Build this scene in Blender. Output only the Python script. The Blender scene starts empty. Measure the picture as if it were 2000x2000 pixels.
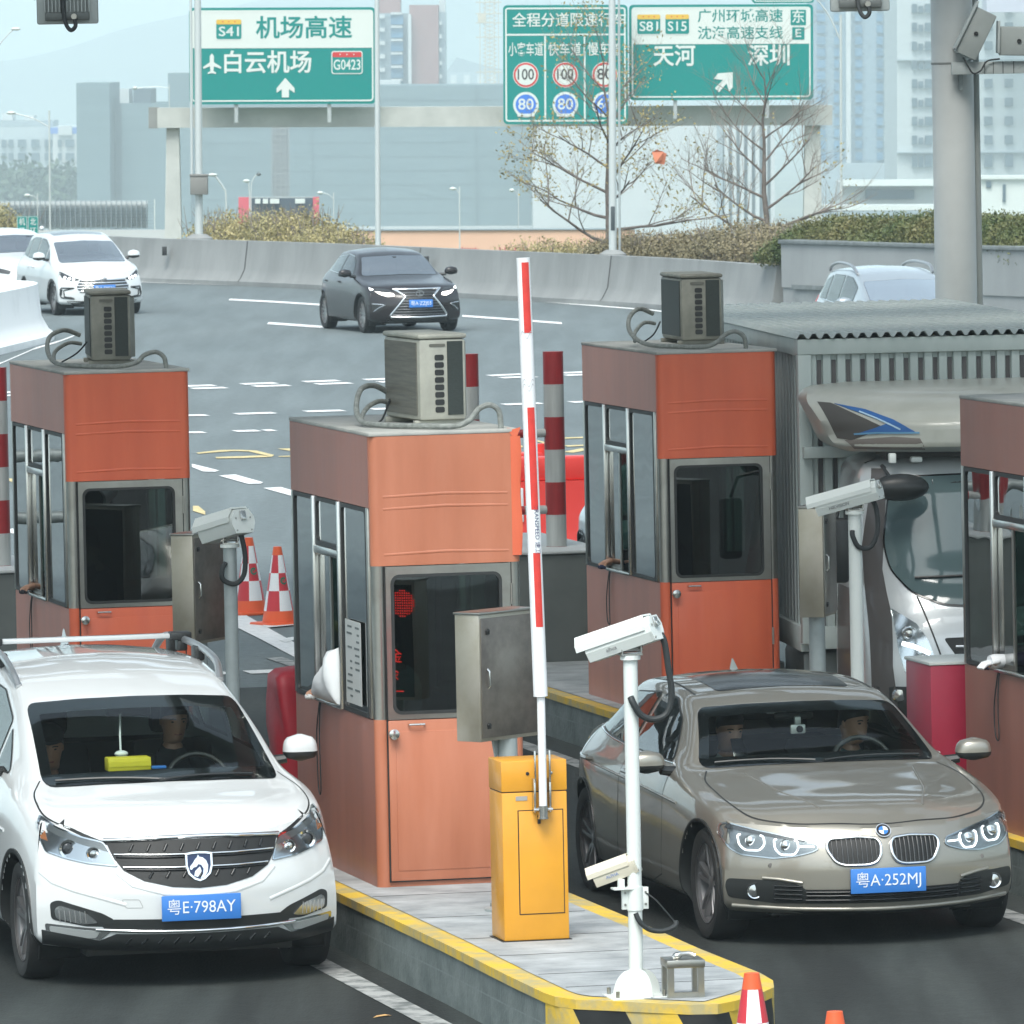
import bpy, bmesh, math, random
import numpy as np
from mathutils import Vector, Matrix, Euler
from mathutils.bvhtree import BVHTree
from mathutils.geometry import delaunay_2d_cdt
random.seed(7)
rng = np.random.RandomState(11)
sc = bpy.context.scene
col = sc.collection
R = math.radians
TH = R(13.1)                      # the lanes run 13.1 degrees left of the view
CAMH = 5.1
# ------------------------------------------------------------------ camera
FPX = 15630.0                     # focal length in pixels of a 2000 px frame
PITCH = math.atan(907 / FPX)
ROLL = 0.02
cd = bpy.data.cameras.new('camera'); cam = bpy.data.objects.new('camera', cd); col.objects.link(cam)
cd.sensor_width = 36.0; cd.lens = 36.0 * FPX / 2000.0
cd.clip_start = 1.0; cd.clip_end = 30000
cd.dof.use_dof = True; cd.dof.focus_distance = 46.0; cd.dof.aperture_fstop = 30.0
cam.matrix_world = Matrix.Translation((0, 0, CAMH)) @ Matrix.Rotation(R(90) - PITCH, 4, 'X') @ Matrix.Rotation(-ROLL, 4, 'Z')
sc.camera = cam
# ------------------------------------------------------------------ light
SUN_EL, SUN_AZ = R(56), R(192)
w = bpy.data.worlds.new('World'); sc.world = w; w.use_nodes = True
nt = w.node_tree; bg = nt.nodes['Background']
sky = nt.nodes.new('ShaderNodeTexSky'); sky.sky_type = 'NISHITA'; sky.sun_disc = False
sky.sun_elevation = SUN_EL; sky.sun_rotation = SUN_AZ
sky.air_density = 1.0; sky.dust_density = 2.5; sky.ozone_density = 1.6
hs = nt.nodes.new('ShaderNodeHueSaturation'); hs.inputs['Saturation'].default_value = 0.55      # overcast: most of the blue is gone
tn = nt.nodes.new('ShaderNodeMix'); tn.data_type = 'RGBA'; tn.blend_type = 'MULTIPLY'; tn.inputs[0].default_value = 1.0; tn.inputs[7].default_value = (0.94, 1.0, 0.965, 1)
nt.links.new(sky.outputs['Color'], hs.inputs['Color']); nt.links.new(hs.outputs['Color'], tn.inputs[6])
nt.links.new(tn.outputs[2], bg.inputs['Color']); bg.inputs['Strength'].default_value = 0.15
sd = bpy.data.lights.new('sun', 'SUN'); sun = bpy.data.objects.new('sun', sd); col.objects.link(sun)
sd.energy = 1.5; sd.angle = R(30); sd.color = (1.0, 0.965, 0.92)
# sky sun direction: azimuth measured clockwise from +Y
sdir = Vector((math.sin(SUN_AZ) * math.cos(SUN_EL), math.cos(SUN_AZ) * math.cos(SUN_EL), math.sin(SUN_EL)))
sun.rotation_euler = sdir.to_track_quat('Z', 'Y').to_euler()
sc.view_settings.view_transform = 'Standard'; sc.view_settings.look = 'None'
sc.view_settings.exposure = 1.12; sc.view_settings.gamma = 1.0
sc.cycles.max_bounces = 8; sc.cycles.volume_bounces = 1; sc.cycles.transparent_max_bounces = 12
sc.cycles.caustics_reflective = False; sc.cycles.caustics_refractive = False
# ------------------------------------------------------------------ coordinates
cT, sT = math.cos(TH), math.sin(TH)
def L(a, b, z=0.0):
    """lane frame (a across the lanes, b along them) to world"""
    return Vector((a * cT - b * sT, a * sT + b * cT, z))
cp, sp, cr, sr = math.cos(PITCH), math.sin(PITCH), math.cos(ROLL), math.sin(ROLL)
def ray(px, py):
    dx, dy = px - 1000.0, py - 1000.0
    x = dx * cr - dy * sr; y = dx * sr + dy * cr
    return Vector((x, FPX * cp - y * sp, -FPX * sp - y * cp))
def at(px, py, d):
    """world point at depth d seen at a photo pixel (survey of the far scenery)"""
    r = ray(px, py); return Vector((0, 0, CAMH)) + r * (d / r.y)
def gnd(px, py, z=0.0):
    r = ray(px, py); return Vector((0, 0, CAMH)) + r * ((z - CAMH) / r.z)
# ------------------------------------------------------------------ scene bookkeeping
def tag(o, label=None, cat=None, group=None, kind=None):
    if label: o['label'] = label
    if cat: o['category'] = cat
    if group: o['group'] = group
    if kind: o['kind'] = kind
    return o
def thing(name, label, cat, loc=(0, 0, 0), rz=TH, group=None):
    o = bpy.data.objects.new(name, None); col.objects.link(o)
    o.empty_display_size = 0.2
    o.location = loc; o.rotation_euler = (0, 0, rz)
    return tag(o, label, cat, group)
def kids(o):
    return [c for c in bpy.data.objects if c.parent is o]
def dup(o, loc=None, rz=None, label=None, parent=None, group=None):
    c = o.copy(); col.objects.link(c)
    if parent is not None: c.parent = parent
    for ch in kids(o): dup(ch, parent=c)
    if loc is not None: c.location = loc
    if rz is not None: c.rotation_euler = (0, 0, rz)
    if label: c['label'] = label
    if group: c['group'] = group
    return c
# ------------------------------------------------------------------ materials
MATS = {}
def mat(name, c, rough=0.5, metal=0.0, var=0.0, scale=6.0, bump=0.0, bscale=40.0, c2=None, spec=0.5, coat=0.0, emit=None, es=0.0, stretch=(1, 1, 1), detail=5.0, lo=0.35, hi=0.65):
    if name in MATS: return MATS[name]
    m = bpy.data.materials.new(name); m.use_nodes = True; MATS[name] = m
    n = m.node_tree.nodes; l = m.node_tree.links; p = n['Principled BSDF']
    p.inputs['Base Color'].default_value = (*c, 1); p.inputs['Roughness'].default_value = rough
    p.inputs['Metallic'].default_value = metal; p.inputs['Specular IOR Level'].default_value = spec
    p.inputs['Coat Weight'].default_value = coat; p.inputs['Coat Roughness'].default_value = 0.04
    if emit: p.inputs['Emission Color'].default_value = (*emit, 1); p.inputs['Emission Strength'].default_value = es
    if var or c2 or bump:
        tc = n.new('ShaderNodeTexCoord'); mp = n.new('ShaderNodeMapping'); mp.inputs['Scale'].default_value = stretch
        l.new(tc.outputs['Object'], mp.inputs['Vector'])
    if var or c2:
        t = n.new('ShaderNodeTexNoise'); t.inputs['Scale'].default_value = scale; t.inputs['Detail'].default_value = detail; t.inputs['Roughness'].default_value = 0.62
        l.new(mp.outputs['Vector'], t.inputs['Vector'])
        r = n.new('ShaderNodeValToRGB'); r.color_ramp.elements[0].position = lo; r.color_ramp.elements[1].position = hi
        b = c2 if c2 else tuple(min(1, x * (1 + var)) for x in c); a = c if c2 else tuple(x * (1 - var) for x in c)
        r.color_ramp.elements[0].color = (*a, 1); r.color_ramp.elements[1].color = (*b, 1)
        l.new(t.outputs['Fac'], r.inputs['Fac']); l.new(r.outputs['Color'], p.inputs['Base Color'])
        rr = n.new('ShaderNodeMapRange'); rr.inputs['To Min'].default_value = max(0.02, rough - 0.08); rr.inputs['To Max'].default_value = min(1, rough + 0.08)
        l.new(t.outputs['Fac'], rr.inputs['Value']); l.new(rr.outputs['Result'], p.inputs['Roughness'])
    if bump:
        t2 = n.new('ShaderNodeTexNoise'); t2.inputs['Scale'].default_value = bscale; t2.inputs['Detail'].default_value = 4
        l.new(mp.outputs['Vector'], t2.inputs['Vector'])
        bp = n.new('ShaderNodeBump'); bp.inputs['Strength'].default_value = bump; bp.inputs['Distance'].default_value = 0.02
        l.new(t2.outputs['Fac'], bp.inputs['Height']); l.new(bp.outputs['Normal'], p.inputs['Normal'])
    return m
def glass(name, tint, rough=0.01, bump=0.0, bscale=1.5, base=0.04, gain=1.0):
    """thin pane: tinted see-through plus a Fresnel mirror"""
    if name in MATS: return MATS[name]
    m = bpy.data.materials.new(name); m.use_nodes = True; MATS[name] = m
    n = m.node_tree.nodes; l = m.node_tree.links; n.remove(n['Principled BSDF'])
    tr = n.new('ShaderNodeBsdfTransparent'); tr.inputs['Color'].default_value = (*tint, 1)
    gl = n.new('ShaderNodeBsdfGlossy'); gl.inputs['Roughness'].default_value = rough; gl.inputs['Color'].default_value = (0.95, 0.97, 0.97, 1)
    lw = n.new('ShaderNodeLayerWeight'); lw.inputs['Blend'].default_value = 0.5
    pw = n.new('ShaderNodeMath'); pw.operation = 'POWER'; pw.inputs[1].default_value = 4.2
    ma = n.new('ShaderNodeMath'); ma.operation = 'MULTIPLY_ADD'; ma.inputs[1].default_value = gain; ma.inputs[2].default_value = base; ma.use_clamp = True
    mx = n.new('ShaderNodeMixShader'); out = n['Material Output']
    l.new(lw.outputs['Facing'], pw.inputs[0]); l.new(pw.outputs[0], ma.inputs[0])
    l.new(ma.outputs[0], mx.inputs['Fac']); l.new(tr.outputs[0], mx.inputs[1]); l.new(gl.outputs[0], mx.inputs[2]); l.new(mx.outputs[0], out.inputs['Surface'])
    if bump:
        tc = n.new('ShaderNodeTexCoord'); t = n.new('ShaderNodeTexNoise'); t.inputs['Scale'].default_value = bscale; t.inputs['Detail'].default_value = 1
        b = n.new('ShaderNodeBump'); b.inputs['Strength'].default_value = bump; b.inputs['Distance'].default_value = 0.02
        l.new(tc.outputs['Object'], t.inputs['Vector']); l.new(t.outputs['Fac'], b.inputs['Height'])
        l.new(b.outputs[0], gl.inputs['Normal'])
    return m
# ------------------------------------------------------------------ mesh builder
class MB:
    def __init__(s): s.v = []; s.f = []; s.m = []
    def add(s, vs, fs, m=0):
        k = len(s.v); s.v.extend(tuple(x) for x in vs)
        for f in fs: s.f.append(tuple(i + k for i in f)); s.m.append(m)
        return s
    def box(s, x0, x1, y0, y1, z0, z1, bev=0.0, m=0, M=None, seg=2):
        x0, x1 = min(x0, x1), max(x0, x1); y0, y1 = min(y0, y1), max(y0, y1); z0, z1 = min(z0, z1), max(z0, z1)
        vs = [(x, y, z) for z in (z0, z1) for y in (y0, y1) for x in (x0, x1)]
        fs = [(0, 2, 3, 1), (4, 5, 7, 6), (0, 1, 5, 4), (2, 6, 7, 3), (0, 4, 6, 2), (1, 3, 7, 5)]
        if bev > 0:
            bev = min(bev, 0.45 * min(x1 - x0, y1 - y0, z1 - z0))
            bm = bmesh.new(); bv = [bm.verts.new(v) for v in vs]
            for f in fs: bm.faces.new([bv[i] for i in f])
            bmesh.ops.bevel(bm, geom=bm.edges[:], offset=bev, segments=seg, profile=0.5, affect='EDGES')
            bm.verts.index_update()
            vs = [v.co.copy() for v in bm.verts]; fs = [[v.index for v in f.verts] for f in bm.faces]; bm.free()
        if M is not None: vs = [M @ Vector(v) for v in vs]
        return s.add(vs, fs, m)
    def ring_surface(s, rings, m=0, closed=True, caps=True):
        n = len(rings[0]); vs = [p for r in rings for p in r]; fs = []
        for i in range(len(rings) - 1):
            for j in range(n if closed else n - 1):
                k = (j + 1) % n
                fs.append((i * n + j, i * n + k, (i + 1) * n + k, (i + 1) * n + j))
        if caps and closed:
            fs.append(tuple(range(n - 1, -1, -1))); fs.append(tuple((len(rings) - 1) * n + j for j in range(n)))
        return s.add(vs, fs, m)
    def tube(s, path, r, n=8, m=0, caps=True, up=None):
        P = [Vector(p) for p in path]; rr = r if isinstance(r, (list, tuple)) else [r] * len(P)
        rings = []; prev = None
        for i, p in enumerate(P):
            t = (P[min(i + 1, len(P) - 1)] - P[max(i - 1, 0)]).normalized()
            if prev is None:
                a = Vector((0, 0, 1)) if abs(t.z) < 0.9 else Vector((1, 0, 0))
                x = t.cross(a).normalized()
            else:
                x = (prev - t * prev.dot(t)).normalized()
            prev = x; y = t.cross(x)
            rings.append([p + (x * math.cos(2 * math.pi * j / n) + y * math.sin(2 * math.pi * j / n)) * rr[i] for j in range(n)])
        return s.ring_surface(rings, m, True, caps)
    def cyl(s, p0, p1, r0, r1=None, n=20, m=0): return s.tube([p0, p1], [r0, r0 if r1 is None else r1], n, m)
    def lathe(s, prof, c=(0, 0, 0), n=24, m=0, axis='z', caps=False):
        rings = []
        for r, z in prof:
            rg = []
            for j in range(n):
                a = 2 * math.pi * j / n; x, y = r * math.cos(a), r * math.sin(a)
                p = {'z': (x, y, z), 'y': (x, -z, y), 'x': (z, x, y)}[axis]
                rg.append((p[0] + c[0], p[1] + c[1], p[2] + c[2]))
            rings.append(rg)
        return s.ring_surface(rings, m, True, caps)
    def prism(s, poly, a0, a1, plane='xy', m=0, M=None):
        def P(u, v, w): return {'xy': (u, v, w), 'xz': (u, w, v), 'yz': (w, u, v)}[plane]
        n = len(poly); vs = [P(u, v, a0) for u, v in poly] + [P(u, v, a1) for u, v in poly]
        if M is not None: vs = [M @ Vector(v) for v in vs]
        fs = [tuple(range(n))[::-1], tuple(range(n, 2 * n))] + [(i, (i + 1) % n, n + (i + 1) % n, n + i) for i in range(n)]
        return s.add(vs, fs, m)
    def ball(s, c, r, n=12, k=8, m=0):
        r = r if isinstance(r, (list, tuple)) else (r, r, r); rings = []
        for i in range(k + 1):
            t = math.pi * (i + 0.02) / (k + 0.04); rings.append([(c[0] + r[0] * math.sin(t) * math.cos(2 * math.pi * j / n), c[1] + r[1] * math.sin(t) * math.sin(2 * math.pi * j / n), c[2] + r[2] * math.cos(t)) for j in range(n)])
        return s.ring_surface(rings, m)
    def grid(s, G, m=0):
        G = np.asarray(G); a, b = G.shape[:2]
        return s.add(G.reshape(-1, 3).tolist(), [(i * b + j, i * b + j + 1, (i + 1) * b + j + 1, (i + 1) * b + j) for i in range(a - 1) for j in range(b - 1)], m)
    def build(s, name, mats, parent=None, smooth=35, loc=None, rz=None, fix=True):
        me = bpy.data.meshes.new(name); me.from_pydata([tuple(v) for v in s.v], [], s.f)
        mats = mats if isinstance(mats, (list, tuple)) else [mats]
        for x in mats: me.materials.append(x)
        if len(mats) > 1: me.polygons.foreach_set('material_index', s.m)
        if fix:
            bm = bmesh.new(); bm.from_mesh(me); bmesh.ops.recalc_face_normals(bm, faces=bm.faces[:]); bm.to_mesh(me); bm.free()
        if smooth:
            me.polygons.foreach_set('use_smooth', [True] * len(me.polygons)); me.set_sharp_from_angle(angle=R(smooth))
        o = bpy.data.objects.new(name, me); col.objects.link(o)
        if parent is not None: o.parent = parent
        if loc is not None: o.location = loc
        if rz is not None: o.rotation_euler = (0, 0, rz)
        return o
def rrect(x0, x1, z0, z1, r, n=5):
    pts = []
    for cx, cz, a0 in ((x1 - r, z1 - r, 0), (x0 + r, z1 - r, 90), (x0 + r, z0 + r, 180), (x1 - r, z0 + r, 270)):
        for i in range(n + 1):
            a = R(a0 + 90 * i / n); pts.append((cx + r * math.cos(a), cz + r * math.sin(a)))
    return pts
def ringpoly(mb, outer, inner, a0, a1, plane='xz', m=0):
    """frame between two outlines with the same number of points"""
    def P(u, v, w): return {'xy': (u, v, w), 'xz': (u, w, v), 'yz': (w, u, v)}[plane]
    n = len(outer); vs = []
    for poly, w_ in ((outer, a0), (inner, a0), (inner, a1), (outer, a1)): vs += [P(u, v, w_) for u, v in poly]
    fs = []
    for i in range(n):
        k = (i + 1) % n
        for q in range(4):
            q2 = (q + 1) % 4; fs.append((q * n + i, q * n + k, q2 * n + k, q2 * n + i))
    mb.add(vs, fs, m)
def smooth_path(pts, n=8):
    P = [np.array(p, float) for p in pts]; out = []
    for i in range(len(P) - 1):
        p0, p1, p2, p3 = P[max(i - 1, 0)], P[i], P[i + 1], P[min(i + 2, len(P) - 1)]
        for k in range(n):
            t = k / n
            out.append(tuple(0.5 * ((2 * p1) + (-p0 + p2) * t + (2 * p0 - 5 * p1 + 4 * p2 - p3) * t * t + (-p0 + 3 * p1 - 3 * p2 + p3) * t ** 3)))
    out.append(tuple(P[-1])); return out
FONT = None
def text_mesh(body, size, width=None, bold=0.0, align='CENTER', depth=0.0):
    cu = bpy.data.curves.new('lettering', 'FONT'); cu.body = body; cu.size = size; cu.align_x = align; cu.align_y = 'CENTER'
    cu.offset = bold; cu.extrude = depth; cu.resolution_u = 3
    o = bpy.data.objects.new('lettering', cu); col.objects.link(o)
    dg = bpy.context.evaluated_depsgraph_get()
    me = bpy.data.meshes.new_from_object(o.evaluated_get(dg)); bpy.data.objects.remove(o); bpy.data.curves.remove(cu)
    xs = [v.co.x for v in me.vertices]; 
    if width and xs:
        k = width / (max(xs) - min(xs)); c0 = (max(xs) + min(xs)) / 2
        for v in me.vertices: v.co.x = (v.co.x - c0) * k
    return me
def lettering(body, size, m, parent, loc, width=None, bold=0.0, depth=0.0, rot=None, align='CENTER', name='lettering'):
    """flat letters in the local xz plane facing -y"""
    me = text_mesh(body, size, width, bold, align, depth); me.materials.append(m)
    o = bpy.data.objects.new(name, me); col.objects.link(o); o.parent = parent; o.location = loc
    o.rotation_euler = rot if rot else (R(90), 0, 0)
    return o
# ================================================================== SETTING
def asphalt(name, a, b, a2, wear, con=0.0):
    m = mat(name, a, 0.85, scale=0.35, c2=b, bump=0.25, bscale=60, stretch=(1.0, 0.3, 1.0), lo=0.3, hi=0.7, spec=0.3)
    n = m.node_tree.nodes; l = m.node_tree.links; p = n['Principled BSDF']
    old = p.inputs['Base Color'].links[0].from_socket
    tc = n.new('ShaderNodeTexCoord')
    t = n.new('ShaderNodeTexNoise'); t.inputs['Scale'].default_value = 9; t.inputs['Detail'].default_value = 9; t.inputs['Roughness'].default_value = 0.75
    l.new(tc.outputs['Object'], t.inputs['Vector'])
    mp = n.new('ShaderNodeMapping'); mp.inputs['Scale'].default_value = (1.6, 0.10, 1); mp.inputs['Rotation'].default_value = (0, 0, -TH); l.new(tc.outputs['Object'], mp.inputs['Vector'])
    t3 = n.new('ShaderNodeTexNoise'); t3.inputs['Scale'].default_value = 1.3; t3.inputs['Detail'].default_value = 6; l.new(mp.outputs[0], t3.inputs['Vector'])
    mx = n.new('ShaderNodeMix'); mx.data_type = 'RGBA'; mx.blend_type = 'MULTIPLY'; mx.inputs[0].default_value = 0.55
    r = n.new('ShaderNodeValToRGB'); r.color_ramp.elements[0].position = .3; r.color_ramp.elements[1].position = .7; r.color_ramp.elements[0].color = (.55, .55, .55, 1); r.color_ramp.elements[1].color = (1.3, 1.3, 1.3, 1)
    l.new(t.outputs['Fac'], r.inputs[0]); l.new(old, mx.inputs[6]); l.new(r.outputs[0], mx.inputs[7])
    mx2 = n.new('ShaderNodeMix'); mx2.data_type = 'RGBA'; mx2.blend_type = 'MULTIPLY'; mx2.inputs[0].default_value = wear
    r2 = n.new('ShaderNodeValToRGB'); r2.color_ramp.elements[0].position = .38; r2.color_ramp.elements[1].position = .62; r2.color_ramp.elements[0].color = (.6 - con, .6 - con, .6 - con, 1); r2.color_ramp.elements[1].color = (1.1 + con, 1.1 + con * .95, 1.1 + con * .8, 1)
    l.new(t3.outputs['Fac'], r2.inputs[0]); l.new(mx.outputs[2], mx2.inputs[6]); l.new(r2.outputs[0], mx2.inputs[7])
    l.new(mx2.outputs[2], p.inputs['Base Color'])
    return m
M_ASPH = asphalt('asphalt', (0.128, 0.156, 0.160), (0.160, 0.190, 0.194), None, 0.3)
M_CONC = mat('concrete', (0.30, 0.31, 0.30), 0.85, scale=3, c2=(0.42, 0.43, 0.42), bump=0.15, bscale=30)
M_BARR = mat('barrier_concrete', (0.20, 0.21, 0.205), 0.8, scale=1.5, c2=(0.255, 0.265, 0.26), bump=0.1, stretch=(1, 1, 0.3))
M_WHITE = mat('white_paint', (0.74, 0.75, 0.74), 0.6, var=0.1, scale=12)
M_MARK = mat('road_marking_white', (0.55, 0.56, 0.55), 0.8, scale=14, c2=(0.75, 0.76, 0.75), lo=.25, hi=.55)
M_MARKY = mat('road_marking_yellow', (0.45, 0.38, 0.20), 0.8, scale=5, c2=(0.62, 0.50, 0.24))
M_EARTH = mat('earth', (0.14, 0.15, 0.10), 0.95, var=0.3, scale=0.02)
M_YEL = mat('yellow_paint', (0.40, 0.34, 0.17), 0.7, scale=4.5, c2=(0.66, 0.44, 0.045), bump=0.12, lo=.40, hi=.56, detail=12)
M_BLACK = mat('black_paint', (0.015, 0.016, 0.016), 0.5, var=0.3)
# ground: one far sheet, well below the raised toll plaza
g = MB(); g.add([(-9000, -300, -65), (9000, -300, -65), (9000, 16000, -65), (-9000, 16000, -65)], [(0, 1, 2, 3)])
tag(g.build('ground', M_EARTH, smooth=0), kind='structure')
vg = MB(); vg.grid([[(-420, y, z), (420, y, z)] for y, z in ((120, -8), (440, -8), (760, -64.5))])
tag(vg.build('verge', M_EARTH, smooth=0), kind='structure')
# hill range far behind
def hill(name, d, cols, x0, x1, y1=330, seed=3):
    rs = np.random.RandomState(seed); mb = MB(); G = []
    N = 60
    xs = np.linspace(x0, x1, N); ys = np.interp(xs, [c[0] for c in cols], [c[1] for c in cols])
    ys = ys + np.convolve(rs.randn(N + 8), np.ones(5) / 5, 'same')[4:-4] * 6
    for k, t in enumerate((0, .25, .5, .75, 1.0)):
        row = []
        for x, y in zip(xs, ys):
            p = at(x, y1 + (y - y1) * math.sin(t * math.pi / 2) ** 1.2, d + 900 * t + rs.rand() * 60)
            row.append(p)
        G.append(row)
    G.append([p + Vector((0, 900, -300)) for p in G[-1]])
    mb.grid(G)
    return tag(mb.build(name, mat('hill_forest', (0.045, 0.075, 0.05), 0.9, var=0.4, scale=0.01), smooth=60), kind='structure')
hill('hills', 7000, [(-200, 150), (60, 110), (250, 55), (420, 22), (600, -20), (900, -40), (1400, -60), (2200, -80)], -250, 2250, 420)
# plaza slab
bar = [gnd(x, y) for x, y in ((-420, 545), (-60, 540), (130, 543), (290, 552), (500, 560), (700, 570), (900, 582), (1080, 592), (1260, 603), (1400, 615), (1525, 627))]
bar = [Vector((p.x, p.y, 0)) for p in bar]
edge = [p + Vector((0, 0.5, 0)) for p in bar] + [gnd(1700, 640) + Vector((0, 25, 0)), Vector((60, 175, 0)), Vector((60, -60, 0)), Vector((-70, -60, 0)), Vector((-70, 260, 0))]
pl = MB(); n_ = len(edge)
pl.prism([(p.x, p.y) for p in edge], -1.2, 0.0)
tag(pl.build('plaza_road', [M_ASPH], smooth=0), kind='structure')
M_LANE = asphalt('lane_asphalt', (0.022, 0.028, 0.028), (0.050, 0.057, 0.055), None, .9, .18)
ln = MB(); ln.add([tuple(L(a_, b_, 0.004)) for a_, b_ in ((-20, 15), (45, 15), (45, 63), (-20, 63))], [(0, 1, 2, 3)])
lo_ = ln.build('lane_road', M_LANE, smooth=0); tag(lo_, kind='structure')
# markings: flat sheets 4 mm above the asphalt
def decal_poly(mb, pts, z=0.0085): mb.add([(p[0], p[1], z) for p in pts], [tuple(range(len(pts)))])
def quad_px(mb, pts): decal_poly(mb, [gnd(*p) for p in pts])
mk = MB()
def lane_rect(mb, a0, a1, b0, b1, z=0.0085):
    decal_poly(mb, [L(a0, b0), L(a1, b0), L(a1, b1), L(a0, b1)], z)
mw = MB()
for a0_, a1_, b0_, b1_ in ((8.93, 9.08, 30, 64), (13.2, 13.35, 30, 66), (10.62, 10.74, 44, 66)): mw.add([tuple(L(a_, b_, .0085)) for a_, b_ in ((a0_, b0_), (a1_, b0_), (a1_, b1_), (a0_, b1_))], [(0, 1, 2, 3)])      # worn edge lines along the kerbs
tag(mw.build('lane_edge_lines', [mat('road_marking_worn', (0.10, 0.115, 0.115), 0.85, scale=7, c2=(0.36, 0.37, 0.36), lo=.36, hi=.56, detail=10)], smooth=0), kind='structure')
def line_px(mb, a, b, wpx, n=1):
    A, B = gnd(*a), gnd(*b)
    d = (B - A).normalized(); nn = Vector((-d.y, d.x, 0))
    decal_poly(mb, [A - nn * wpx, B - nn * wpx, B + nn * wpx, A + nn * wpx])
# deceleration dashes in the middle of the plaza (surveyed on the ground)
def z1(x, y): return (340 + x * 400 / 1932, 540 + y * 400 / 1932)
def z2(x, y): return (880 + x * 400 / 1932, 540 + y * 400 / 1932)
def z3(x, y): return (360 + x * 240 / 966, 860 + y * 240 / 966)
def dash(a, b, t, z=z1):
    """dash between two surveyed end points, t = thickness along the depth in metres"""
    A, B = gnd(*z(*a)), gnd(*z(*b)); n = Vector((-sT, cT, 0)) * t * 0.5
    decal_poly(mk, [A - n, B - n, B + n, A + n])
for a, b in (((640, 1020), (960, 1008)), ((750, 1041), (1085, 1030)), ((1225, 998), (1550, 985)), ((1340, 1020), (1665, 1008)), ((60, 1040), (380, 1030)), ((170, 1062), (490, 1052)), ((1800, 978), (2120, 965)), ((1930, 1000), (2260, 986))):
    dash(a, b, 0.55)
for a, b in (((580, 1302), (945, 1290)), ((1235, 1278), (1595, 1268)), ((-60, 1318), (310, 1312)), ((1860, 1256), (2230, 1244)), ((570, 1464), (800, 1458)), ((850, 1458), (945, 1454)), ((-80, 1480), (285, 1474))): dash(a, b, 0.5)
for a, b in (((360, 940), (690, 925)), ((470, 960), (800, 948)), ((1050, 915), (1380, 900)), ((1080, 937), (1400, 924)), ((500, 1213), (860, 1200)), ((1130, 1190), (1500, 1180)), ((60, 975), (235, 968)), ((100, 1232), (250, 1226))): dash(a, b, 0.5, z2)
def zl(x, y): return (x * 120 / 362, 660 + y * 120 / 362)
for a, b, t in (((-300, 335), (76, 322), .6), ((0, 345), (76, 340), .4), ((-260, 512), (8, 505), .5), ((-200, 1105), (22, 1090), .4)): dash(a, b, t, zl)
for P in (((60, 190), (125, 205), (275, 242), (240, 252), (150, 250), (60, 215)), ((270, 282), (400, 273), (620, 335), (600, 345), (500, 347)), ((620, 380), (760, 372), (960, 432), (960, 470), (830, 438))):
    decal_poly(mk, [gnd(*z3(*p)) for p in P])
# broad white line running past the cones
decal_poly(mk, [gnd(*z3(*p)) for p in ((420, 1385), (490, 1383), (640, 1470), (855, 1590), (980, 1665), (980, 1770), (855, 1705), (600, 1570), (420, 1480))])
decal_poly(mk, [gnd(*z3(*p)) for p in ((640, 1484), (600, 1445), (860, 1420), (860, 1462))], 0.013)
decal_poly(mk, [gnd(*z3(*p)) for p in ((735, 1575), (860, 1555), (860, 1580), (790, 1600))], 0.013)
dash((490, 1830), (860, 1815), 0.35, z3); dash((240, 1838), (330, 1832), 0.35, z3)
for P in (((0, 1135), (100, 1125), (104, 1150), (104, 1165)),): decal_poly(mk, [gnd(*zl(*p)) for p in P])
# lane lines further out
def zA(x, y): return (x * 700 / 1932, y * 700 / 1932)
def strip_px(pts, w_):
    P = [gnd(*p) for p in pts]
    for i in range(len(P) - 1):
        A, B = P[i], P[i + 1]; n = Vector((0, w_ * 0.5, 0)); decal_poly(mk, [A - n, B - n, B + n, A + n])
strip_px([z1(520, 220), z1(950, 242), z1(1385, 270)], 1.0)
strip_px([z1(885, 443), z1(1430, 482)], 1.1)
strip_px([z2(110, 375), z2(630, 412), z2(1050, 445)], 1.0)
strip_px([(-200, 540), (120, 545), z1(0, 65), z1(700, 88), z1(1400, 120), (760, 568), z2(90, 185), z2(640, 222), z2(1890, 320), (1400, 622)], 0.7)   # edge line by the parapet
strip_px([(-60, 725), (0, 711), zA(190, 1880), zA(310, 1845), zA(400, 1812)], 1.3)
tag(mk.build('road_markings_white', [M_MARK], smooth=0), kind='structure')
my = MB()
def poly_y(P, z=z1): decal_poly(my, [gnd(*z(*p)) for p in P])
poly_y([(210, 1668), (440, 1642), (620, 1640), (780, 1648), (945, 1690), (920, 1706), (700, 1655), (560, 1652), (330, 1668), (230, 1678)])
poly_y([(390, 1708), (650, 1700), (830, 1692), (920, 1706), (650, 1718), (400, 1722)])
poly_y([(975, 1630), (1300, 1622), (1300, 1660), (1090, 1650)]); poly_y([(985, 1700), (1250, 1690), (1250, 1704), (990, 1706)])
poly_y([(620, 1580), (680, 1605), (680, 1618), (620, 1610)], z2); poly_y([(1060, 1600), (1300, 1590), (1300, 1600), (1110, 1612)], z2)
poly_y([(1060, 1660), (1240, 1625), (1300, 1640), (1160, 1668)], z2); poly_y([(1060, 1525), (1250, 1518), (1250, 1530), (1060, 1536)], z2); poly_y([(800, 1545), (900, 1570), (880, 1580), (800, 1560)], z2)
poly_y([(0, 826), (95, 835), (95, 860), (40, 842)], zl)
poly_y([(68, 520), (110, 520), (165, 565), (165, 590), (68, 560)], z3)
tag(my.build('road_markings_yellow', [M_MARKY], smooth=0), kind='structure')

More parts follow.
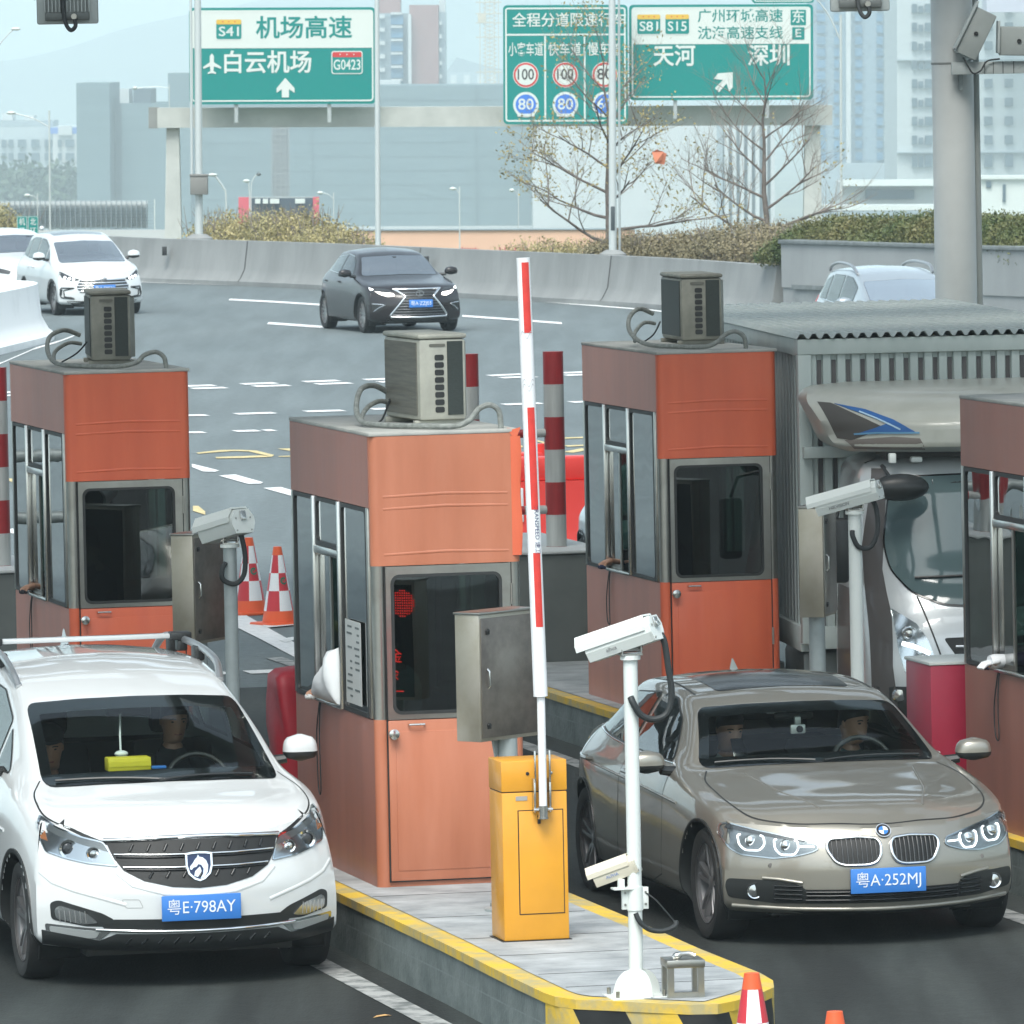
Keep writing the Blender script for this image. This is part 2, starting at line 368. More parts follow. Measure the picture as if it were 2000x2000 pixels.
# ------------------------------------------------------------------ parapet round the far side of the plaza
def sweep_wall(mb, path, prof, m=0):
    P = [Vector((p.x, p.y, 0)) for p in path]; rings = []
    for i, p in enumerate(P):
        t = (P[min(i + 1, len(P) - 1)] - P[max(i - 1, 0)]).normalized(); n = Vector((t.y, -t.x, 0))
        rings.append([p + n * q[0] + Vector((0, 0, q[1])) for q in prof])
    mb.ring_surface(rings, m)
JERSEY = [(0.0, -0.3), (0.0, 0.10), (-0.06, 0.16), (-0.17, 0.36), (-0.26, 0.98), (-0.46, 0.98), (-0.50, -1.6)]
bp = [Vector(p) for p in smooth_path([tuple(p) for p in bar], 6)]
bp = [p for p in bp if p.x < 4.75]
wt = thing('concrete_parapet', 'long curved grey concrete parapet round the plaza, behind the dark plum saloon', 'concrete barrier', (0, 0, 0), 0)
mb = MB(); sweep_wall(mb, bp, [(q[0], q[1]) for q in JERSEY]); mb.build('wall', M_BARR, wt, smooth=30)
js = MB()
for px, py in ((455, 560), (1135, 598), (130, 543), (790, 576)):
    p = min(bp, key=lambda q: (q - gnd(px, py)).length); i = bp.index(p); t = (bp[min(i + 1, len(bp) - 1)] - bp[max(i - 1, 0)]).normalized(); n = Vector((t.y, -t.x, 0))
    js = MB(); js.add([p + n * (q[0] + 0.006) + t * s + Vector((0, 0, q[1])) for q in JERSEY[1:5] for s in (-0.022, 0.022)], [(2 * i_, 2 * i_ + 1, 2 * i_ + 3, 2 * i_ + 2) for i_ in range(3)])
    js.build('joint', mat('joint_dark', (0.05, 0.05, 0.05), 0.9), wt, smooth=0)
for px, py in ((328, 498), (848, 510)):
    p = min(bp, key=lambda q: abs(q.x - gnd(px, 552 if px < 400 else 578).x))
    d_ = MB(); d_.box(p.x - 0.05, p.x + 0.05, p.y + 0.02, p.y + 0.2, 0.62, 0.82, 0.01); d_.build('reflector', M_BLACK, wt)
# higher retaining wall at the right, with a planter top
M_WALL = mat('wall_render', (0.25, 0.265, 0.265), 0.8, scale=0.8, c2=(0.31, 0.325, 0.325), stretch=(1, 1, .3))
rw = thing('retaining_wall', 'pale grey retaining wall with dark recessed panels under the clipped hedge', 'wall', (0, 0, 0), 0)
P0 = at(1531, 640, 146.5); P1 = at(2250, 560, 146.5 - 12); P0.z = P1.z = 0
dw = (P1 - P0); LW = dw.length; aw = math.atan2(dw.y, dw.x)
rw.location = P0; rw.rotation_euler = (0, 0, aw)
mb = MB(); mb.box(0, LW, 0, 0.5, -0.5, 0.62); mb.box(0, 0.3, -0.03, 0.47, 0.62, 1.42); mb.box(0.3, LW, -0.03, 0.5, 0.62, 1.42); mb.build('wall', M_WALL, rw, smooth=0)
mb = MB(); mb.box(-0.03, LW, -0.08, 0.52, 1.42, 1.49, 0.01); mb.build('coping', mat('coping_dark', (0.16, 0.18, 0.18), 0.8, var=.2), rw)
for x0, x1 in ((0.55, 3.0), (3.25, 6.3)):
    mb = MB(); mb.box(x0, x1, -0.045, -0.004, 0.05, 0.60); mb.build('recessed_panel', mat('panel_grey', (0.24, 0.26, 0.26), 0.7, var=.15, scale=2), rw, smooth=0)
    mb = MB(); mb.box(x0 - .05, x1 + .05, -0.09, -0.004, 0.60, 0.68); mb.build('lintel', mat('coping_dark', (0.16, 0.18, 0.18), 0.8), rw)
rl = MB(); rl.tube(smooth_path([(3.9, -0.2, 0.35), (4.5, -0.2, 0.42), (5.2, -0.2, 0.62), (6.2, -0.2, 0.80)], 5), 0.045, 8); rl.build('handrail', M_WALL, rw)
# white jersey block at the far left
wb = thing('white_concrete_barrier', 'white painted concrete barrier with a curved end and a grey scuff, at the left edge', 'concrete barrier', (0, 0, 0), 0)
WP = [Vector((p[0], p[1], 0)) for p in smooth_path([(-13.5, 118.0, 0), (-10.6, 126.5, 0), (-9.25, 133.5, 0), (-8.55, 139.5, 0), (-8.2, 143.8, 0), (-8.45, 146.2, 0), (-9.3, 147.5, 0), (-11.0, 148.3, 0), (-14, 148.8, 0)], 5)]
mb = MB(); sweep_wall(mb, WP, [(0, 0), (0, .12), (-.10, .2), (-.22, .42), (-.28, 1.02), (-.5, 1.02), (-.62, .3), (-.75, 0)]); mb.build('barrier', mat('white_concrete', (0.80, 0.81, 0.80), 0.75, scale=1.2, c2=(0.68, 0.69, 0.68), lo=.5, hi=.8), wb, smooth=40)

# ------------------------------------------------------------------ traffic islands
M_KERBD = mat('kerb_grey', (0.105, 0.130, 0.127), 0.75, scale=4, c2=(0.175, 0.205, 0.198), bump=0.25, bscale=25)
kn = M_KERBD.node_tree.nodes; kl = M_KERBD.node_tree.links; kp = kn['Principled BSDF']; ko = kp.inputs['Base Color'].links[0].from_socket
ktc = kn.new('ShaderNodeTexCoord'); ksx = kn.new('ShaderNodeSeparateXYZ'); kcx = kn.new('ShaderNodeCombineXYZ'); kb = kn.new('ShaderNodeTexBrick'); kmx = kn.new('ShaderNodeMix'); kmx.data_type = 'RGBA'
kl.new(ktc.outputs['Object'], ksx.inputs[0]); kl.new(ksx.outputs['Y'], kcx.inputs['X']); kl.new(ksx.outputs['Z'], kcx.inputs['Y']); kl.new(kcx.outputs[0], kb.inputs['Vector'])
kb.inputs['Scale'].default_value = 1.0; kb.inputs['Brick Width'].default_value = .46; kb.inputs['Row Height'].default_value = .17; kb.inputs['Mortar Size'].default_value = .006; kb.inputs['Mortar Smooth'].default_value = .6
kl.new(kb.outputs['Fac'], kmx.inputs[0]); kl.new(ko, kmx.inputs[6]); kmx.inputs[7].default_value = (.17, .20, .195, 1); kl.new(kmx.outputs[2], kp.inputs['Base Color'])
M_SLAB = mat('island_slab', (0.22, 0.24, 0.245), 0.8, scale=3.0, c2=(0.46, 0.48, 0.485), bump=0.2, bscale=18, stretch=(1.1, 1.3, 1), detail=12, lo=.3, hi=.72)
IZ = 0.33
def offset_poly(P, d):
    n = len(P); out = []
    for i in range(n):
        p0, p1, p2 = Vector(P[i - 1]), Vector(P[i]), Vector(P[(i + 1) % n])
        t = ((p1 - p0).normalized() + (p2 - p1).normalized()).normalized(); out.append((p1.x - t.y * d, p1.y + t.x * d))
    return out
def island(a0, a1, b0, b1, label, nose=True):
    r = thing('traffic_island', label, 'traffic island', L(a0, b0), TH, 'toll islands')
    W = a1 - a0; Ln = b1 - b0
    # nose outline in local x,y, counter-clockwise
    left = [(0.0, Ln), (0.02, 3.2), (0.0, 1.6), (0.0, 0.80)]
    tip = [(0.015, 0.62), (0.08, 0.46), (0.22, 0.34), (0.40, 0.17), (0.55, 0.03), (0.68, 0.0), (0.79, 0.10), (0.98, 0.34), (1.12, 0.58), (1.19, 0.86), (1.215, 1.2)]
    tip = [(x * W / 1.22, y) for x, y in tip]
    right = [(W * 0.985, 2.4), (W, 3.8), (W, Ln)]
    out = left + tip + right
    bm = bmesh.new(); vb = [bm.verts.new((x, y, -0.3)) for x, y in out]; f = bm.faces.new(vb)
    ex = bmesh.ops.extrude_face_region(bm, geom=[f]); bmesh.ops.translate(bm, verts=[v for v in ex['geom'] if isinstance(v, bmesh.types.BMVert)], vec=(0, 0, 0.3 + IZ))
    me = bpy.data.meshes.new('kerb'); bmesh.ops.recalc_face_normals(bm, faces=bm.faces[:]); bm.to_mesh(me); bm.free(); me.materials.append(M_KERBD)
    o = bpy.data.objects.new('kerb', me); col.objects.link(o); o.parent = r
    inn = offset_poly(out, 0.125)
    mb = MB(); vs = [(x, y, IZ + .004) for x, y in offset_poly(out, -0.012)] + [(x, y, IZ + .004) for x, y in inn]; n = len(out)
    vs += [(x, y, IZ - .045) for x, y in offset_poly(out, -0.012)]
    mb.add(vs, [(i, (i + 1) % n, n + (i + 1) % n, n + i) for i in range(n)] + [(2 * n + i, 2 * n + (i + 1) % n, (i + 1) % n, i) for i in range(n)])
    mb.build('yellow_edge', M_YEL, r, smooth=0)
    mb = MB(); mb.add([(x, y, IZ + .008) for x, y in offset_poly(out, 0.118)], [tuple(range(n))]); mb.build('slab', M_SLAB, r, smooth=0)
    for yj in (.95, 1.55, 2.45, 3.3, 4.4, 5.6):
        jq = MB(); jq.box(.14, W - .14, yj, yj + .007, IZ + .006, IZ + .0095); jq.build('slab_joint', M_BLACK, r, smooth=0)
    if nose:
        T = [Vector((x, y, 0)) for x, y in [(0.0, 0.80)] + tip + [(W * .985, 2.4)]]
        T = [Vector(p) for p in smooth_path([tuple(t) for t in T], 6)]
        s = [0.0]
        for i in range(1, len(T)): s.append(s[-1] + (T[i] - T[i - 1]).length)
        def ev(u):
            u = max(0, min(s[-1] - 1e-6, u)); i = max(k for k in range(len(s) - 1) if s[k] <= u); t = (u - s[i]) / (s[i + 1] - s[i]); p = T[i].lerp(T[i + 1], t)
            tg = (T[i + 1] - T[i]).normalized(); return p, Vector((tg.y, -tg.x, 0))
        u = 0.0; k = 0; wd = 0.30
        while u < 2.35:
            q = MB(); G = []
            for i in range(7):
                rowp = []
                for j, z in enumerate((-0.02, 0.1, 0.2, IZ - 0.046)):
                    uu = u + wd * i / 6 + (0.20 * (1 - z / IZ) if (k > 0 or i > 0) else 0)
                    p, nn = ev(uu); rowp.append(p + nn * 0.005 + Vector((0, 0, z)))
                G.append(rowp)
            q.grid(G); q.build('stripe', M_YEL if k % 2 == 0 else M_BLACK, r, smooth=60); u += wd; k += 1
    return r
island(9.23, 10.45, 38.32, 66.0, 'long kerbed island with yellow edges and a striped nose, under the yellow gate cabinet')
island(13.62, 14.78, 38.6, 66.0, 'grey kerbed traffic island with yellow edges, under the toll booth at the right edge')
# ================================================================== CANOPY OVER THE TOLL LANES
M_CAN = mat('canopy_panel', (0.42, 0.44, 0.44), 0.6)
M_COL = mat('column_paint', (0.58, 0.60, 0.585), 0.5, var=0.06, scale=1.5)
cano = thing('toll_canopy', 'wide steel roof canopy spanning the toll lanes above the booths, out of the picture', 'canopy', L(0, 0, 0), TH)
cb0, cb1, ca0, ca1 = 43.6, 72.0, -16.0, 42.0
mb = MB(); b = cb0
while b < cb1:
    mb.box(ca0, ca1, b, min(b + 2.3, cb1), 6.9, 7.05); b += 3.85
mb.box(ca0, ca1, cb0 - .25, cb0 - .002, 6.55, 7.6); mb.box(ca0, ca1, cb1 + .002, cb1 + .25, 6.55, 7.6)
mb.build('roof_panel', M_CAN, cano, smooth=0)
mb = MB(); a = ca0 + 1
while a < ca1:
    mb.box(a, a + .3, cb0, cb1, 6.5, 6.898); a += 4.2
mb.build('rib', M_CAN, cano, smooth=0)
# the round column that shows at the right
cx, cy = at(1868, 600, 75.0).x, 75.0
cl = thing('canopy_column', 'tall round pale grey steel column with a thin pipe beside it, behind the box lorry', 'column', (cx, cy, 0), TH)
mb = MB(); mb.cyl((0, 0, 0), (0, 0, 6.49), 0.196, n=40); mb.build('shaft', M_COL, cl)
mb = MB(); mb.cyl((0, 0, 0.0), (0, 0, .5), 0.32, .32, n=40); mb.build('plinth', M_CONC, cl)
mb = MB(); mb.lathe([(.1975, 2.43), (.199, 2.44), (.199, 2.455), (.1975, 2.465)], (0, 0, 0), 40); mb.build('weld_seam', M_COL, cl)
mb = MB(); mb.lathe([(.1975, 4.86), (.199, 4.865), (.199, 4.873), (.1975, 4.88)], (0, 0, 0), 40); mb.build('weld_seam', mat('seam_dark', (0.2, 0.21, 0.2), .6), cl)
mb = MB(); mb.cyl((0.235, 0.06, 0.3), (0.235, 0.06, 6.4), 0.042, n=16); mb.build('downpipe', mat('pipe_grey', (0.34, 0.36, 0.34), .5), cl)
for k, (a_, b_) in enumerate(((2.0, 46.5), (30.5, 46.5), (36.0, 70.0), (-8, 72))):
    o = dup(cl, L(a_, b_, 0), TH, 'tall round steel canopy column outside the picture', group='columns outside the picture')
# ================================================================== TOLL BOOTHS
M_STEEL = mat('stainless', (0.44, 0.44, 0.41), 0.34, 1.0, scale=5, c2=(0.30, 0.29, 0.26), lo=.3, hi=.8)
M_STEELB = mat('stainless_bright', (0.58, 0.58, 0.56), 0.25, 1.0)
M_RUB = mat('black_rubber', (0.02, 0.022, 0.022), 0.55)
M_GLBOOTH = glass('booth_side_glass', (0.20, 0.24, 0.22), 0.015, 0.12, 2.2, base=0.30, gain=0.9)
M_GLDOOR = glass('booth_door_glass', (0.20, 0.28, 0.25), 0.012, 0.05, 2.0, base=0.10, gain=0.8)
M_GREY_ROOF = mat('booth_roof', (0.30, 0.31, 0.29), 0.75, scale=4, c2=(0.42, 0.42, 0.39))
M_INT = mat('booth_interior', (0.20, 0.24, 0.15), 0.8)
M_DARKI = mat('dark_interior', (0.035, 0.045, 0.05), 0.7)
def orange(name, c, c2): return mat(name, c, 0.46, scale=3.2, c2=c2, coat=0.10, lo=.28, hi=.78, stretch=(1.6, 1.6, .30), detail=9, bump=.05, bscale=7)
M_OR_FADED = orange('orange_paint_faded', (0.415, 0.136, 0.068), (0.50, 0.19, 0.11))
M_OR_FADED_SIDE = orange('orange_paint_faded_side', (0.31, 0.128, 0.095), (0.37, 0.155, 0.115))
M_OR = orange('orange_paint', (0.60, 0.105, 0.045), (0.66, 0.14, 0.06))
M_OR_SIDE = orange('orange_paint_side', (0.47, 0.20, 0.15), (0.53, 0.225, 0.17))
for gm in (M_OR_FADED, M_OR_FADED_SIDE, M_OR, M_OR_SIDE):      # rain streaks and grime with shapes of their own
    n = gm.node_tree.nodes; l = gm.node_tree.links; pb = n['Principled BSDF']; old = pb.inputs['Base Color'].links[0].from_socket
    tc = n.new('ShaderNodeTexCoord'); mp = n.new('ShaderNodeMapping'); mp.inputs['Scale'].default_value = (3.2, 3.2, .40); tn_ = n.new('ShaderNodeTexNoise'); tn_.inputs['Scale'].default_value = 1.6; tn_.inputs['Detail'].default_value = 7
    rp = n.new('ShaderNodeValToRGB'); rp.color_ramp.elements[0].position = .32; rp.color_ramp.elements[1].position = .56; rp.color_ramp.elements[0].color = (.70, .68, .66, 1); rp.color_ramp.elements[1].color = (1, 1, 1, 1)
    mxg = n.new('ShaderNodeMix'); mxg.data_type = 'RGBA'; mxg.blend_type = 'MULTIPLY'; mxg.inputs[0].default_value = .30
    l.new(tc.outputs['Object'], mp.inputs[0]); l.new(mp.outputs[0], tn_.inputs['Vector']); l.new(tn_.outputs['Fac'], rp.inputs[0]); l.new(old, mxg.inputs[6]); l.new(rp.outputs[0], mxg.inputs[7]); l.new(mxg.outputs[2], pb.inputs['Base Color'])
BW, BD, BH = 0.868, 2.24, 2.58
def booth(a, b, label, m1, ms, attendant=None):
    r = thing('toll_booth', label, 'toll booth', L(a, b, IZ), TH, 'orange toll booths')
    zl = 0.965
    w1 = MB()
    # lower front strip, left wall, right wall, back wall
    w1.box(0.045, 0.068, 0.012, 0.05, 0.0, zl); w1.box(0.812, BW - .045, 0.012, 0.05, 0, zl); w1.box(0.045, BW - .045, 0.012, 0.05, 0.0, 0.035)
    w1.cyl((0.045, 0.045, 0), (0.045, 0.045, zl), 0.045, n=20); w1.cyl((BW - .045, 0.045, 0), (BW - .045, 0.045, zl), 0.045, n=20)
    w1.build('front_wall', m1, r, smooth=40); w1 = MB()
    # upper header: front and corners
    for z0, z1 in ((1.842, BH),):
        w1.box(0.045, BW - .045, -0.004, 0.05, z0, z1); w1.cyl((0.045, 0.043, z0), (0.045, 0.043, z1), 0.047, n=20); w1.cyl((BW - .045, 0.043, z0), (BW - .045, 0.043, z1), 0.047, n=20)
    w1.build('front_header', m1, r, smooth=40)
    # pressed folds on the header
    fo = MB()
    for z in (2.235, 2.165, 1.905):
        fo.tube([(0.07, 0.0115, z), (BW * 0.5, 0.011, z + .012), (BW - .07, 0.0115, z + .004)], 0.0175, 12)
    fo.build('pressed_fold', m1, r)
    w2 = MB()
    w2.box(0.0, 0.03, 0.046, BD, 0.0, zl - .005); w2.box(-0.004, 0.03, 0.046, BD, 2.172, BH)
    w2.box(BW - .03, BW, 0.046, BD, 0.0, zl - .005); w2.box(BW - .03, BW + .004, 0.046, BD, 2.172, BH)
    w2.box(0.03, BW - .03, BD - .03, BD, 0, 0.965); w2.box(0.03, BW - .03, BD - .03, BD, 1.9, BH)
    w2.build('side_wall', ms, r, smooth=0)
    rf = MB(); rf.box(-0.008, BW + .008, -0.008, BD + .008, BH, BH + 0.022, 0.006); rf.build('roof', M_GREY_ROOF, r)
    it = MB(); it.box(0.03, BW - .03, 0.05, BD - .03, BH - .05, BH - .03); it.box(0.031, BW - .031, 0.06, BD - .031, 0.0, 0.03); it.build('ceiling', M_INT, r, smooth=0)
    dk = MB(); dk.box(0.035, 0.40, 0.5, 1.9, 0.72, 0.76); dk.box(0.10, 0.30, 1.5, 1.8, 0.77, 1.10, .01); dk.box(0.45, BW - .04, 0.12, 0.35, 0.035, 1.15, .02); dk.build('counter', M_DARKI, r)
    cu = MB(); cu.box(0.5, BW - .035, BD - .08, BD - .04, .97, 1.89); cu.build('blind', M_INT, r, smooth=0)
    # steel posts
    for prt in range(6):
        st = MB()
        if prt == 0: st.cyl((0.045, 0.045, zl), (0.045, 0.045, 1.842), 0.044, n=20); st.box(-0.006, 0.04, 0.086, 0.132, zl, 2.172, .006)
        elif prt == 1: st.cyl((BW - .045, 0.045, zl), (BW - .045, 0.045, 1.842), 0.044, n=20); st.box(BW - .04, BW + .004, 0.07, 0.13, zl, 2.172, .006)
        elif prt == 2: st.box(-.006, 0.03, BD - .05, BD, zl, 2.172, .006)
        elif prt == 3: st.box(BW - .04, BW + .004, BD - .06, BD, zl, 2.172, .006)
        else: continue
        st.build('corner_post', M_STEEL, r)
    # door: orange leaf, steel window frame, pane
    do = thing('door', None, None, (0, 0, 0), 0); do.parent = r
    lf = MB(); lf.box(0.074, 0.804, -0.010, 0.03, 0.042, zl - .004, .006)
    lf.box(0.115, 0.765, -0.014, -0.009, 0.10, zl - .07, .004); lf.build('door_leaf', m1, do)
    sl = MB(); sl.box(0.066, 0.0735, -0.003, 0.02, 0.036, 1.84); sl.box(0.8045, 0.812, -0.003, 0.02, 0.036, 1.84); sl.box(0.066, 0.812, -0.003, 0.02, 0.0355, 0.0415); sl.build('door_gap', M_BLACK, do, smooth=0)
    fr = MB(); ringpoly(fr, rrect(0.074, 0.804, zl, 1.838, .004), rrect(0.105, 0.750, zl + .03, 1.79, .05), -0.012, 0.03); fr.build('door_frame', M_STEEL, do)
    ga = MB(); ringpoly(ga, rrect(0.103, 0.752, zl + .028, 1.792, .05), rrect(0.120, 0.735, zl + .045, 1.775, .042), -0.018, 0.02); ga.build('gasket', M_RUB, do)
    pn = MB(); pn.prism(rrect(0.115, 0.74, zl + .04, 1.78, .045), 0.0, 0.005, 'xz'); pn.build('door_pane', M_GLDOOR, do, smooth=0)
    hd = MB(); hd.tube([(0.19, -0.014, .935), (0.19, -0.035, .935), (0.28, -0.035, .935), (0.28, -0.014, .935)], 0.006, 8); hd.build('pull_handle', M_STEELB, do)
    kn = MB(); kn.lathe([(0.0, .0), (.024, .0), (.026, .012), (.020, .022), (.020, .034), (.030, .040), (.030, .052), (.012, .058), (0, .058)], (0.097, -0.010, .885), 20, axis='y'); kn.build('door_knob', M_STEELB, do)
    for hz_ in (1.60, .50): hg = MB(); hg.cyl((0.808, -0.012, hz_), (0.808, -0.012, hz_ + .12), 0.008, n=10); hg.build('hinge', M_STEEL, do)
    # side windows (left and right)
    for sx in (0, 1):
        X = 0.0 if sx == 0 else BW
        sgn = -1 if sx == 0 else 1
        for y0, y1, z0, z1 in ((0.135, 0.835, zl, 2.168), (0.875, 1.545, 1.885, 2.168), (1.585, 2.185, zl, 2.168)):
            wn = MB(); ringpoly(wn, rrect(y0, y1, z0, z1, .01), rrect(y0 + .025, y1 - .025, z0 + .025, z1 - .025, .035), X + sgn * 0.006, X - sgn * 0.02, 'yz'); f = wn.build('window', M_RUB, r)
            pn = MB(); pn.prism(rrect(y0 + .015, y1 - .015, z0 + .015, z1 - .015, .03), X - sgn * 0.004, X - sgn * 0.009, 'yz'); pn.build('pane', M_GLBOOTH, f, smooth=0)
        mu = MB()
        for y in (0.835, 1.545): mu.box(X - .022 * 1, X + .022, y + .002, y + .038, zl, 2.170, .005)
        mu.box(X - .02, X + .020, 0.873, 1.547, 1.835, 1.883, .006); mu.box(X - .022, X + .026, 0.873, 1.547, zl - .004, zl + .018, .004); mu.build('mullion', M_STEELB, r)
        # half-open sliding pane of the pay window
        sl_ = MB(); x_ = X - sgn * .016; sl_.box(x_ - .006, x_ + .006, 1.20, 1.54, zl + .02, zl + .05); sl_.box(x_ - .006, x_ + .006, 1.20, 1.24, zl + .05, 1.83); sl_.build('sliding_frame', M_STEEL, r, smooth=0)
        if sx == 0 : 
            ps = MB(); ps.box(x_ - .002, x_ + .002, 1.24, 1.54, zl + .05, 1.83); ps.build('sliding_pane', M_GLBOOTH, r, smooth=0)
    bwn = MB(); bwn.prism(rrect(0.1, BW - .1, .98, 1.88, .03), BD - .02, BD - .015, 'xz'); bwn.build('rear_pane', M_GLDOOR, r, smooth=0)
    return r
B2 = booth(9.505, 44.38, 'faded salmon toll booth behind the yellow gate cabinet, white cloth at its window', M_OR_FADED, M_OR_FADED_SIDE)
B1 = booth(9.505, 54.36, 'deep orange toll booth at the left, partly hidden by the roof of the white van', M_OR, M_OR_SIDE)
B3 = booth(13.84, 54.85, 'bright orange toll booth standing in front of the grey box lorry', M_OR, M_OR_SIDE)
B4 = booth(13.72, 44.60, 'orange toll booth cut off by the right edge, white gloved hand at its window', M_OR_FADED, M_OR_FADED_SIDE)
# peeling strip on the right top corner of the salmon booth
ps = MB(); G = []
for i in range(9):
    z = 2.56 - i * 0.085; w_ = 0.028 + 0.006 * math.sin(i * 1.3); G.append([(BW - .048, -0.0045, z), (BW - .02, -0.016 - .003 * math.sin(i), z), (BW - .02 + w_, -0.012, z), (BW + .006 + w_ * .4, 0.03, z)])
ps.grid(G); ps.build('corner_trim', M_OR, B2, smooth=60)
ps = MB(); ps.add([(BW - .06, -.006, BH + .012), (BW + .012, -.012, BH + .03), (BW + .02, .05, BH + .02), (BW - .05, .06, BH + .024), (BW - .02, -.012, BH - .05)], [(0, 1, 2, 3), (0, 4, 1)]); ps.build('torn_flap', M_OR, B2, smooth=0)
# notice on the front side pane of the salmon booth
nt_ = MB(); nt_.box(-0.0125, -0.0095, 0.30, 0.72, zl_ := 1.02, 1.50); o = nt_.build('notice', mat('paper_grey', (0.42, 0.44, 0.43), 0.6), B2, smooth=0)
tx = MB(); random.seed(3)
for k in range(11):
    z = 1.47 - k * .04
    for j in range(2):
        y0 = 0.34 + j * .2
        if random.random() < .85: tx.box(-0.0145, -0.0128, y0, y0 + .05 + random.random() * .1, z - .012, z)
tx.build('printed_lines', mat('ink', (0.10, 0.12, 0.12), 0.7), o, smooth=0)
# ================================================================== CAR BUILDER
def pchip(xk, yk, x):
    xk = np.asarray(xk, float); yk = np.asarray(yk, float); x = np.asarray(x, float)
    h = np.diff(xk); dl = (np.diff(yk, axis=0).T / h).T; d = np.zeros_like(yk)
    for i in range(1, len(xk) - 1):
        w1, w2 = 2 * h[i] + h[i - 1], h[i] + 2 * h[i - 1]
        a, b = dl[i - 1], dl[i]; ok = (a * b) > 0
        d[i] = np.where(ok, (w1 + w2) / (w1 / np.where(ok, a, 1) + w2 / np.where(ok, b, 1)), 0)
    d[0] = dl[0]; d[-1] = dl[-1]
    k = np.clip(np.searchsorted(xk, x) - 1, 0, len(xk) - 2); t = (x - xk[k]) / h[k]
    sh = (len(x),) + (1,) * (yk.ndim - 1); t = t.reshape(sh); hh = h[k].reshape(sh)
    return (1 + 2 * t) * (1 - t) ** 2 * yk[k] + t * (1 - t) ** 2 * hh * d[k] + t * t * (3 - 2 * t) * yk[k + 1] + t * t * (t - 1) * hh * d[k + 1]
def inpoly(p, poly):
    x, y = p; c = False; n = len(poly); j = n - 1
    for i in range(n):
        xi, yi = poly[i]; xj, yj = poly[j]
        if (yi > y) != (yj > y) and x < (xj - xi) * (y - yi) / (yj - yi) + xi: c = not c
        j = i
    return c
def dens(poly, ds, closed=True):
    out = []; n = len(poly)
    for i in range(n if closed else n - 1):
        a, b = np.array(poly[i]), np.array(poly[(i + 1) % n]); k = max(1, int(math.ceil(np.linalg.norm(b - a) / ds)))
        out += [tuple(a + (b - a) * t / k) for t in range(k)]
    if not closed: out.append(tuple(poly[-1]))
    return out
def spl(poly, n=5, closed=True):
    """rounded outline through control points"""
    P = [np.array(p, float) for p in poly]; N = len(P); out = []
    for i in range(N):
        p0, p1, p2, p3 = P[i - 1], P[i], P[(i + 1) % N], P[(i + 2) % N]
        for k in range(n):
            t = k / n; out.append(tuple(0.5 * ((2 * p1) + (-p0 + p2) * t + (2 * p0 - 5 * p1 + 4 * p2 - p3) * t * t + (-p0 + 3 * p1 - 3 * p2 + p3) * t ** 3)))
    return out
def rnd(poly, r=0.03, n=4):
    """polygon with its corners rounded by r"""
    P = [np.array(p, float) for p in poly]; N = len(P); out = []
    for i in range(N):
        p0, p1, p2 = P[i - 1], P[i], P[(i + 1) % N]
        a, b = p0 - p1, p2 - p1; la, lb = np.linalg.norm(a), np.linalg.norm(b); d = min(r, la * .45, lb * .45)
        A, B = p1 + a / la * d, p1 + b / lb * d
        for k in range(n + 1):
            t = k / n; out.append(tuple((1 - t) ** 2 * A + 2 * t * (1 - t) * p1 + t * t * B))
    return out
def poly_off(P, d):
    """inset (d>0) an outline, any orientation"""
    A = sum(P[i - 1][0] * P[i][1] - P[i][0] * P[i - 1][1] for i in range(len(P)))
    s = 1 if A > 0 else -1; out = []; n = len(P)
    for i in range(n):
        p0, p1, p2 = np.array(P[i - 1]), np.array(P[i]), np.array(P[(i + 1) % n])
        a = p1 - p0; b = p2 - p1; a = a / (np.linalg.norm(a) + 1e-9); b = b / (np.linalg.norm(b) + 1e-9); t = a + b; t = t / (np.linalg.norm(t) + 1e-9)
        c = max(0.5, float(np.dot(t, a))); out.append((p1[0] - t[1] * d * s / c, p1[1] + t[0] * d * s / c))
    return out
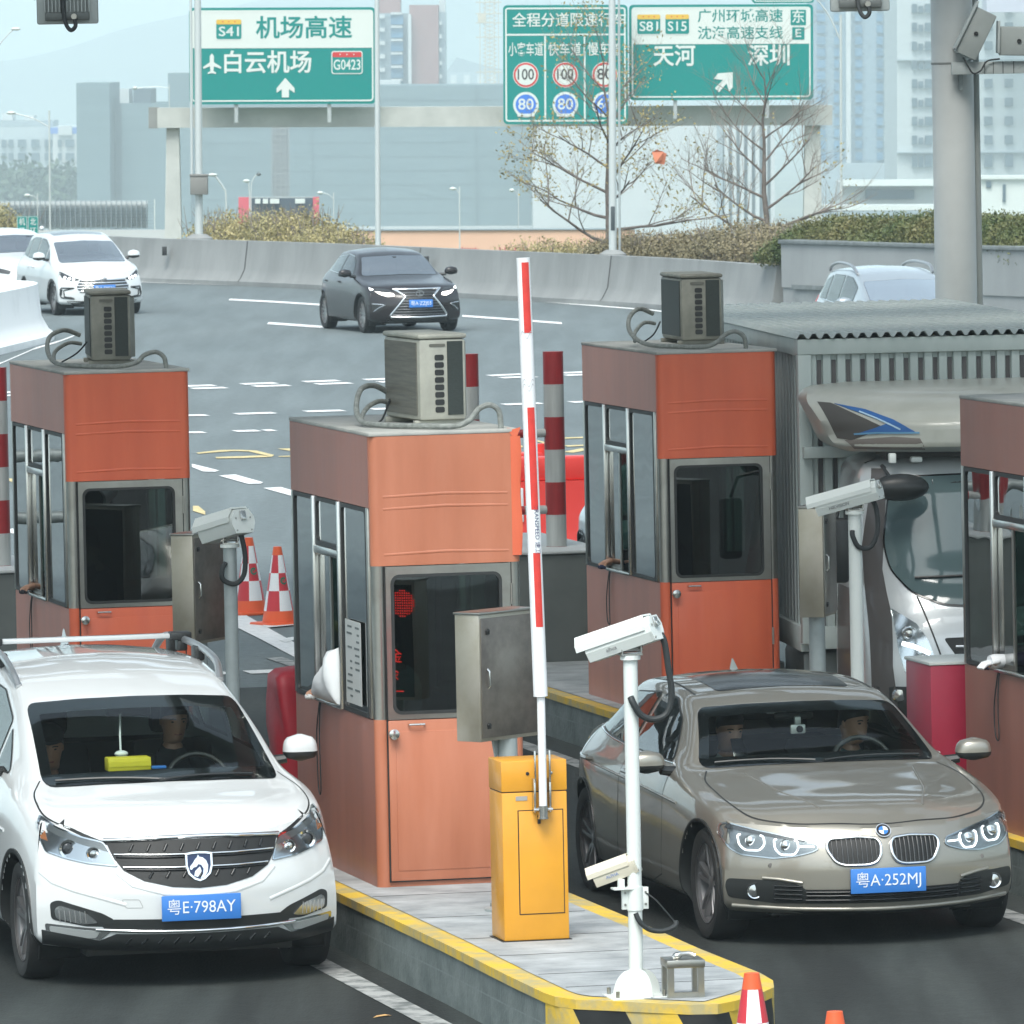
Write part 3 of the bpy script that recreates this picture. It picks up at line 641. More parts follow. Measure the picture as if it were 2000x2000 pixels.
class Car:
    def __init__(s, spec, step=0.03):
        s.sp = spec; st = spec['st']; rows = []
        W0 = None
        nR = 6
        for i, (y, zs, wd, wb, zb, x1, z1, zc, bow) in enumerate(st):
            h = zb - zs
            rr = [(wd - .075, zs), (wd - .018, zs + .05), (wd, zs + .25 * h), (wd - .003, zs + .52 * h), (wd - .014, zs + .80 * h), (wb, zb)]
            if i == 0:
                pts = [(x, yy, z) for (x, z), yy in zip(spec['corner'], spec['corner_y'])]
                xe, ze = pts[5][0], pts[5][2]; ye = pts[5][1]
                for f in (.86, .66, .44, .22, 0):
                    pts.append((xe * f, ye - bow * (1 - f ** spec['p']), ze + (zc - ze) * (1 - f ** 2)))
            else:
                pts = [(x, y, z) for x, z in rr]
                mx, mz = .5 * (wb + x1) + spec['bulge'] * min(1, (z1 - zb) / .4), .5 * (zb + z1) + (.012 if z1 - zb < .1 else 0)
                xs = [mx, x1, x1 * .67, x1 * .34, 0]
                zz = [mz, z1] + [z1 + (zc - z1) * (1 - (f ** 2)) for f in (.67, .34, 0)]
                for x, z in zip(xs, zz):
                    f = min(1, x / wb); pts.append((x, y - bow * (1 - f ** 2.2), z))
            rows.append(pts)
        S = np.array(rows)                                   # stations x 11 x 3
        ys = np.array([r[0] for r in st])
        yd = [ys[0]]
        for a, b in zip(ys[:-1], ys[1:]):
            k = max(1, int(round((b - a) / step))); yd += list(a + (b - a) * (np.arange(k) + 1) / k)
        D = pchip(ys, S, np.array(yd))                        # dense along the length
        rk = np.arange(11.0); rd = []
        per = spec.get('per', (2, 4, 6, 6, 5, 4, 6, 5, 5, 5))
        rd = [0.0]
        for q, k in enumerate(per): rd += list(q + (np.arange(k) + 1) / k)
        D2 = pchip(rk, np.swapaxes(D, 0, 1), np.array(rd))    # rows x stations x 3
        right = np.swapaxes(D2, 0, 1); left = right.copy(); left[:, :, 0] *= -1
        # front fascia: columns from the corner to the centre
        cor = S[0]; cols = []
        for j, f in enumerate((1.0, .86, .66, .44, .22, 0.0)):
            c = []
            for q in range(6):
                if j == 0: c.append(cor[q]); continue
                x0, y0, z0 = cor[q]; yc, zc_ = spec['nose'][q]
                if q == 5: c.append(cor[5 + j]); continue
                c.append((x0 * f, yc + (y0 - yc) * f ** spec['pf'], z0 + (zc_ - z0) * (1 - f ** 2)))
            cols.append(c)
        Fm = np.array(cols)
        full = np.concatenate([Fm, (Fm * np.array([-1, 1, 1]))[-2::-1]], 0)      # 11 columns
        tk = np.array([0, .14, .34, .56, .78, 1, 1.22, 1.44, 1.66, 1.86, 2.0])
        td = []
        nside = sum(per[5:])
        # match the hood edge columns of the top grid exactly
        tt = [rd[i] for i in range(len(rd)) if rd[i] >= 5]; mapk = np.interp(tt, [5, 6, 7, 8, 9, 10], tk[:6]); td = list(mapk) + list(2 - mapk[-2::-1])
        Fd = pchip(tk, full, np.array(td)); rdl = [r for r in rd if r <= 5]
        Fd = np.swapaxes(pchip(np.arange(6.0), np.swapaxes(Fd, 0, 1), np.array(rdl)), 0, 1)
        v = []; f = []
        def addgrid(G):
            k = len(v); a, b = G.shape[:2]; v.extend(G.reshape(-1, 3).tolist())
            f.extend((k + i * b + j, k + i * b + j + 1, k + (i + 1) * b + j + 1, k + (i + 1) * b + j) for i in range(a - 1) for j in range(b - 1))
        addgrid(right); addgrid(left); addgrid(Fd)
        # closing tail
        tail = np.concatenate([right[-1], left[-1][::-1]], 0); t2 = tail * np.array([.93, 1, .97]) + np.array([0, .07, .02])
        addgrid(np.stack([tail, t2])); c = len(v); v.append((0, float(t2[:, 1].mean()), float(t2[:, 2].mean()))); k = c - len(t2)
        f.extend((k + i, k + i + 1, c) for i in range(len(t2) - 1))
        bm = bmesh.new(); bv = [bm.verts.new(p) for p in v]
        for q in f:
            try: bm.faces.new([bv[i] for i in q])
            except ValueError: pass
        bmesh.ops.remove_doubles(bm, verts=bm.verts[:], dist=0.0008)
        bmesh.ops.dissolve_degenerate(bm, dist=0.0004, edges=bm.edges[:])
        bmesh.ops.recalc_face_normals(bm, faces=bm.faces[:])
        s.bm = bm; s.bvh = BVHTree.FromBMesh(bm); s.root = None
    # ---------------------------------------------------------------- projection
    def hit(s, p, mode, eps=0.0):
        u, w_ = p
        if mode == 'front': o, d = Vector((u, -3, w_)), Vector((0, 1, 0))
        elif mode == 'top': o, d = Vector((u, w_, 4)), Vector((0, 0, -1))
        elif mode == 'left': o, d = Vector((-4, u, w_)), Vector((1, 0, 0))
        else: o, d = Vector((4, u, w_)), Vector((-1, 0, 0))
        h, n, i, dist = s.bvh.ray_cast(o, d)
        if h is None:
            g = o + d * (3.2 if mode != 'top' else 3); h, n, i, dist = s.bvh.find_nearest(g)
        if n.dot(d) > 0: n = -n
        return h + n * eps, n
    def patch(s, name, poly, mode, m, eps=0.004, ds=0.03, parent=None, skirt=0.012, smooth=50, grid=None):
        P = dens(poly, ds); xs = [p[0] for p in P]; zs = [p[1] for p in P]; g = grid or ds
        pts = list(P); ne = len(P)
        x = min(xs) + g * .5
        while x < max(xs):
            z = min(zs) + g * .5
            while z < max(zs):
                if inpoly((x, z), P) and min((x - q[0]) ** 2 + (z - q[1]) ** 2 for q in P) > (g * .45) ** 2: pts.append((x, z))
                z += g
            x += g
        r = delaunay_2d_cdt([Vector(p) for p in pts], [(i, (i + 1) % ne) for i in range(ne)], [], 1, 1e-6)
        V2, F = r[0], r[2]; hits = [s.hit(p, mode, eps) for p in V2]; vs = [h[0] for h in hits]; fs = [tuple(q) for q in F]
        if skirt:
            cnt = {}
            for q in fs:
                for i in range(len(q)): e = (q[i], q[(i + 1) % len(q)]); cnt[tuple(sorted(e))] = cnt.get(tuple(sorted(e)), 0) + 1
            mp = {}
            for e, c in cnt.items():
                if c == 1:
                    for i in e:
                        if i not in mp: mp[i] = len(vs); vs.append(hits[i][0] - hits[i][1] * (eps + skirt))
            fs += [(e[0], e[1], mp[e[1]], mp[e[0]]) for e, c in cnt.items() if c == 1]
        mb = MB(); mb.add(vs, fs); return mb.build(name, m, parent or s.root, smooth=smooth)
    def ring(s, name, outer, inner, mode, m, eps=0.003, parent=None, k=2, smooth=50):
        n = len(outer); G = [[s.hit(tuple(np.array(a) * (1 - t / k) + np.array(b) * t / k), mode, eps)[0] for t in range(k + 1)] for a, b in zip(outer, inner)]
        G.append(G[0]); mb = MB(); mb.grid([[tuple(p) for p in r] for r in G]); return mb.build(name, m, parent or s.root, smooth=smooth)
    def line(s, name, pts, mode, m, w=0.006, eps=0.0015, closed=False, ds=0.03, parent=None, mb=None):
        """flat ribbon lying on the body"""
        P = dens(pts, ds, closed); n = len(P); G = []
        for i in range(n):
            a = np.array(P[i - 1] if (i or closed) else P[i]); b = np.array(P[(i + 1) % n] if (i < n - 1 or closed) else P[i]); t = (b - a) / (np.linalg.norm(b - a) + 1e-9)
            nn = np.array((-t[1], t[0])) * w * .5; G.append([tuple(s.hit(tuple(np.array(P[i]) + nn), mode, eps)[0]), tuple(s.hit(tuple(np.array(P[i]) - nn), mode, eps)[0])])
        if closed: G.append(G[0])
        q = mb or MB(); q.grid(G)
        return q if mb is not None else q.build(name, m, parent or s.root, smooth=60)
    def bead(s, name, pts, mode, m, r=0.006, eps=0.004, closed=False, ds=0.03, parent=None, n=8):
        """round trim bar lying on the body"""
        P = dens(pts, ds, closed); path = [s.hit(p, mode, eps)[0] for p in P]
        if closed: path.append(path[0])
        q = MB(); q.tube(path, r, n); return q.build(name, m, parent or s.root, smooth=60)
    def cut_arch(s, yc, zc, rad):
        bm = s.bm
        for v in bm.verts:
            if abs(v.co.x) > .5:
                dy, dz = v.co.y - yc, v.co.z - zc; q = math.hypot(dy, dz)
                if 0 < abs(q - rad) < 0.017: v.co.y = yc + dy * rad / q; v.co.z = zc + dz * rad / q
        kill = [f for f in bm.faces if all(abs(v.co.x) > .5 and math.hypot(v.co.y - yc, v.co.z - zc) < rad + 1e-4 for v in f.verts)]
        bmesh.ops.delete(bm, geom=kill, context='FACES')
    def cut(s, poly, mode, cond):
        kill = []
        for f in s.bm.faces:
            c = f.calc_center_median()
            if not cond(c): continue
            p = (c.x, c.z) if mode == 'front' else ((c.y, c.z) if mode == 'side' else (c.x, c.y))
            if inpoly(p, poly): kill.append(f)
        bmesh.ops.delete(s.bm, geom=kill, context='FACES')
    def finish_body(s, m, name='body'):
        me = bpy.data.meshes.new(name)
        lo = [v for v in s.bm.verts if not v.link_faces]; bmesh.ops.delete(s.bm, geom=lo, context='VERTS')
        s.bm.to_mesh(me); me.materials.append(m)
        me.polygons.foreach_set('use_smooth', [True] * len(me.polygons)); me.set_sharp_from_angle(angle=R(38))
        o = bpy.data.objects.new(name, me); col.objects.link(o); o.parent = s.root; return o
M_TYRE = mat('tyre_rubber', (0.018, 0.019, 0.019), 0.75, bump=.1, bscale=40)
M_ALLOY = mat('alloy_rim', (0.42, 0.42, 0.42), 0.32, 0.9)
M_ALLOYD = mat('alloy_dark', (0.26, 0.26, 0.265), 0.4, 0.8)
M_CHROME = mat('chrome', (0.80, 0.81, 0.82), 0.10, 1.0)
M_PLBLK = mat('black_plastic', (0.016, 0.018, 0.018), 0.42)
M_PLBLKG = mat('gloss_black', (0.008, 0.009, 0.010), 0.12)
M_MESHBK = mat('grille_mesh', (0.008, 0.009, 0.009), 0.6)
M_SEAT = mat('seat_fabric', (0.03, 0.032, 0.034), 0.8)
M_HLCHR = mat('lamp_reflector', (0.55, 0.57, 0.58), 0.16, 0.95)
M_HLDK = mat('lamp_housing', (0.05, 0.055, 0.06), 0.25, 0.3)
M_DRL = mat('running_light', (0.9, 0.92, 0.95), 0.3, emit=(0.92, 0.97, 1.0), es=1.3)
M_AMB = mat('amber_lens', (0.55, 0.16, 0.03), 0.3)
M_PLATEB = mat('plate_blue', (0.04, 0.19, 0.56), 0.4)
M_PLATEW = mat('plate_white', (0.72, 0.76, 0.80), 0.4)
M_GLCAR = glass('car_glass', (0.72, 0.78, 0.76), 0.006, base=0.03, gain=0.38)
M_GLLAMP = glass('lamp_glass', (0.90, 0.93, 0.94), 0.01, base=0.05, gain=0.7)
M_GLSIDE = glass('car_side_glass', (0.22, 0.26, 0.25), 0.006, base=0.07, gain=0.85)
def wheel(parent, x, y, r, wd, style, rimm):
    wl = thing('wheel', None, None, (x, y, r), 0); wl.parent = parent; sg = 1 if x > 0 else -1
    t = MB(); h = wd / 2; rr = r * 0.70
    t.lathe([(rr, -h * .8), (r * .84, -h), (r * .95, -h * .93), (r * .99, -h * .7), (r, -h * .3), (r, h * .3), (r * .99, h * .7), (r * .95, h * .93), (r * .84, h), (rr, h * .8), (rr * .98, 0)], (0, 0, 0), 44, axis='x'); t.build('tyre', M_TYRE, wl, smooth=40)
    m = MB()
    m.lathe([(rr * 1.005, sg * h * .86), (rr * 1.02, sg * h * .70), (rr * .95, sg * h * .60), (rr * .92, -sg * h * .3), (rr * .2, -sg * h * .3), (rr * .2, -sg * h * .32), (rr * .97, -sg * h * .5)], (0, 0, 0), 44, axis='x', m=1)
    n = 5 if style != 'ten' else 7
    for k in range(n):
        for o in ((-.17, .17) if style in ('double', 'ten') else (0,)):
            a = 2 * math.pi * k / n + .3
            da = o
            w0, w1 = (0.028, 0.020) if style != 'wide' else (.055, .075)
            p = []
            for q, (rad, ang, ww, xx) in enumerate(((rr * .16, a + da * 1.6, w0, .55), (rr * .55, a + da * 1.15, w1, .68), (rr * .965, a + da * .95, w1 * .95, .74))):
                c = Vector((0, math.cos(ang), math.sin(ang))); tn = Vector((0, -math.sin(ang), math.cos(ang)))
                X = Vector((sg * h * xx, 0, 0)); X2 = Vector((sg * h * (xx - .28), 0, 0))
                p.append([c * rad + tn * ww * r / .32 * .5 + X, c * rad - tn * ww * r / .32 * .5 + X, c * rad - tn * ww * .7 + X2, c * rad + tn * ww * .7 + X2])
            m.ring_surface(p, 0)
    m.lathe([(0.0, sg * h * .62), (rr * .12, sg * h * .62), (rr * .22, sg * h * .52), (rr * .22, sg * h * .2)], (0, 0, 0), 24, axis='x')
    m.build('rim', [rimm, M_ALLOYD], wl, smooth=40)
    return wl
def car_common(c, spec, paint, label, cat, loc, rz, group=None, name='car'):
    """root, wheels, arches, floor, seats, dash"""
    r = thing(name, label, cat, loc, rz, group); c.root = r
    wr = spec['wr']; tr = spec['track']
    for yw in spec['wy']:
        c.cut_arch(yw, wr, wr + spec.get('gap', .05))
    for yw in spec['wy']:
        for sx in (-1, 1):
            wheel(r, sx * (tr - .125), yw, wr, .215, spec.get('rim', 'double'), spec.get('rimm', M_ALLOY))
            ar = MB(); ra = wr + spec.get('gap', .05)
            ang = [R(-35 + 250 * k / 40) for k in range(41)]
            G = []
            for a in ang:
                py, pz = yw + ra * math.cos(a), wr + ra * math.sin(a)
                if pz < .14: pz = .14
                md_ = 'right' if sx > 0 else 'left'; h = c.hit((py, pz), md_)[0]; xo = abs(h.x); fl_ = 1.0 + (.05 if not spec.get('lip') else .07)
                py2, pz2 = yw + ra * fl_ * math.cos(a), max(.14, wr + ra * fl_ * math.sin(a)); x2 = abs(c.hit((py2, pz2), md_)[0].x)
                pm_, zm_ = (py + py2) / 2, (pz + pz2) / 2; xm = abs(c.hit((pm_, zm_), md_)[0].x)
                G.append([(sx * (x2 - .004), py2, pz2), (sx * (x2 + .009), py2, pz2), (sx * (xm + .010), pm_, zm_), (sx * (xo + .005), py, pz), (sx * (xo - .06), py, pz - .003), (sx * .50, py, pz)])
            ar.grid(G); ar.build('wheel_arch', M_PLBLK, r, smooth=40)
    fl = MB(); L_ = spec['L']
    fl.box(-tr + .30, tr - .30, .35, L_ - .3, .17, .22); fl.box(-.72, .72, .95 + spec['wy'][0] * .4, spec['wy'][1] - .40, .2, .30); fl.build('underbody', M_PLBLK, r, smooth=0)
    return r
def interior(c, spec):
    r = c.root; yc, zd = spec['dash']; hw = spec['cab_w']
    d = MB(); d.prism([(yc - .10, zd - .06), (yc + .15, zd + .005), (yc + .42, zd - .01), (yc + .50, zd - .08), (yc + .50, zd - .45), (yc, zd - .45)], -hw, hw, 'yz'); d.build('dashboard', mat('dash_plastic', (0.025, 0.028, 0.028), .7), r, smooth=40)
    for sx in (-1, 1):
        s_ = MB(); sy = spec['seat_y']; sz = spec['seat_z']; x = sx * .36
        s_.box(x - .25, x + .25, sy - .45, sy + .08, sz - .14, sz, .05); 
        s_.box(x - .24, x + .24, -.07, .07, 0, .60, .06, M=Matrix.Translation((0, sy + .08, sz - .04)) @ Matrix.Rotation(R(-20), 4, 'X')); s_.box(x - .12, x + .12, sy + .24, sy + .34, sz + .56, sz + .76, .045); s_.build('seat', M_SEAT, r)
    s_ = MB(); s_.box(-hw + .1, hw - .1, sy + .75, sy + .95, sz - .15, sz + .5, .08); s_.build('rear_bench', M_SEAT, r)
    cb = MB(); cb.box(-hw + .02, hw - .02, yc + .45, spec['L'] - .9, .28, .34); cb.build('cabin_floor', M_SEAT, r, smooth=0)
    sw = MB(); cx = .36; T = Matrix.Translation((cx, sy - .58, zd - .03)) @ Matrix.Rotation(R(65), 4, 'X')
    ring = [T @ Vector((.185 * math.cos(2 * math.pi * k / 24), .185 * math.sin(2 * math.pi * k / 24), 0)) for k in range(25)]; sw.tube(ring, .016, 8)
    for a in (0, 120, 240): sw.tube([T @ Vector((0, 0, -.01)), T @ Vector((.18 * math.cos(R(a + 30)), .18 * math.sin(R(a + 30)), 0))], .014, 6)
    sw.build('steering_wheel', M_PLBLK, r)
def windows(c, ws, sides, spec, frit=.045, side_trim=M_PLBLK, wsglass=None):
    """windscreen outline (front view) and side window outlines (side view)"""
    r = c.root; wso = rnd(ws, .05)
    c.cut(poly_off(wso, frit * .55), 'front', lambda q: q.y < spec['ws_y'] and q.z > spec['ws_z'])
    fr = c.ring('windscreen_frame', poly_off(dens(wso, .05), -.004), poly_off(dens(wso, .05), frit), 'front', M_PLBLKG, .003)
    c.patch('windscreen', wso, 'front', wsglass or M_GLCAR, .0055, .05, skirt=0.0)
    for poly in sides:
        po = rnd(poly, .03)
        c.cut(poly_off(po, .022), 'side', lambda q: abs(q.x) > .42 and q.z > spec['ws_z'] - .15)
        for md in ('left', 'right'):
            c.ring('window_seal', poly_off(dens(po, .05), -.010), poly_off(dens(po, .05), .034), md, side_trim, .003)
            c.patch('side_window', po, md, M_GLSIDE, .0055, .06, skirt=0)
def mirror(c, x, y, z, paint, sg, size=(.115, .075, .07)):
    m = thing('door_mirror', None, None, (sg * x, y, z), 0); m.parent = c.root
    a, b, h = size
    def shell(z0, z1, name, mm, grow=0):
        q = MB(); rings = []
        for i in range(9):
            t = -1 + 2 * i / 8; zz = t
            if zz < z0 - 1e-6 or zz > z1 + 1e-6: continue
            k = (1 - abs(zz) ** 3.0) ** (1 / 2.4) if abs(zz) < 1 else 0.02; k = max(k, .12)
            rings.append([(sg * a * (1 + grow) * k * math.copysign(abs(math.cos(u)) ** .75, math.cos(u)) * (1 - .10 * zz), -b * (1 + grow) * k * math.copysign(abs(math.sin(u)) ** .8, math.sin(u)), h * zz * (1 + grow)) for u in [2 * math.pi * j / 24 for j in range(24)]])
        q.ring_surface(rings); q.build(name, mm, m, smooth=60)
    shell(-.25, 1, 'housing', paint); shell(-1, -.25, 'lower_shell', M_PLBLK, -.015)
    q = MB(); q.tube([(-sg * a * .8, .0, -h * .75), (-sg * (a + .06), .02, -h * .9), (-sg * (a + .13), .03, -h * .95)], [.026, .03, .03], 8); q.build('mirror_arm', M_PLBLK, m)
    return m
def plate(c, z, txt, y=-.012, w=.44, h=.14, pos=None, tilt=0):
    p = thing('licence_plate', None, None, (0, y, z), 0); p.parent = c.root; p.rotation_euler = (R(tilt), 0, 0)
    q = MB(); q.box(-w / 2, w / 2, 0, .012, -h / 2, h / 2, .004); q.build('plate_board', M_PLATEB, p)
    lettering(txt, h * .66, M_PLATEW, p, (0, -.002, 0), width=w * .86, bold=.0)
    return p
def seams(c, door_polys, hood=None):
    for k, poly in enumerate(door_polys):
        for md in ('left', 'right'):
            c.line('door_seam', poly, md, M_BLACK, .008, .0012, closed=False)
    if hood:
        c.line('bonnet_seam', [p[:2] for p in smooth_path([(x, y, 0) for x, y in hood], 6)], 'top', M_BLACK, .009, .0012)
# ================================================================== CARS
def paint(name, c, metal=0.0, rough=0.35, coat=1.0):
    m = mat(name, c, rough, metal, coat=coat); return m
P_SAND = paint('paint_sand_metallic', (0.30, 0.285, 0.245), .62, .38)
P_WHITE = paint('paint_white', (0.62, 0.645, 0.645), 0, .4)
P_DARK = paint('paint_dark_metallic', (0.012, 0.009, 0.010), 0, .22, .25)
P_SILVER = paint('paint_silver', (0.40, 0.44, 0.46), .6, .35)
mirr = lambda P: [(-x, z) for x, z in P]
# ------------------------------------------------------------------ sand metallic saloon
SED = dict(L=4.63, p=1.9, pf=1.9, bulge=.022, wr=.322, track=.885, wy=(.80, 3.61), gap=.035, rim='double', rimm=M_ALLOYD,
    corner=[(.80, .20), (.835, .24), (.845, .34), (.84, .45), (.825, .58), (.79, .70)], corner_y=[.46, .42, .40, .40, .42, .47],
    nose=[(.10, .185), (.045, .215), (.0, .33), (-.002, .44), (.025, .56), (.07, .655)],
    dash=(1.45, .89), cab_w=.66, seat_y=2.35, seat_z=.45, ws_y=2.2, ws_z=.87,
    st=[(.47, .2, .84, .79, .70, 0, 0, .668, .38), (.62, .2, .882, .84, .745, .62, .765, .785, .32), (.90, .2, .903, .856, .80, .64, .828, .855, .17), (1.25, .2, .905, .848, .855, .66, .885, .912, .12),
        (1.47, .2, .905, .838, .885, .69, .925, .945, .13), (1.75, .2, .905, .828, .90, .64, 1.085, 1.12, .11), (2.0, .2, .905, .822, .91, .58, 1.215, 1.25, .09), (2.25, .2, .905, .818, .916, .56, 1.282, 1.32, .05),
        (2.8, .2, .905, .815, .926, .55, 1.315, 1.365, 0), (3.3, .2, .90, .80, .93, .535, 1.295, 1.34, 0), (3.75, .2, .875, .765, .935, .515, 1.15, 1.185, 0), (4.02, .2, .80, .70, .94, .50, 1.03, 1.045, 0), (4.24, .2, .735, .635, .94, .48, .97, .98, 0), (4.42, .22, .63, .55, .91, .44, .93, .935, 0)])
def build_sedan():
    c = Car(SED); r = car_common(c, SED, P_SAND, 'sand metallic saloon with lit white ring headlights driving out beside the striped island nose', 'car', L(12.18, 43.2), TH, name='saloon_car')
    interior(c, SED)
    ws = [(-.705, .925), (-.35, .938), (0, .942), (.35, .938), (.705, .925), (.580, 1.222), (.3, 1.238), (0, 1.243), (-.3, 1.238), (-.580, 1.222)]
    sides = [[(1.74, .945), (2.62, .955), (2.58, 1.262), (2.30, 1.252), (2.02, 1.155)], [(2.70, .958), (3.30, .98), (3.66, 1.0), (3.48, 1.15), (3.22, 1.23), (2.67, 1.264)]]
    windows(c, ws, sides, SED)
    tr = [(1.68, .932), (2.2, .938), (2.65, .945), (3.2, .96), (3.70, .985)]
    for md in ('left', 'right'): c.bead('waist_trim', tr, md, M_CHROME, .006, .004)
    seams(c, [[(1.62, .87), (1.60, .6), (1.62, .30), (1.9, .235), (2.6, .235), (2.66, .40), (2.66, .94)], [(2.66, .94), (2.66, .40), (2.72, .235), (3.1, .235), (3.22, .42), (3.42, .65), (3.72, .80), (3.80, 1.0)]],
          [(-.69, 1.36), (-.75, 1.15), (-.755, .88), (-.745, .64), (-.70, .46), (-.57, .325), (-.36, .205), (0, .125), (.36, .205), (.57, .325), (.70, .46), (.745, .64), (.755, .88), (.75, 1.15), (.69, 1.36)])
    for y in (1.85 + .6, 3.48):
        for md, sg in (('left', -1), ('right', 1)):
            h = c.hit((y, .82), md)[0]; q = MB(); q.tube([(h.x - sg * .01, y - .09, .82), (h.x + sg * .028, y - .06, .825), (h.x + sg * .03, y + .06, .827), (h.x - sg * .01, y + .09, .823)], .013, 8); q.build('door_handle', P_SAND, r)
    c.patch('sunroof', rnd([(-.40, 2.18), (.40, 2.18), (.42, 2.78), (-.42, 2.78)], .06), 'top', M_PLBLKG, .003, .08)
    # character crease and roof seams
    for md in ('left', 'right'): c.bead('body_crease', [(1.3, .74), (2.2, .775), (3.2, .80), (3.9, .82)], md, P_SAND, .009, -.003)
    for sx in (-1, 1): c.line('roof_seam', [(sx * .535, 2.2), (sx * .53, 2.6), (sx * .52, 3.2)], 'top', M_BLACK, .012, .001)
    for sx in (-1, 1): c.bead('bonnet_crease', [(sx * .30, .30), (sx * .42, .7), (sx * .50, 1.2)], 'top', P_SAND, .010, -.0055)
    # front: headlamps
    hl = [(.365, .560), (.375, .598), (.50, .627), (.66, .660), (.80, .698), (.835, .690), (.845, .63), (.815, .56), (.76, .522), (.60, .505), (.48, .520), (.40, .542)]
    for sx in (-1, 1):
        h_ = thing('headlamp', None, None, (0, 0, 0), 0); h_.parent = r; f = lambda P: [(sx * x, z) for x, z in P]
        c.patch('lamp_housing', f(rnd(hl, .02)), 'front', mat('lamp_grey', (.20, .22, .23), .22, .6), .003, .03, parent=h_)
        c.patch('lamp_brow', f(rnd([(.42, .598), (.50, .620), (.66, .652), (.80, .690), (.82, .668), (.66, .634), (.50, .606)], .008)), 'front', M_HLDK, .0055, .03, parent=h_)
        c.ring('chrome_edge', f(dens(rnd(hl, .02), .03)), f(poly_off(dens(rnd(hl, .02), .03), .006)), 'front', M_HLCHR, .006, parent=h_)
        for (x, w_) in ((.53, .062), (.70, .066)):
            zc = .578 if x < .6 else .600
            pl_ = [(x - w_ * .95, zc + .028), (x - w_ * .95, zc - .018), (x - w_ * .55, zc - .050), (x + w_ * .55, zc - .050), (x + w_ * .95, zc - .018), (x + w_ * .95, zc + .034)]
            c.bead('light_ring', f(rnd(pl_, .015)), 'front', M_DRL, .005, .008, parent=h_, ds=.02)
            hp, nn = c.hit((sx * x, zc), 'front', .004); q = MB(); q.lathe([(.0, .016), (.016, .013), (.026, .004), (.034, .003), (.036, -.01)], tuple(hp), 20, axis='y'); q.build('projector', M_HLCHR, h_)
        c.bead('light_bar', f([(.39, .572), (.44, .572), (.475, .575)]), 'front', M_DRL, .005, .008, parent=h_)
        c.patch('lamp_glass', f(rnd(hl, .02)), 'front', M_GLLAMP, .013, .03, parent=h_)
        # kidney grille
        kd = [(.028, .585), (.05, .612), (.15, .622), (.30, .612), (.325, .588), (.322, .55), (.285, .488), (.24, .470), (.11, .470), (.06, .482), (.034, .52)]
        g_ = thing('kidney_grille', None, None, (0, 0, 0), 0); g_.parent = r
        c.patch('grille_opening', f(rnd(kd, .02)), 'front', M_MESHBK, .004, .04, parent=g_)
        c.bead('grille_surround', f(rnd(kd, .025)), 'front', M_CHROME, .010, .007, True, parent=g_)
        for k in range(10):
            x = .058 + k * .0265; zt = .612 if .06 < x < .29 else .60; zb = .478 if .07 < x < .27 else .50
            c.bead('grille_slat', f([(x, zb), (x, zt)]), 'front', mat('slat_grey', (.10, .10, .10), .3, .8), .0035, .009, parent=g_)
        # fog lamps and lower corners
        fg = [(.44, .335), (.50, .372), (.60, .385), (.83, .392), (.842, .35), (.825, .285), (.60, .255), (.44, .255)]
        c.patch('lower_intake', f(rnd(fg, .02)), 'front', M_PLBLK, .003, .04)
        hp, nn = c.hit((sx * .70, .325), 'front', .004); fl_ = thing('fog_lamp', None, None, tuple(hp), 0); fl_.parent = r
        q = MB(); q.lathe([(0, .006), (.022, .004), (.034, .002), (.038, -.02)], (0, 0, 0), 24, axis='y'); q.build('lamp_lens', M_HLCHR, fl_); q = MB(); q.lathe([(.038, .008), (.044, .010), (.046, -.02), (.038, -.02)], (0, 0, 0), 24, axis='y'); q.build('lamp_bezel', M_CHROME, fl_)
        for z in (.28, .305, .33, .352): c.bead('intake_slat', f([(.46, z), (.52, z), (.60, z + .003)]), 'front', M_PLBLKG, .006, .006)
        c.bead('intake_trim', f([(.46, .372), (.58, .392), (.66, .398)]), 'front', P_SAND, .010, .002)
        hp, nn = c.hit((sx * .62, .47), 'front', .001); q = MB(); q.lathe([(0, .004), (.012, .003), (.013, -.004)], tuple(hp), 12, axis='y'); q.build('parking_sensor', mat('sensor', (.15, .14, .13), .5), r)
        mirror(c, .985, 1.60, .955, P_SAND, sx, (.105, .075, .068))
    c.patch('lower_grille', rnd([(-.45, .335), (.45, .335), (.45, .255), (-.45, .255)], .01), 'front', M_MESHBK, .003, .05)
    for z in (.275, .30, .32): c.bead('intake_slat', [(-.44, z), (0, z), (.44, z)], 'front', M_PLBLKG, .006, .006)
    c.bead('bumper_lip', [(-.80, .235), (-.5, .222), (0, .218), (.5, .222), (.80, .235)], 'front', P_SAND, .014, .0)
    c.patch('under_lip', [(-.55, .215), (.55, .215), (.52, .190), (-.52, .190)], 'front', M_PLBLK, .003, .05)
    # roundel
    hp, nn = c.hit((0, .652), 'front', .002); rd = thing('roundel_badge', None, None, tuple(hp + Vector((0, -.002, 0))), 0); rd.parent = r; rd.rotation_euler = (R(-38), 0, 0)
    q = MB(); q.lathe([(.0, .004), (.034, .005), (.042, .006), (.044, 0), (.043, -.01)], (0, 0, 0), 28, axis='y'); q.build('badge_rim', mat('badge_black', (.012, .012, .014), .2), rd)
    q = MB(); q.lathe([(.0405, .0075), (.044, .0075), (.0445, .0), (.0405, .0)], (0, 0, 0), 28, axis='y'); q.build('badge_ring', M_CHROME, rd)
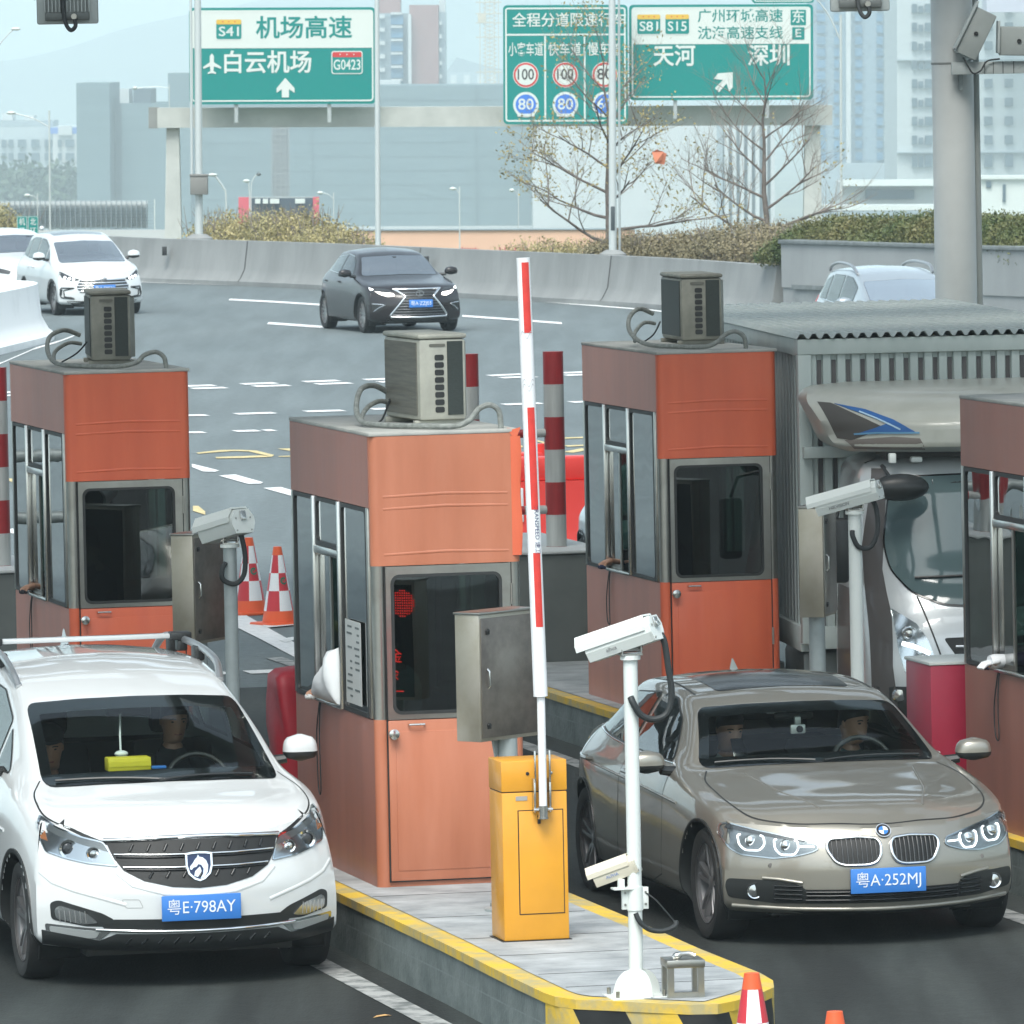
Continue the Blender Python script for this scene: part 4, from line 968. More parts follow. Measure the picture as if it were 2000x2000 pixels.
    for k in range(4):
        q = MB(); q.add([(0, -.0075, 0)] + [(.027 * math.cos(R(90 * k + 15 * j)), -.0075, .027 * math.sin(R(90 * k + 15 * j))) for j in range(7)], [(0, j, j + 1) for j in range(1, 7)])
        q.build('badge_quarter', M_PLATEW if k % 2 == 0 else mat('badge_blue', (.02, .16, .5), .3), rd, smooth=0)
    c.patch('lower_nose', [(-.36, .47), (.36, .47), (.36, .455), (-.36, .455)], 'front', P_SAND, .0005, .05) if 0 else None
    plate(c, .383, '粤A\u00b7252MJ', y=-.022)
    # wipers, aerial
    for x0, x1 in ((-.62, -.05), (.0, .60)):
        q = MB(); P = [c.hit((x0 + (x1 - x0) * t, .938 + .012 * math.sin(t * 3)), 'front', .016)[0] for t in np.linspace(0, 1, 8)]; q.tube(P, .007, 6); q.build('wiper', M_PLBLK, r)
    q = MB(); q.add([(0, 3.22, 1.34), (.02, 3.36, 1.325), (-.02, 3.36, 1.325), (0, 3.37, 1.40), (0, 3.34, 1.398)], [(0, 1, 3, 4), (0, 4, 3, 2), (1, 2, 3)]); q.build('shark_fin', P_SAND, r)
    c.finish_body(P_SAND); return c


# ------------------------------------------------------------------ white people carrier at the front left
MPV = dict(L=4.71, p=2.5, pf=2.2, bulge=.02, wr=.33, track=.875, wy=(.90, 3.65), gap=.04, rim='double', rimm=M_ALLOYD, lip=.004,
    corner=[(.80, .235), (.835, .28), (.84, .42), (.835, .56), (.815, .72), (.765, .90)], corner_y=[.44, .40, .40, .42, .47, .58],
    nose=[(.10, .205), (.03, .25), (.0, .40), (-.005, .52), (.035, .66), (.10, .79)],
    dash=(1.30, .98), cab_w=.64, seat_y=2.45, seat_z=.62, ws_y=2.5, ws_z=.98,
    st=[(.58, .24, .83, .765, .90, 0, 0, .815, .46), (.78, .24, .872, .805, .945, .60, .955, .965, .42), (1.0, .24, .886, .815, .985, .62, 1.01, 1.03, .30), (1.22, .24, .89, .812, 1.01, .655, 1.065, 1.085, .26),
        (1.5, .24, .892, .805, 1.02, .655, 1.18, 1.21, .24), (1.9, .24, .893, .80, 1.03, .62, 1.35, 1.385, .20), (2.25, .24, .893, .795, 1.04, .58, 1.478, 1.515, .14), (2.5, .24, .893, .79, 1.045, .57, 1.545, 1.585, .07),
        (3.0, .24, .893, .785, 1.055, .57, 1.59, 1.638, 0), (3.6, .24, .893, .78, 1.06, .56, 1.585, 1.635, 0), (4.2, .24, .885, .77, 1.07, .55, 1.54, 1.59, 0), (4.5, .24, .87, .75, 1.08, .53, 1.42, 1.46, 0), (4.66, .24, .84, .73, 1.07, .60, 1.2, 1.22, 0)])
def build_mpv():
    c = Car(MPV); r = car_common(c, MPV, P_WHITE, 'white people carrier with silver roof rails and a horse shield badge, at the front left', 'van', L(8.16, 42.75), TH, name='people_carrier')
    interior(c, MPV)
    ws = [(-.665, 1.045), (-.35, 1.062), (0, 1.068), (.35, 1.062), (.665, 1.045), (.595, 1.43), (.3, 1.452), (0, 1.458), (-.3, 1.452), (-.595, 1.43)]
    sides = [[(1.62, 1.085), (1.98, 1.085), (1.98, 1.30)], [(2.06, 1.085), (2.92, 1.095), (2.88, 1.50), (2.50, 1.475), (2.06, 1.34)], [(3.0, 1.095), (3.75, 1.11), (3.72, 1.50), (2.96, 1.505)], [(3.83, 1.12), (4.38, 1.15), (4.25, 1.44), (3.80, 1.495)]]
    windows(c, ws, sides, MPV, frit=.05)
    seams(c, [[(1.72, 1.0), (1.70, .6), (1.75, .32), (2.9, .30), (2.98, .5), (2.97, 1.05)], [(3.0, 1.05), (3.0, .5), (3.1, .40), (3.5, .9), (3.82, 1.0)]],
          [(-.675, 1.16), (-.735, 1.0), (-.755, .82), (-.745, .64), (-.66, .44), (-.48, .235), (-.25, .135), (0, .108), (.25, .135), (.48, .235), (.66, .44), (.745, .64), (.755, .82), (.735, 1.0), (.675, 1.16)])
    for y in (2.8, 3.15):
        for md, sg in (('left', -1), ('right', 1)):
            h = c.hit((y, .90), md)[0]; q = MB(); q.tube([(h.x - sg * .01, y - .09, .90), (h.x + sg * .028, y - .06, .905), (h.x + sg * .03, y + .06, .907), (h.x - sg * .01, y + .09, .903)], .013, 8); q.build('door_handle', P_WHITE, r)
    for md in ('left', 'right'): c.bead('body_crease', [(1.2, .80), (2.2, .84), (3.2, .87), (4.3, .90)], md, P_WHITE, .011, -.003)
    hl = [(.425, .675), (.455, .745), (.485, .805), (.60, .832), (.70, .875), (.765, .928), (.785, .90), (.795, .82), (.775, .745), (.68, .712), (.58, .690)]
    for sx in (-1, 1):
        f = lambda P: [(sx * x, z) for x, z in P]
        h_ = thing('headlamp', None, None, (0, 0, 0), 0); h_.parent = r
        c.patch('lamp_housing', f(rnd(hl, .015)), 'front', M_HLCHR, .003, .03, parent=h_)
        c.patch('lamp_mask', f([(.46, .75), (.49, .80), (.60, .83), (.70, .873), (.76, .922), (.775, .87), (.70, .83), (.60, .79)]), 'front', mat('lamp_mask_grey', (.16, .17, .17), .3, .5), .005, .03, parent=h_)
        c.ring('chrome_edge', f(dens(rnd(hl, .02), .03)), f(poly_off(dens(rnd(hl, .02), .03), .007)), 'front', M_CHROME, .006, parent=h_)
        for (x, z, rr_, mm) in ((.665, .765, .050, M_HLDK), (.545, .742, .036, M_HLCHR)):
            hp, nn = c.hit((sx * x, z), 'front', .002); q = MB(); q.lathe([(.0, .026), (rr_ * .4, .024), (rr_ * .62, .012), (rr_ * .7, .004), (rr_ * .7, -.01)], tuple(hp), 22, axis='y'); q.build('projector', mm, h_)
            q = MB(); q.lathe([(rr_ * .74, .012), (rr_, .016), (rr_ * 1.05, .0), (rr_ * 1.0, -.02), (rr_ * .74, -.01)], tuple(hp), 22, axis='y'); q.build('projector_ring', M_CHROME, h_)
        c.patch('amber_reflector', f([(.755, .80), (.785, .81), (.782, .86), (.76, .85)]), 'front', mat('amber_dim', (.30, .11, .04), .3), .007, .02, parent=h_)
        c.patch('lamp_glass', f(rnd(hl, .015)), 'front', M_GLLAMP, .013, .03, parent=h_)
        fg = [(.455, .388), (.52, .425), (.735, .492), (.775, .475), (.77, .385), (.60, .352), (.50, .352)]
        c.patch('lamp_recess', f(rnd(fg, .02)), 'front', M_PLBLK, .003, .04)
        fl = [(.54, .372), (.60, .425), (.73, .462), (.752, .44), (.745, .392), (.62, .362)]
        fo = c.patch('fog_lamp', f(rnd(fl, .015)), 'front', M_HLCHR, .008, .03)
        for k in range(6): c.bead('lens_rib', f([(.60 + k * .025, .372), (.605 + k * .025, .435)]), 'front', M_ALLOY, .003, .008, parent=fo)
        c.patch('lower_trim', f(rnd([(.46, .338), (.60, .345), (.80, .362), (.795, .31), (.60, .272), (.53, .278)], .012)), 'front', M_CHROME, .004, .04)
        c.patch('trim_insert', f(rnd([(.53, .326), (.62, .332), (.778, .348), (.775, .318), (.62, .286), (.55, .29)], .01)), 'front', mat('insert_grey', (.33, .35, .35), .4, .3), .0065, .04)
        mirror(c, .935, 1.78, 1.145, P_WHITE, sx, (.098, .08, .078))
        # roof rail
        q = MB(); P = smooth_path([(sx * .585, 2.32, 1.505), (sx * .60, 2.50, 1.60), (sx * .59, 2.9, 1.652), (sx * .58, 3.5, 1.668), (sx * .575, 4.0, 1.645), (sx * .565, 4.25, 1.55)], 6); q.tube(P, .022, 8); q.build('roof_rail', mat('rail_silver', (.50, .52, .53), .3, .8), r)
        for y in (2.95, 3.75): q = MB(); q.box(sx * .58 - .03, sx * .58 + .03, y - .06, y + .06, 1.575, 1.66, .012); q.build('rail_foot', M_PLBLK, r)
    q = MB(); q.box(-.50, .50, 3.38, 3.45, 1.675, 1.705, .01); q.build('roof_crossbar', P_WHITE, r)
    for sx in (-1, 1): q = MB(); q.box(sx * .50, sx * .625, 3.36, 3.47, 1.665, 1.712, .01); q.box(sx * .54, sx * .60, 3.37, 3.46, 1.60, 1.664, .01); q.build('crossbar_clamp', M_PLBLK, r)
    # grille
    gr = [(-.475, .805), (-.25, .812), (0, .814), (.25, .812), (.475, .805), (.445, .72), (.40, .655), (.30, .60), (.15, .566), (0, .556), (-.15, .566), (-.30, .60), (-.40, .655), (-.445, .72)]
    g_ = thing('grille', None, None, (0, 0, 0), 0); g_.parent = r
    c.patch('grille_mesh', gr, 'front', M_MESHBK, .004, .05, parent=g_)
    c.bead('chrome_bar', [(-.485, .812), (-.25, .820), (0, .823), (.25, .820), (.485, .812)], 'front', M_CHROME, .013, .006, parent=g_)
    for z, w_ in ((.735, .44), (.722, .43), (.668, .40), (.655, .385)): c.bead('chrome_bar', [(-w_, z + .004), (-.2, z), (0, z), (.2, z), (w_, z + .004)], 'front', M_CHROME if z in (.735, .668) else M_PLBLKG, .0065, .006, parent=g_)
    for k in range(9):
        x = -.36 + k * .09
        c.bead('mesh_bar', [(x, .615 if abs(x) < .3 else .66), (x + .02, .645 if abs(x) < .3 else .675)], 'front', M_PLBLKG, .008, .004, parent=g_)
        c.bead('mesh_bar', [(x, .755), (x + .02, .79)], 'front', M_PLBLKG, .008, .004, parent=g_)
    hp, nn = c.hit((0, .68), 'front', .0); e_ = thing('shield_badge', None, None, (0, hp.y - .020, .676), 0); e_.parent = r; e_.rotation_euler = (R(-10), 0, 0)
    sh = [(-.075, .07), (-.04, .076), (0, .078), (.04, .076), (.075, .07), (.075, .0), (.062, -.045), (.03, -.075), (0, -.086), (-.03, -.075), (-.062, -.045), (-.075, .0)]
    q = MB(); ringpoly(q, sh, poly_off(sh, .011), -.008, .02); q.build('shield_rim', M_CHROME, e_)
    q = MB(); q.prism(poly_off(sh, .010), -.002, .02, 'xz'); q.build('shield_field', mat('badge_navy', (.015, .03, .09), .25), e_)
    horse = [(-.052, -.018), (-.05, -.002), (-.035, .014), (-.022, .034), (-.010, .046), (-.004, .06), (.004, .048), (.022, .044), (.040, .028), (.050, .002), (.046, -.035), (.028, -.062), (.004, -.07), (.020, -.045), (.024, -.018), (.012, .004), (-.004, .008), (-.016, -.006), (-.032, -.010), (-.042, -.022)]
    q = MB(); r_ = delaunay_2d_cdt([Vector(p) for p in horse], [(i, (i + 1) % len(horse)) for i in range(len(horse))], [], 1, 1e-6); q.add([(p[0], -.004, p[1]) for p in r_[0]], [tuple(t) for t in r_[2]]); q.build('horse_head', M_CHROME, e_, smooth=0)
    q = MB(); q.add([(-.024, -.004, -.03), (.004, -.004, -.005), (.012, -.004, -.03), (-.01, -.004, -.062), (-.03, -.004, -.055)], [(0, 1, 2, 3, 4)]); q.build('horse_neck', M_CHROME, e_, smooth=0)
    # lower grille and valance
    c.patch('lower_grille', [(-.46, .392), (.46, .392), (.52, .352), (.5, .33), (-.5, .33), (-.52, .352)], 'front', M_PLBLK, .003, .05)
    c.bead('chrome_strip', [(-.55, .335), (-.3, .326), (0, .323), (.3, .326), (.55, .335)], 'front', M_CHROME, .010, .005)
    va = [(-.815, .325), (-.53, .277), (-.45, .312), (0, .308), (.45, .312), (.53, .277), (.815, .325), (.81, .25), (.6, .225), (0, .212), (-.6, .225), (-.81, .25)]
    c.patch('lower_valance', va, 'front', M_PLBLK, .008, .02)
    for k in range(10): c.bead('mesh_bar', [(-.4 + k * .085, .258), (-.37 + k * .085, .29)], 'front', M_PLBLKG, .008, .004)
    c.line('tow_cover', rnd([(-.42, .50), (-.33, .50), (-.31, .455), (-.40, .455)], .01), 'front', mat('seam_soft', (.35, .36, .36), .5), .004, .001, closed=True)
    for sx in (-1, 1):
        c.bead('bumper_crease', [(sx * .815, .64), (sx * .76, .585), (sx * .66, .545), (sx * .50, .50), (sx * .40, .47)], 'front', P_WHITE, .020, -.0155)
        c.bead('bumper_crease', [(sx * .44, .645), (sx * .36, .575), (sx * .2, .53), (0, .518)], 'front', P_WHITE, .020, -.0155)
    plate(c, .452, '粤E\u00b7798AY', y=-.026)
    for x0, x1 in ((-.60, -.02), (-.05, .50)):
        q = MB(); P = [c.hit((x0 + (x1 - x0) * t, 1.062 + .012 * math.sin(t * 3)), 'front', .016)[0] for t in np.linspace(0, 1, 8)]; q.tube(P, .008, 6); q.build('wiper', M_PLBLK, r)
    q = MB(); q.add([(0, 4.0, 1.62), (.022, 4.16, 1.60), (-.022, 4.16, 1.60), (0, 4.17, 1.70), (0, 4.13, 1.70)], [(0, 1, 3, 4), (0, 4, 3, 2), (1, 2, 3)]); q.build('shark_fin', P_WHITE, r)
    c.finish_body(P_WHITE); return c
SEDAN = build_sedan(); VAN = build_mpv()
# ================================================================== THINGS ON THE ISLANDS
M_ORNG = mat('gate_orange', (0.68, 0.31, 0.022), 0.42, var=0.06, scale=3, coat=.2)
M_BOOMW = mat('boom_white', (0.80, 0.81, 0.82), 0.35, var=.03, scale=4)
M_RED = mat('reflective_red', (0.62, 0.045, 0.035), 0.4, var=.08, scale=20)
M_REDD = mat('reflective_red_dark', (0.30, 0.018, 0.022), 0.45, var=.15, scale=8, stretch=(3, 3, .4))
M_POSTW = mat('post_white', (0.42, 0.44, 0.43), 0.5, var=.12, scale=6, stretch=(4, 4, .3))
M_GALV = mat('galvanised', (0.36, 0.40, 0.40), 0.5, .3, var=.1, scale=6)
M_CAMW = mat('camera_white', (0.70, 0.74, 0.71), 0.4)
M_CAMC = mat('camera_cream', (0.62, 0.58, 0.47), 0.45)
M_HOSE = mat('black_hose', (0.02, 0.024, 0.025), 0.6)
M_COND = mat('grey_conduit', (0.20, 0.215, 0.20), 0.6, var=.25, scale=30)
M_BROWNS = mat('stained_steel', (0.30, 0.27, 0.24), 0.42, .85, scale=3.2, c2=(0.13, 0.115, 0.105), lo=.35, hi=.7)
M_BEIGES = mat('beige_steel', (0.36, 0.33, 0.26), 0.4, .7, scale=4, c2=(0.44, 0.41, 0.35))
# ---- barrier gate
g = thing('barrier_gate', 'yellow barrier gate cabinet on the island with its red and white boom raised upright', 'barrier gate', L(9.545, 41.39, IZ), TH)
q = MB(); q.box(0, .356, 0, .30, .012, .805, .006); q.build('cabinet', M_ORNG, g)
q = MB(); q.box(-.002, .358, -.002, .302, .809, .975, .007); q.build('cabinet_lid', M_ORNG, g)
q = MB(); q.box(.004, .352, .004, .296, .8052, .8088); q.box(-.012, .368, -.012, .312, 0.0, .0118); q.build('lid_gap', M_BLACK, g, smooth=0)
q = MB(); q.box(.089, .329, -.006, -.0005, .155, .705, .002); d_ = q.build('service_door', M_ORNG, g)
q = MB(); ringpoly(q, rrect(.084, .334, .150, .710, .002), rrect(.089, .329, .155, .705, .002), -.002, .0, 'xz'); q.build('door_gap', M_BLACK, d_, smooth=0)
q = MB(); q.lathe([(0, .022), (.013, .022), (.015, .004), (.015, 0)], (.205, -.006, .675), 16, axis='y'); q.box(.190, .206, -.02, -.006, .635, .668, .004); q.build('lock', M_BLACK, d_)
q = MB(); q.box(.075, .138, -.003, -.0005, .762, .785); q.build('name_plate', mat('plate_grey', (.35, .35, .33), .4), g, smooth=0)
for x, mm in ((.142, M_BLACK), (.27, M_STEELB)): q = MB(); q.lathe([(0, .006), (.009, .005), (.0095, 0)], (x, -.002, .905), 14, axis='y'); q.build('lid_lock', mm, g)
bx = .212
ar = thing('boom_arm', None, None, (0, 0, 0), 0); ar.parent = g; RL = -0.0005
q = MB(); q.tube([(bx, -.055, .70), (bx - .0, -.055, 1.30), (bx - .002, -.055, 1.345)], .022, 16); q.build('boom_root', M_BOOMW, ar)
q = MB(); q.tube([(bx - .002, -.055, 1.32), (bx - .050, -.055, 3.655)], [.038, .036], 28); q.build('boom_tube', M_BOOMW, ar)
def bpos(z, ang, rr):     # point on the boom tube
    t = (z - 1.32) / (3.655 - 1.32); cx_ = bx - .002 - .048 * t; return (cx_ + rr * math.sin(ang), -.055 - rr * math.cos(ang), z)
for z0, z1 in ((3.258, 3.632), (2.318, 2.862), (1.692, 2.088)):
    q = MB(); q.grid([[bpos(z0 + (z1 - z0) * i / 6, R(-28 + 62 * j / 8) , .0385) for j in range(9)] for i in range(7)]); q.build('red_band', M_RED, ar, smooth=60)
q = MB()
for z in (2.965, 3.245, 2.99): q.grid([[bpos(z + .004 * i + .02 * math.sin(j * .9), R(-60 + 100 * j / 10), .0387) for j in range(11)] for i in range(2)])
q.build('tape_crease', mat('tape_grey', (.45, .45, .46), .6), ar)
lt = text_mesh('TRANSPEED 速卫', .034); 
for v_ in lt.vertices: x, y = v_.co.x, v_.co.y; v_.co = Vector(bpos(2.10 - x * 1.0 + .11, R(12) + y / .038, .0392))
lt.materials.append(mat('print_navy', (.03, .04, .12), .5)); o = bpy.data.objects.new('lettering', lt); col.objects.link(o); o.parent = ar
q = MB()
for sx in (-1, 1):
    q.box(bx + sx * .042 - .006, bx + sx * .042 + .006, -.05, -.002, .70, .88, .003)
    q.box(bx + sx * .040 - .005, bx + sx * .040 + .005, -.062, -.045, .86, 1.03, .003)
    q.cyl((bx + sx * .026, -.055, .715), (bx + sx * .052, -.055, .715), .009, n=10)
q.build('boom_bracket', M_STEELB, g)
q = MB(); q.tube([(bx, -.055, .672), (bx, -.055, .735)], .0265, 18); q.cyl((bx, -.055, .665), (bx, -.055, .672), .030, n=18); q.cyl((bx - .01, -.083, .725), (bx - .01, -.078, .725), .005, n=8); q.build('boom_socket', M_STEELB, g)
# ---- lane display cabinets on posts
def display(a, b, z0, hw, dp, ht, yaw, label, brown, text=None, bolts=True):
    r = thing('display_cabinet', label, 'display cabinet', L(a, b, IZ), TH, 'lane display cabinets')
    q = MB(); q.cyl((0, 0, .03), (0, 0, z0), .056, n=20); q.build('post', M_GALV, r)
    q = MB(); q.lathe([(0.0, .0), (.145, 0), (.145, .022), (.09, .03), (.075, .17), (.058, .20), (.055, .20)], (0, 0, 0), 24); q.build('post_base', M_GALV, r)
    for k in range(4): an = R(45 + 90 * k); q = MB(); q.cyl((.12 * math.cos(an), .12 * math.sin(an), .02), (.12 * math.cos(an), .12 * math.sin(an), .045), .011, n=8); q.build('anchor_bolt', M_STEEL, r)
    h = thing('cabinet', None, None, (-.055 if hw == .50 else .012, 0, z0), yaw); h.parent = r
    q = MB(); q.box(-hw / 2, hw / 2, -dp / 2, dp / 2, 0, ht, .004); q.build('case', M_BEIGES, h)
    q = MB(); q.box(-hw / 2 - .006, hw / 2 + .006, -dp / 2 - .012, dp / 2 + .006, ht, ht + .012, .002); q.build('lid', M_STEEL, h)
    q = MB(); q.box(-hw / 2 + .012, hw / 2 - .012, -dp / 2 - .008, -dp / 2 - .0005, .02, ht - .02, .003); dd = q.build('cabinet_door', brown, h)
    for z in (.09, ht - .09): q = MB(); q.lathe([(0, .014), (.012, .012), (.014, 0)], (-hw / 2 + .06, -dp / 2 - .008, z), 12, axis='y'); q.box(-hw / 2 + .05, -hw / 2 + .075, -dp / 2 - .016, -dp / 2 - .008, z - .02, z - .008); q.build('cam_lock', M_BLACK, dd)
    q = MB(); q.tube([(-hw / 2 + .06, -dp / 2 - .008, ht * .42), (-hw / 2 + .06, -dp / 2 - .025, ht * .44), (-hw / 2 + .06, -dp / 2 - .025, ht * .55), (-hw / 2 + .06, -dp / 2 - .008, ht * .57)], .007, 8); q.build('door_pull', M_STEELB, dd)
    q = MB(); q.box(-hw / 2 + .02, hw / 2 - .02, dp / 2 + .0005, dp / 2 + .006, .02, ht - .02); sc_ = q.build('display_screen', M_PLBLKG, h, smooth=0)
    if text:
        em = mat('led_red', (.3, .01, .01), .4, emit=(1.0, .03, .02), es=2.2)
        for i, ln_ in enumerate(text):
            lettering(ln_, .085, em, sc_, (0, dp / 2 + .008, ht - .34 - i * .105), rot=(R(90), 0, R(180)))
        q = MB(); k = 0
        for i in range(-5, 6):
            for j in range(-5, 6):
                if i * i + j * j < 28: q.box(.17 + i * .015 - .004, .17 + i * .015 + .004, dp / 2 + .007, dp / 2 + .009, ht - .13 + j * .015 - .004, ht - .13 + j * .015 + .004)
        o = q.build('led_disc', em, sc_, smooth=0); o['kind'] = 'stuff'
    q = MB(); q.prism([(-.05, 0), (.02, 0), (-.02, -.12)], -.006, .006, 'xz'); q.build('gusset', M_GALV, h)
    return r
display(9.935, 42.92, .965, .50, .17, .70, R(38), 'stained steel display cabinet on a post between the salmon booth and the yellow gate', M_BROWNS, ('客车', '金额 5元', '余额 元', '一路平安'))
display(10.07, 52.6, .835, .52, .16, .73, R(53), 'stained steel display cabinet on a post in front of the left deep orange booth', M_BROWNS)
display(14.47, 53.0, .83, .40, .17, .75, R(62), 'beige steel display cabinet on a post beside the white camera pole near the lorry', M_STEEL)
# ---- cameras on poles
def housing(parent, loc, yaw, pitch, Lh, wv, hv, body, lid=True, logo=None):
    h = thing('camera_housing', None, None, loc, 0); h.parent = parent; h.rotation_euler = Euler((R(pitch), 0, R(yaw)), 'ZYX') if False else (Matrix.Rotation(R(yaw), 3, 'Z') @ Matrix.Rotation(R(pitch), 3, 'X')).to_euler()
    # local: +y towards the lens end, -y the rear plate
    q = MB(); prof = [(-wv * .38, 0), (wv * .38, 0), (wv * .5, hv * .35), (wv * .5, hv * .62), (wv * .3, hv * .95), (-wv * .3, hv * .95), (-wv * .5, hv * .62), (-wv * .5, hv * .35)]
    q.prism(prof, 0, Lh, 'xz'); q.build('camera_case', body, h, smooth=20)
    q = MB(); out = [(-wv * .56, hv * .48), (-wv * .56, hv * .70), (-wv * .34, hv * 1.06), (wv * .34, hv * 1.06), (wv * .56, hv * .70), (wv * .56, hv * .48)]; inn = [(-wv * .53, hv * .48), (-wv * .53, hv * .69), (-wv * .32, hv * 1.0), (wv * .32, hv * 1.0), (wv * .53, hv * .69), (wv * .53, hv * .48)]
    n = len(out); vs = [(x, y, z) for y in (.02, Lh * 1.12) for P in (out, inn) for x, z in P]
    fs = []
    for i in range(n - 1): fs += [(i, i + 1, 2 * n + i + 1, 2 * n + i), (n + i, 3 * n + i, 3 * n + i + 1, n + i + 1), (i, n + i, n + i + 1, i + 1), (2 * n + i, 2 * n + i + 1, 3 * n + i + 1, 3 * n + i)]
    fs += [(0, 2 * n, 3 * n, n), (n - 1, 2 * n - 1, 4 * n - 1, 3 * n - 1)]
    q.add(vs, fs); q.build('sunshield', body, h, smooth=20)
    q = MB(); q.prism([(x * 1.04, z * .98 + .002) for x, z in prof], -.012, .0, 'xz'); rp = q.build('rear_plate', body, h, smooth=20)
    q = MB(); q.box(-.022, .022, -.022, -.0125, hv * .50, hv * .88, .003); q.box(-.016, .016, -.03, -.022, hv * .52, hv * .70, .003); q.build('latch', M_STEELB, rp)
    for sx in (-1, 1):
        for z in (.12, .6): q = MB(); q.lathe([(0, .004), (.006, .003), (.006, 0)], (sx * wv * .33, -.0125, hv * z), 8, axis='y'); q.build('screw', M_STEEL, rp)
    q = MB(); q.prism([(x * .8, z * .8 + hv * .1) for x, z in prof], Lh, Lh + .004, 'xz'); q.build('lens_window', M_PLBLKG, h, smooth=0)
    if logo:
        lettering(logo, hv * .22, mat('logo_grey', (.12, .12, .13), .5), h, (-wv * .47 - .003, Lh * .62, hv * .22), rot=(R(90), 0, R(-90)))
    return h
def cam_pole(a, b, ztop, rad, label, yaw, pitch, Lh, wv, hv, hose, base=True, logo=None, dz=.10, off=.14):
    r = thing('camera_pole', label, 'surveillance camera', L(a, b, IZ), TH, 'cameras on poles')
    q = MB(); q.cyl((0, 0, .012), (0, 0, ztop), rad, n=28); q.build('pole', M_CAMW if base else M_GALV, r)
    q = MB(); q.cyl((0, 0, ztop), (0, 0, ztop + .022), rad * 1.42, n=28); q.build('pole_flange', M_CAMW, r)
    q = MB(); q.box(-.055, .055, -.04, .04, ztop + .0225, ztop + .032); q.box(-.052, -.046, -.035, .035, ztop + .032, ztop + .085, .0); q.box(.046, .052, -.035, .035, ztop + .032, ztop + .085); q.box(-.06, .06, -.03, .03, ztop + .065, ztop + .098, .004); q.cyl((-.062, 0, ztop + .05), (.062, 0, ztop + .05), .012, n=10); q.build('swivel_bracket', M_STEELB, r)
    if base:
        q = MB(); q.box(-.15, .15, -.12, .12, 0, .012, .002); q.build('base_plate', M_CAMW, r)
        for an in (20, 200, 290):
            T = Matrix.Rotation(R(an), 4, 'Z'); q = MB(); q.prism([(rad * .96, .0125)] + [(rad * .96 + .105 * math.cos(R(t)), .0125 + .13 * math.sin(R(t))) for t in range(0, 91, 10)], -.004, .004, 'xz', M=T); q.build('rib', M_CAMW, r)
        for x in (-.12, .12):
            for y in (-.095, .095): q = MB(); q.cyl((x, y, .012), (x, y, .045), .010, n=8); q.build('anchor_bolt', M_STEEL, r)
    housing(r, (0, 0, ztop + dz), yaw, pitch, Lh, wv, hv, M_CAMW, logo=logo).location = Vector((0, 0, ztop + dz)) + Matrix.Rotation(R(yaw), 3, 'Z') @ Vector((0, -Lh * off / .14 * .42, 0))
    q = MB(); q.tube(smooth_path(hose, 7), .017, 10); q.build('cable_hose', M_HOSE, r)
    return r
# front pole: lens end towards the left and away, rear plate to the right front
P2 = cam_pole(9.617, 38.78, 1.70, .036, 'white camera pole on the striped island nose, nearest of the camera poles', 52, -18, .37, .145, .135,
    [(.145, -.05, 1.83), (.165, -.055, 1.78), (.18, -.06, 1.66), (.195, -.06, 1.53), (.17, -.06, 1.43), (.10, -.06, 1.40), (.035, -.058, 1.425), (.0, -.056, 1.48), (-.012, -.04, 1.515)], logo='alhua')
# second small camera low on the same pole
sm = thing('small_camera', 'small cream bullet camera clamped low on the white pole at the island nose', 'surveillance camera', L(9.617, 38.78, IZ), TH)
hh = housing(sm, (-.03, .04, .70), 62, -20, .22, .10, .105, M_CAMC); hh.location = (.02, -.005, .63)
q = MB(); q.box(-.115, .0, -.04, .04, .548, .556); q.box(-.085, -.055, -.02, .02, .556, .60, .003); q.build('camera_bracket', M_CAMW, sm)
q = MB(); q.lathe([(.0365, .44), (.041, .44), (.041, .56), (.0365, .56)], (0, 0, 0), 24); q.build('clamp_band', M_CAMW, sm)
for sx in (-1, 1):
    q = MB(); q.box(sx * .038, sx * .068, -.012, .012, .445, .555, .002); q.build('clamp_ear', M_CAMW, sm)
    for z in (.47, .53): q = MB(); q.cyl((sx * .053, -.016, z), (sx * .053, -.012, z), .006, n=8); q.build('clamp_bolt', M_STEEL, sm)
q = MB(); q.tube(smooth_path([(-.01, -.05, .43), (.01, -.06, .385), (.06, -.06, .345), (.13, -.06, .335), (.19, -.05, .355), (.20, -.04, .38)], 7), .013, 10); q.build('cable_hose', M_HOSE, sm)
q = MB(); q.tube(smooth_path([(.05, -.01, .53), (.10, -.03, .49), (.15, -.04, .43), (.195, -.04, .375)], 5), .004, 6); q.build('cable', M_HOSE, sm)
lettering('ALPHA', .022, mat('logo_blue', (.05, .15, .42), .5), hh, (-.053, .12, .03), rot=(R(90), 0, R(-90)))
cam_pole(10.175, 52.0, 1.50, .045, 'grey camera pole beside the stained cabinet at the left booth', 24, -12, .40, .175, .17,
    [(.05, -.02, 1.66), (.07, -.05, 1.58), (.09, -.06, 1.45), (.08, -.06, 1.32), (.02, -.06, 1.26), (-.06, -.06, 1.29), (-.065, -.06, 1.36), (-.04, -.04, 1.40)], base=False)
cam_pole(14.475, 52.0, 1.58, .045, 'white camera pole in front of the lorry cab', 57, -15, .44, .15, .14,
    [(.12, -.02, 1.68), (.14, -.05, 1.60), (.14, -.06, 1.46), (.09, -.06, 1.36), (.01, -.06, 1.36), (-.03, -.055, 1.43), (-.03, -.04, 1.47)], base=True, logo='HIKVISION')
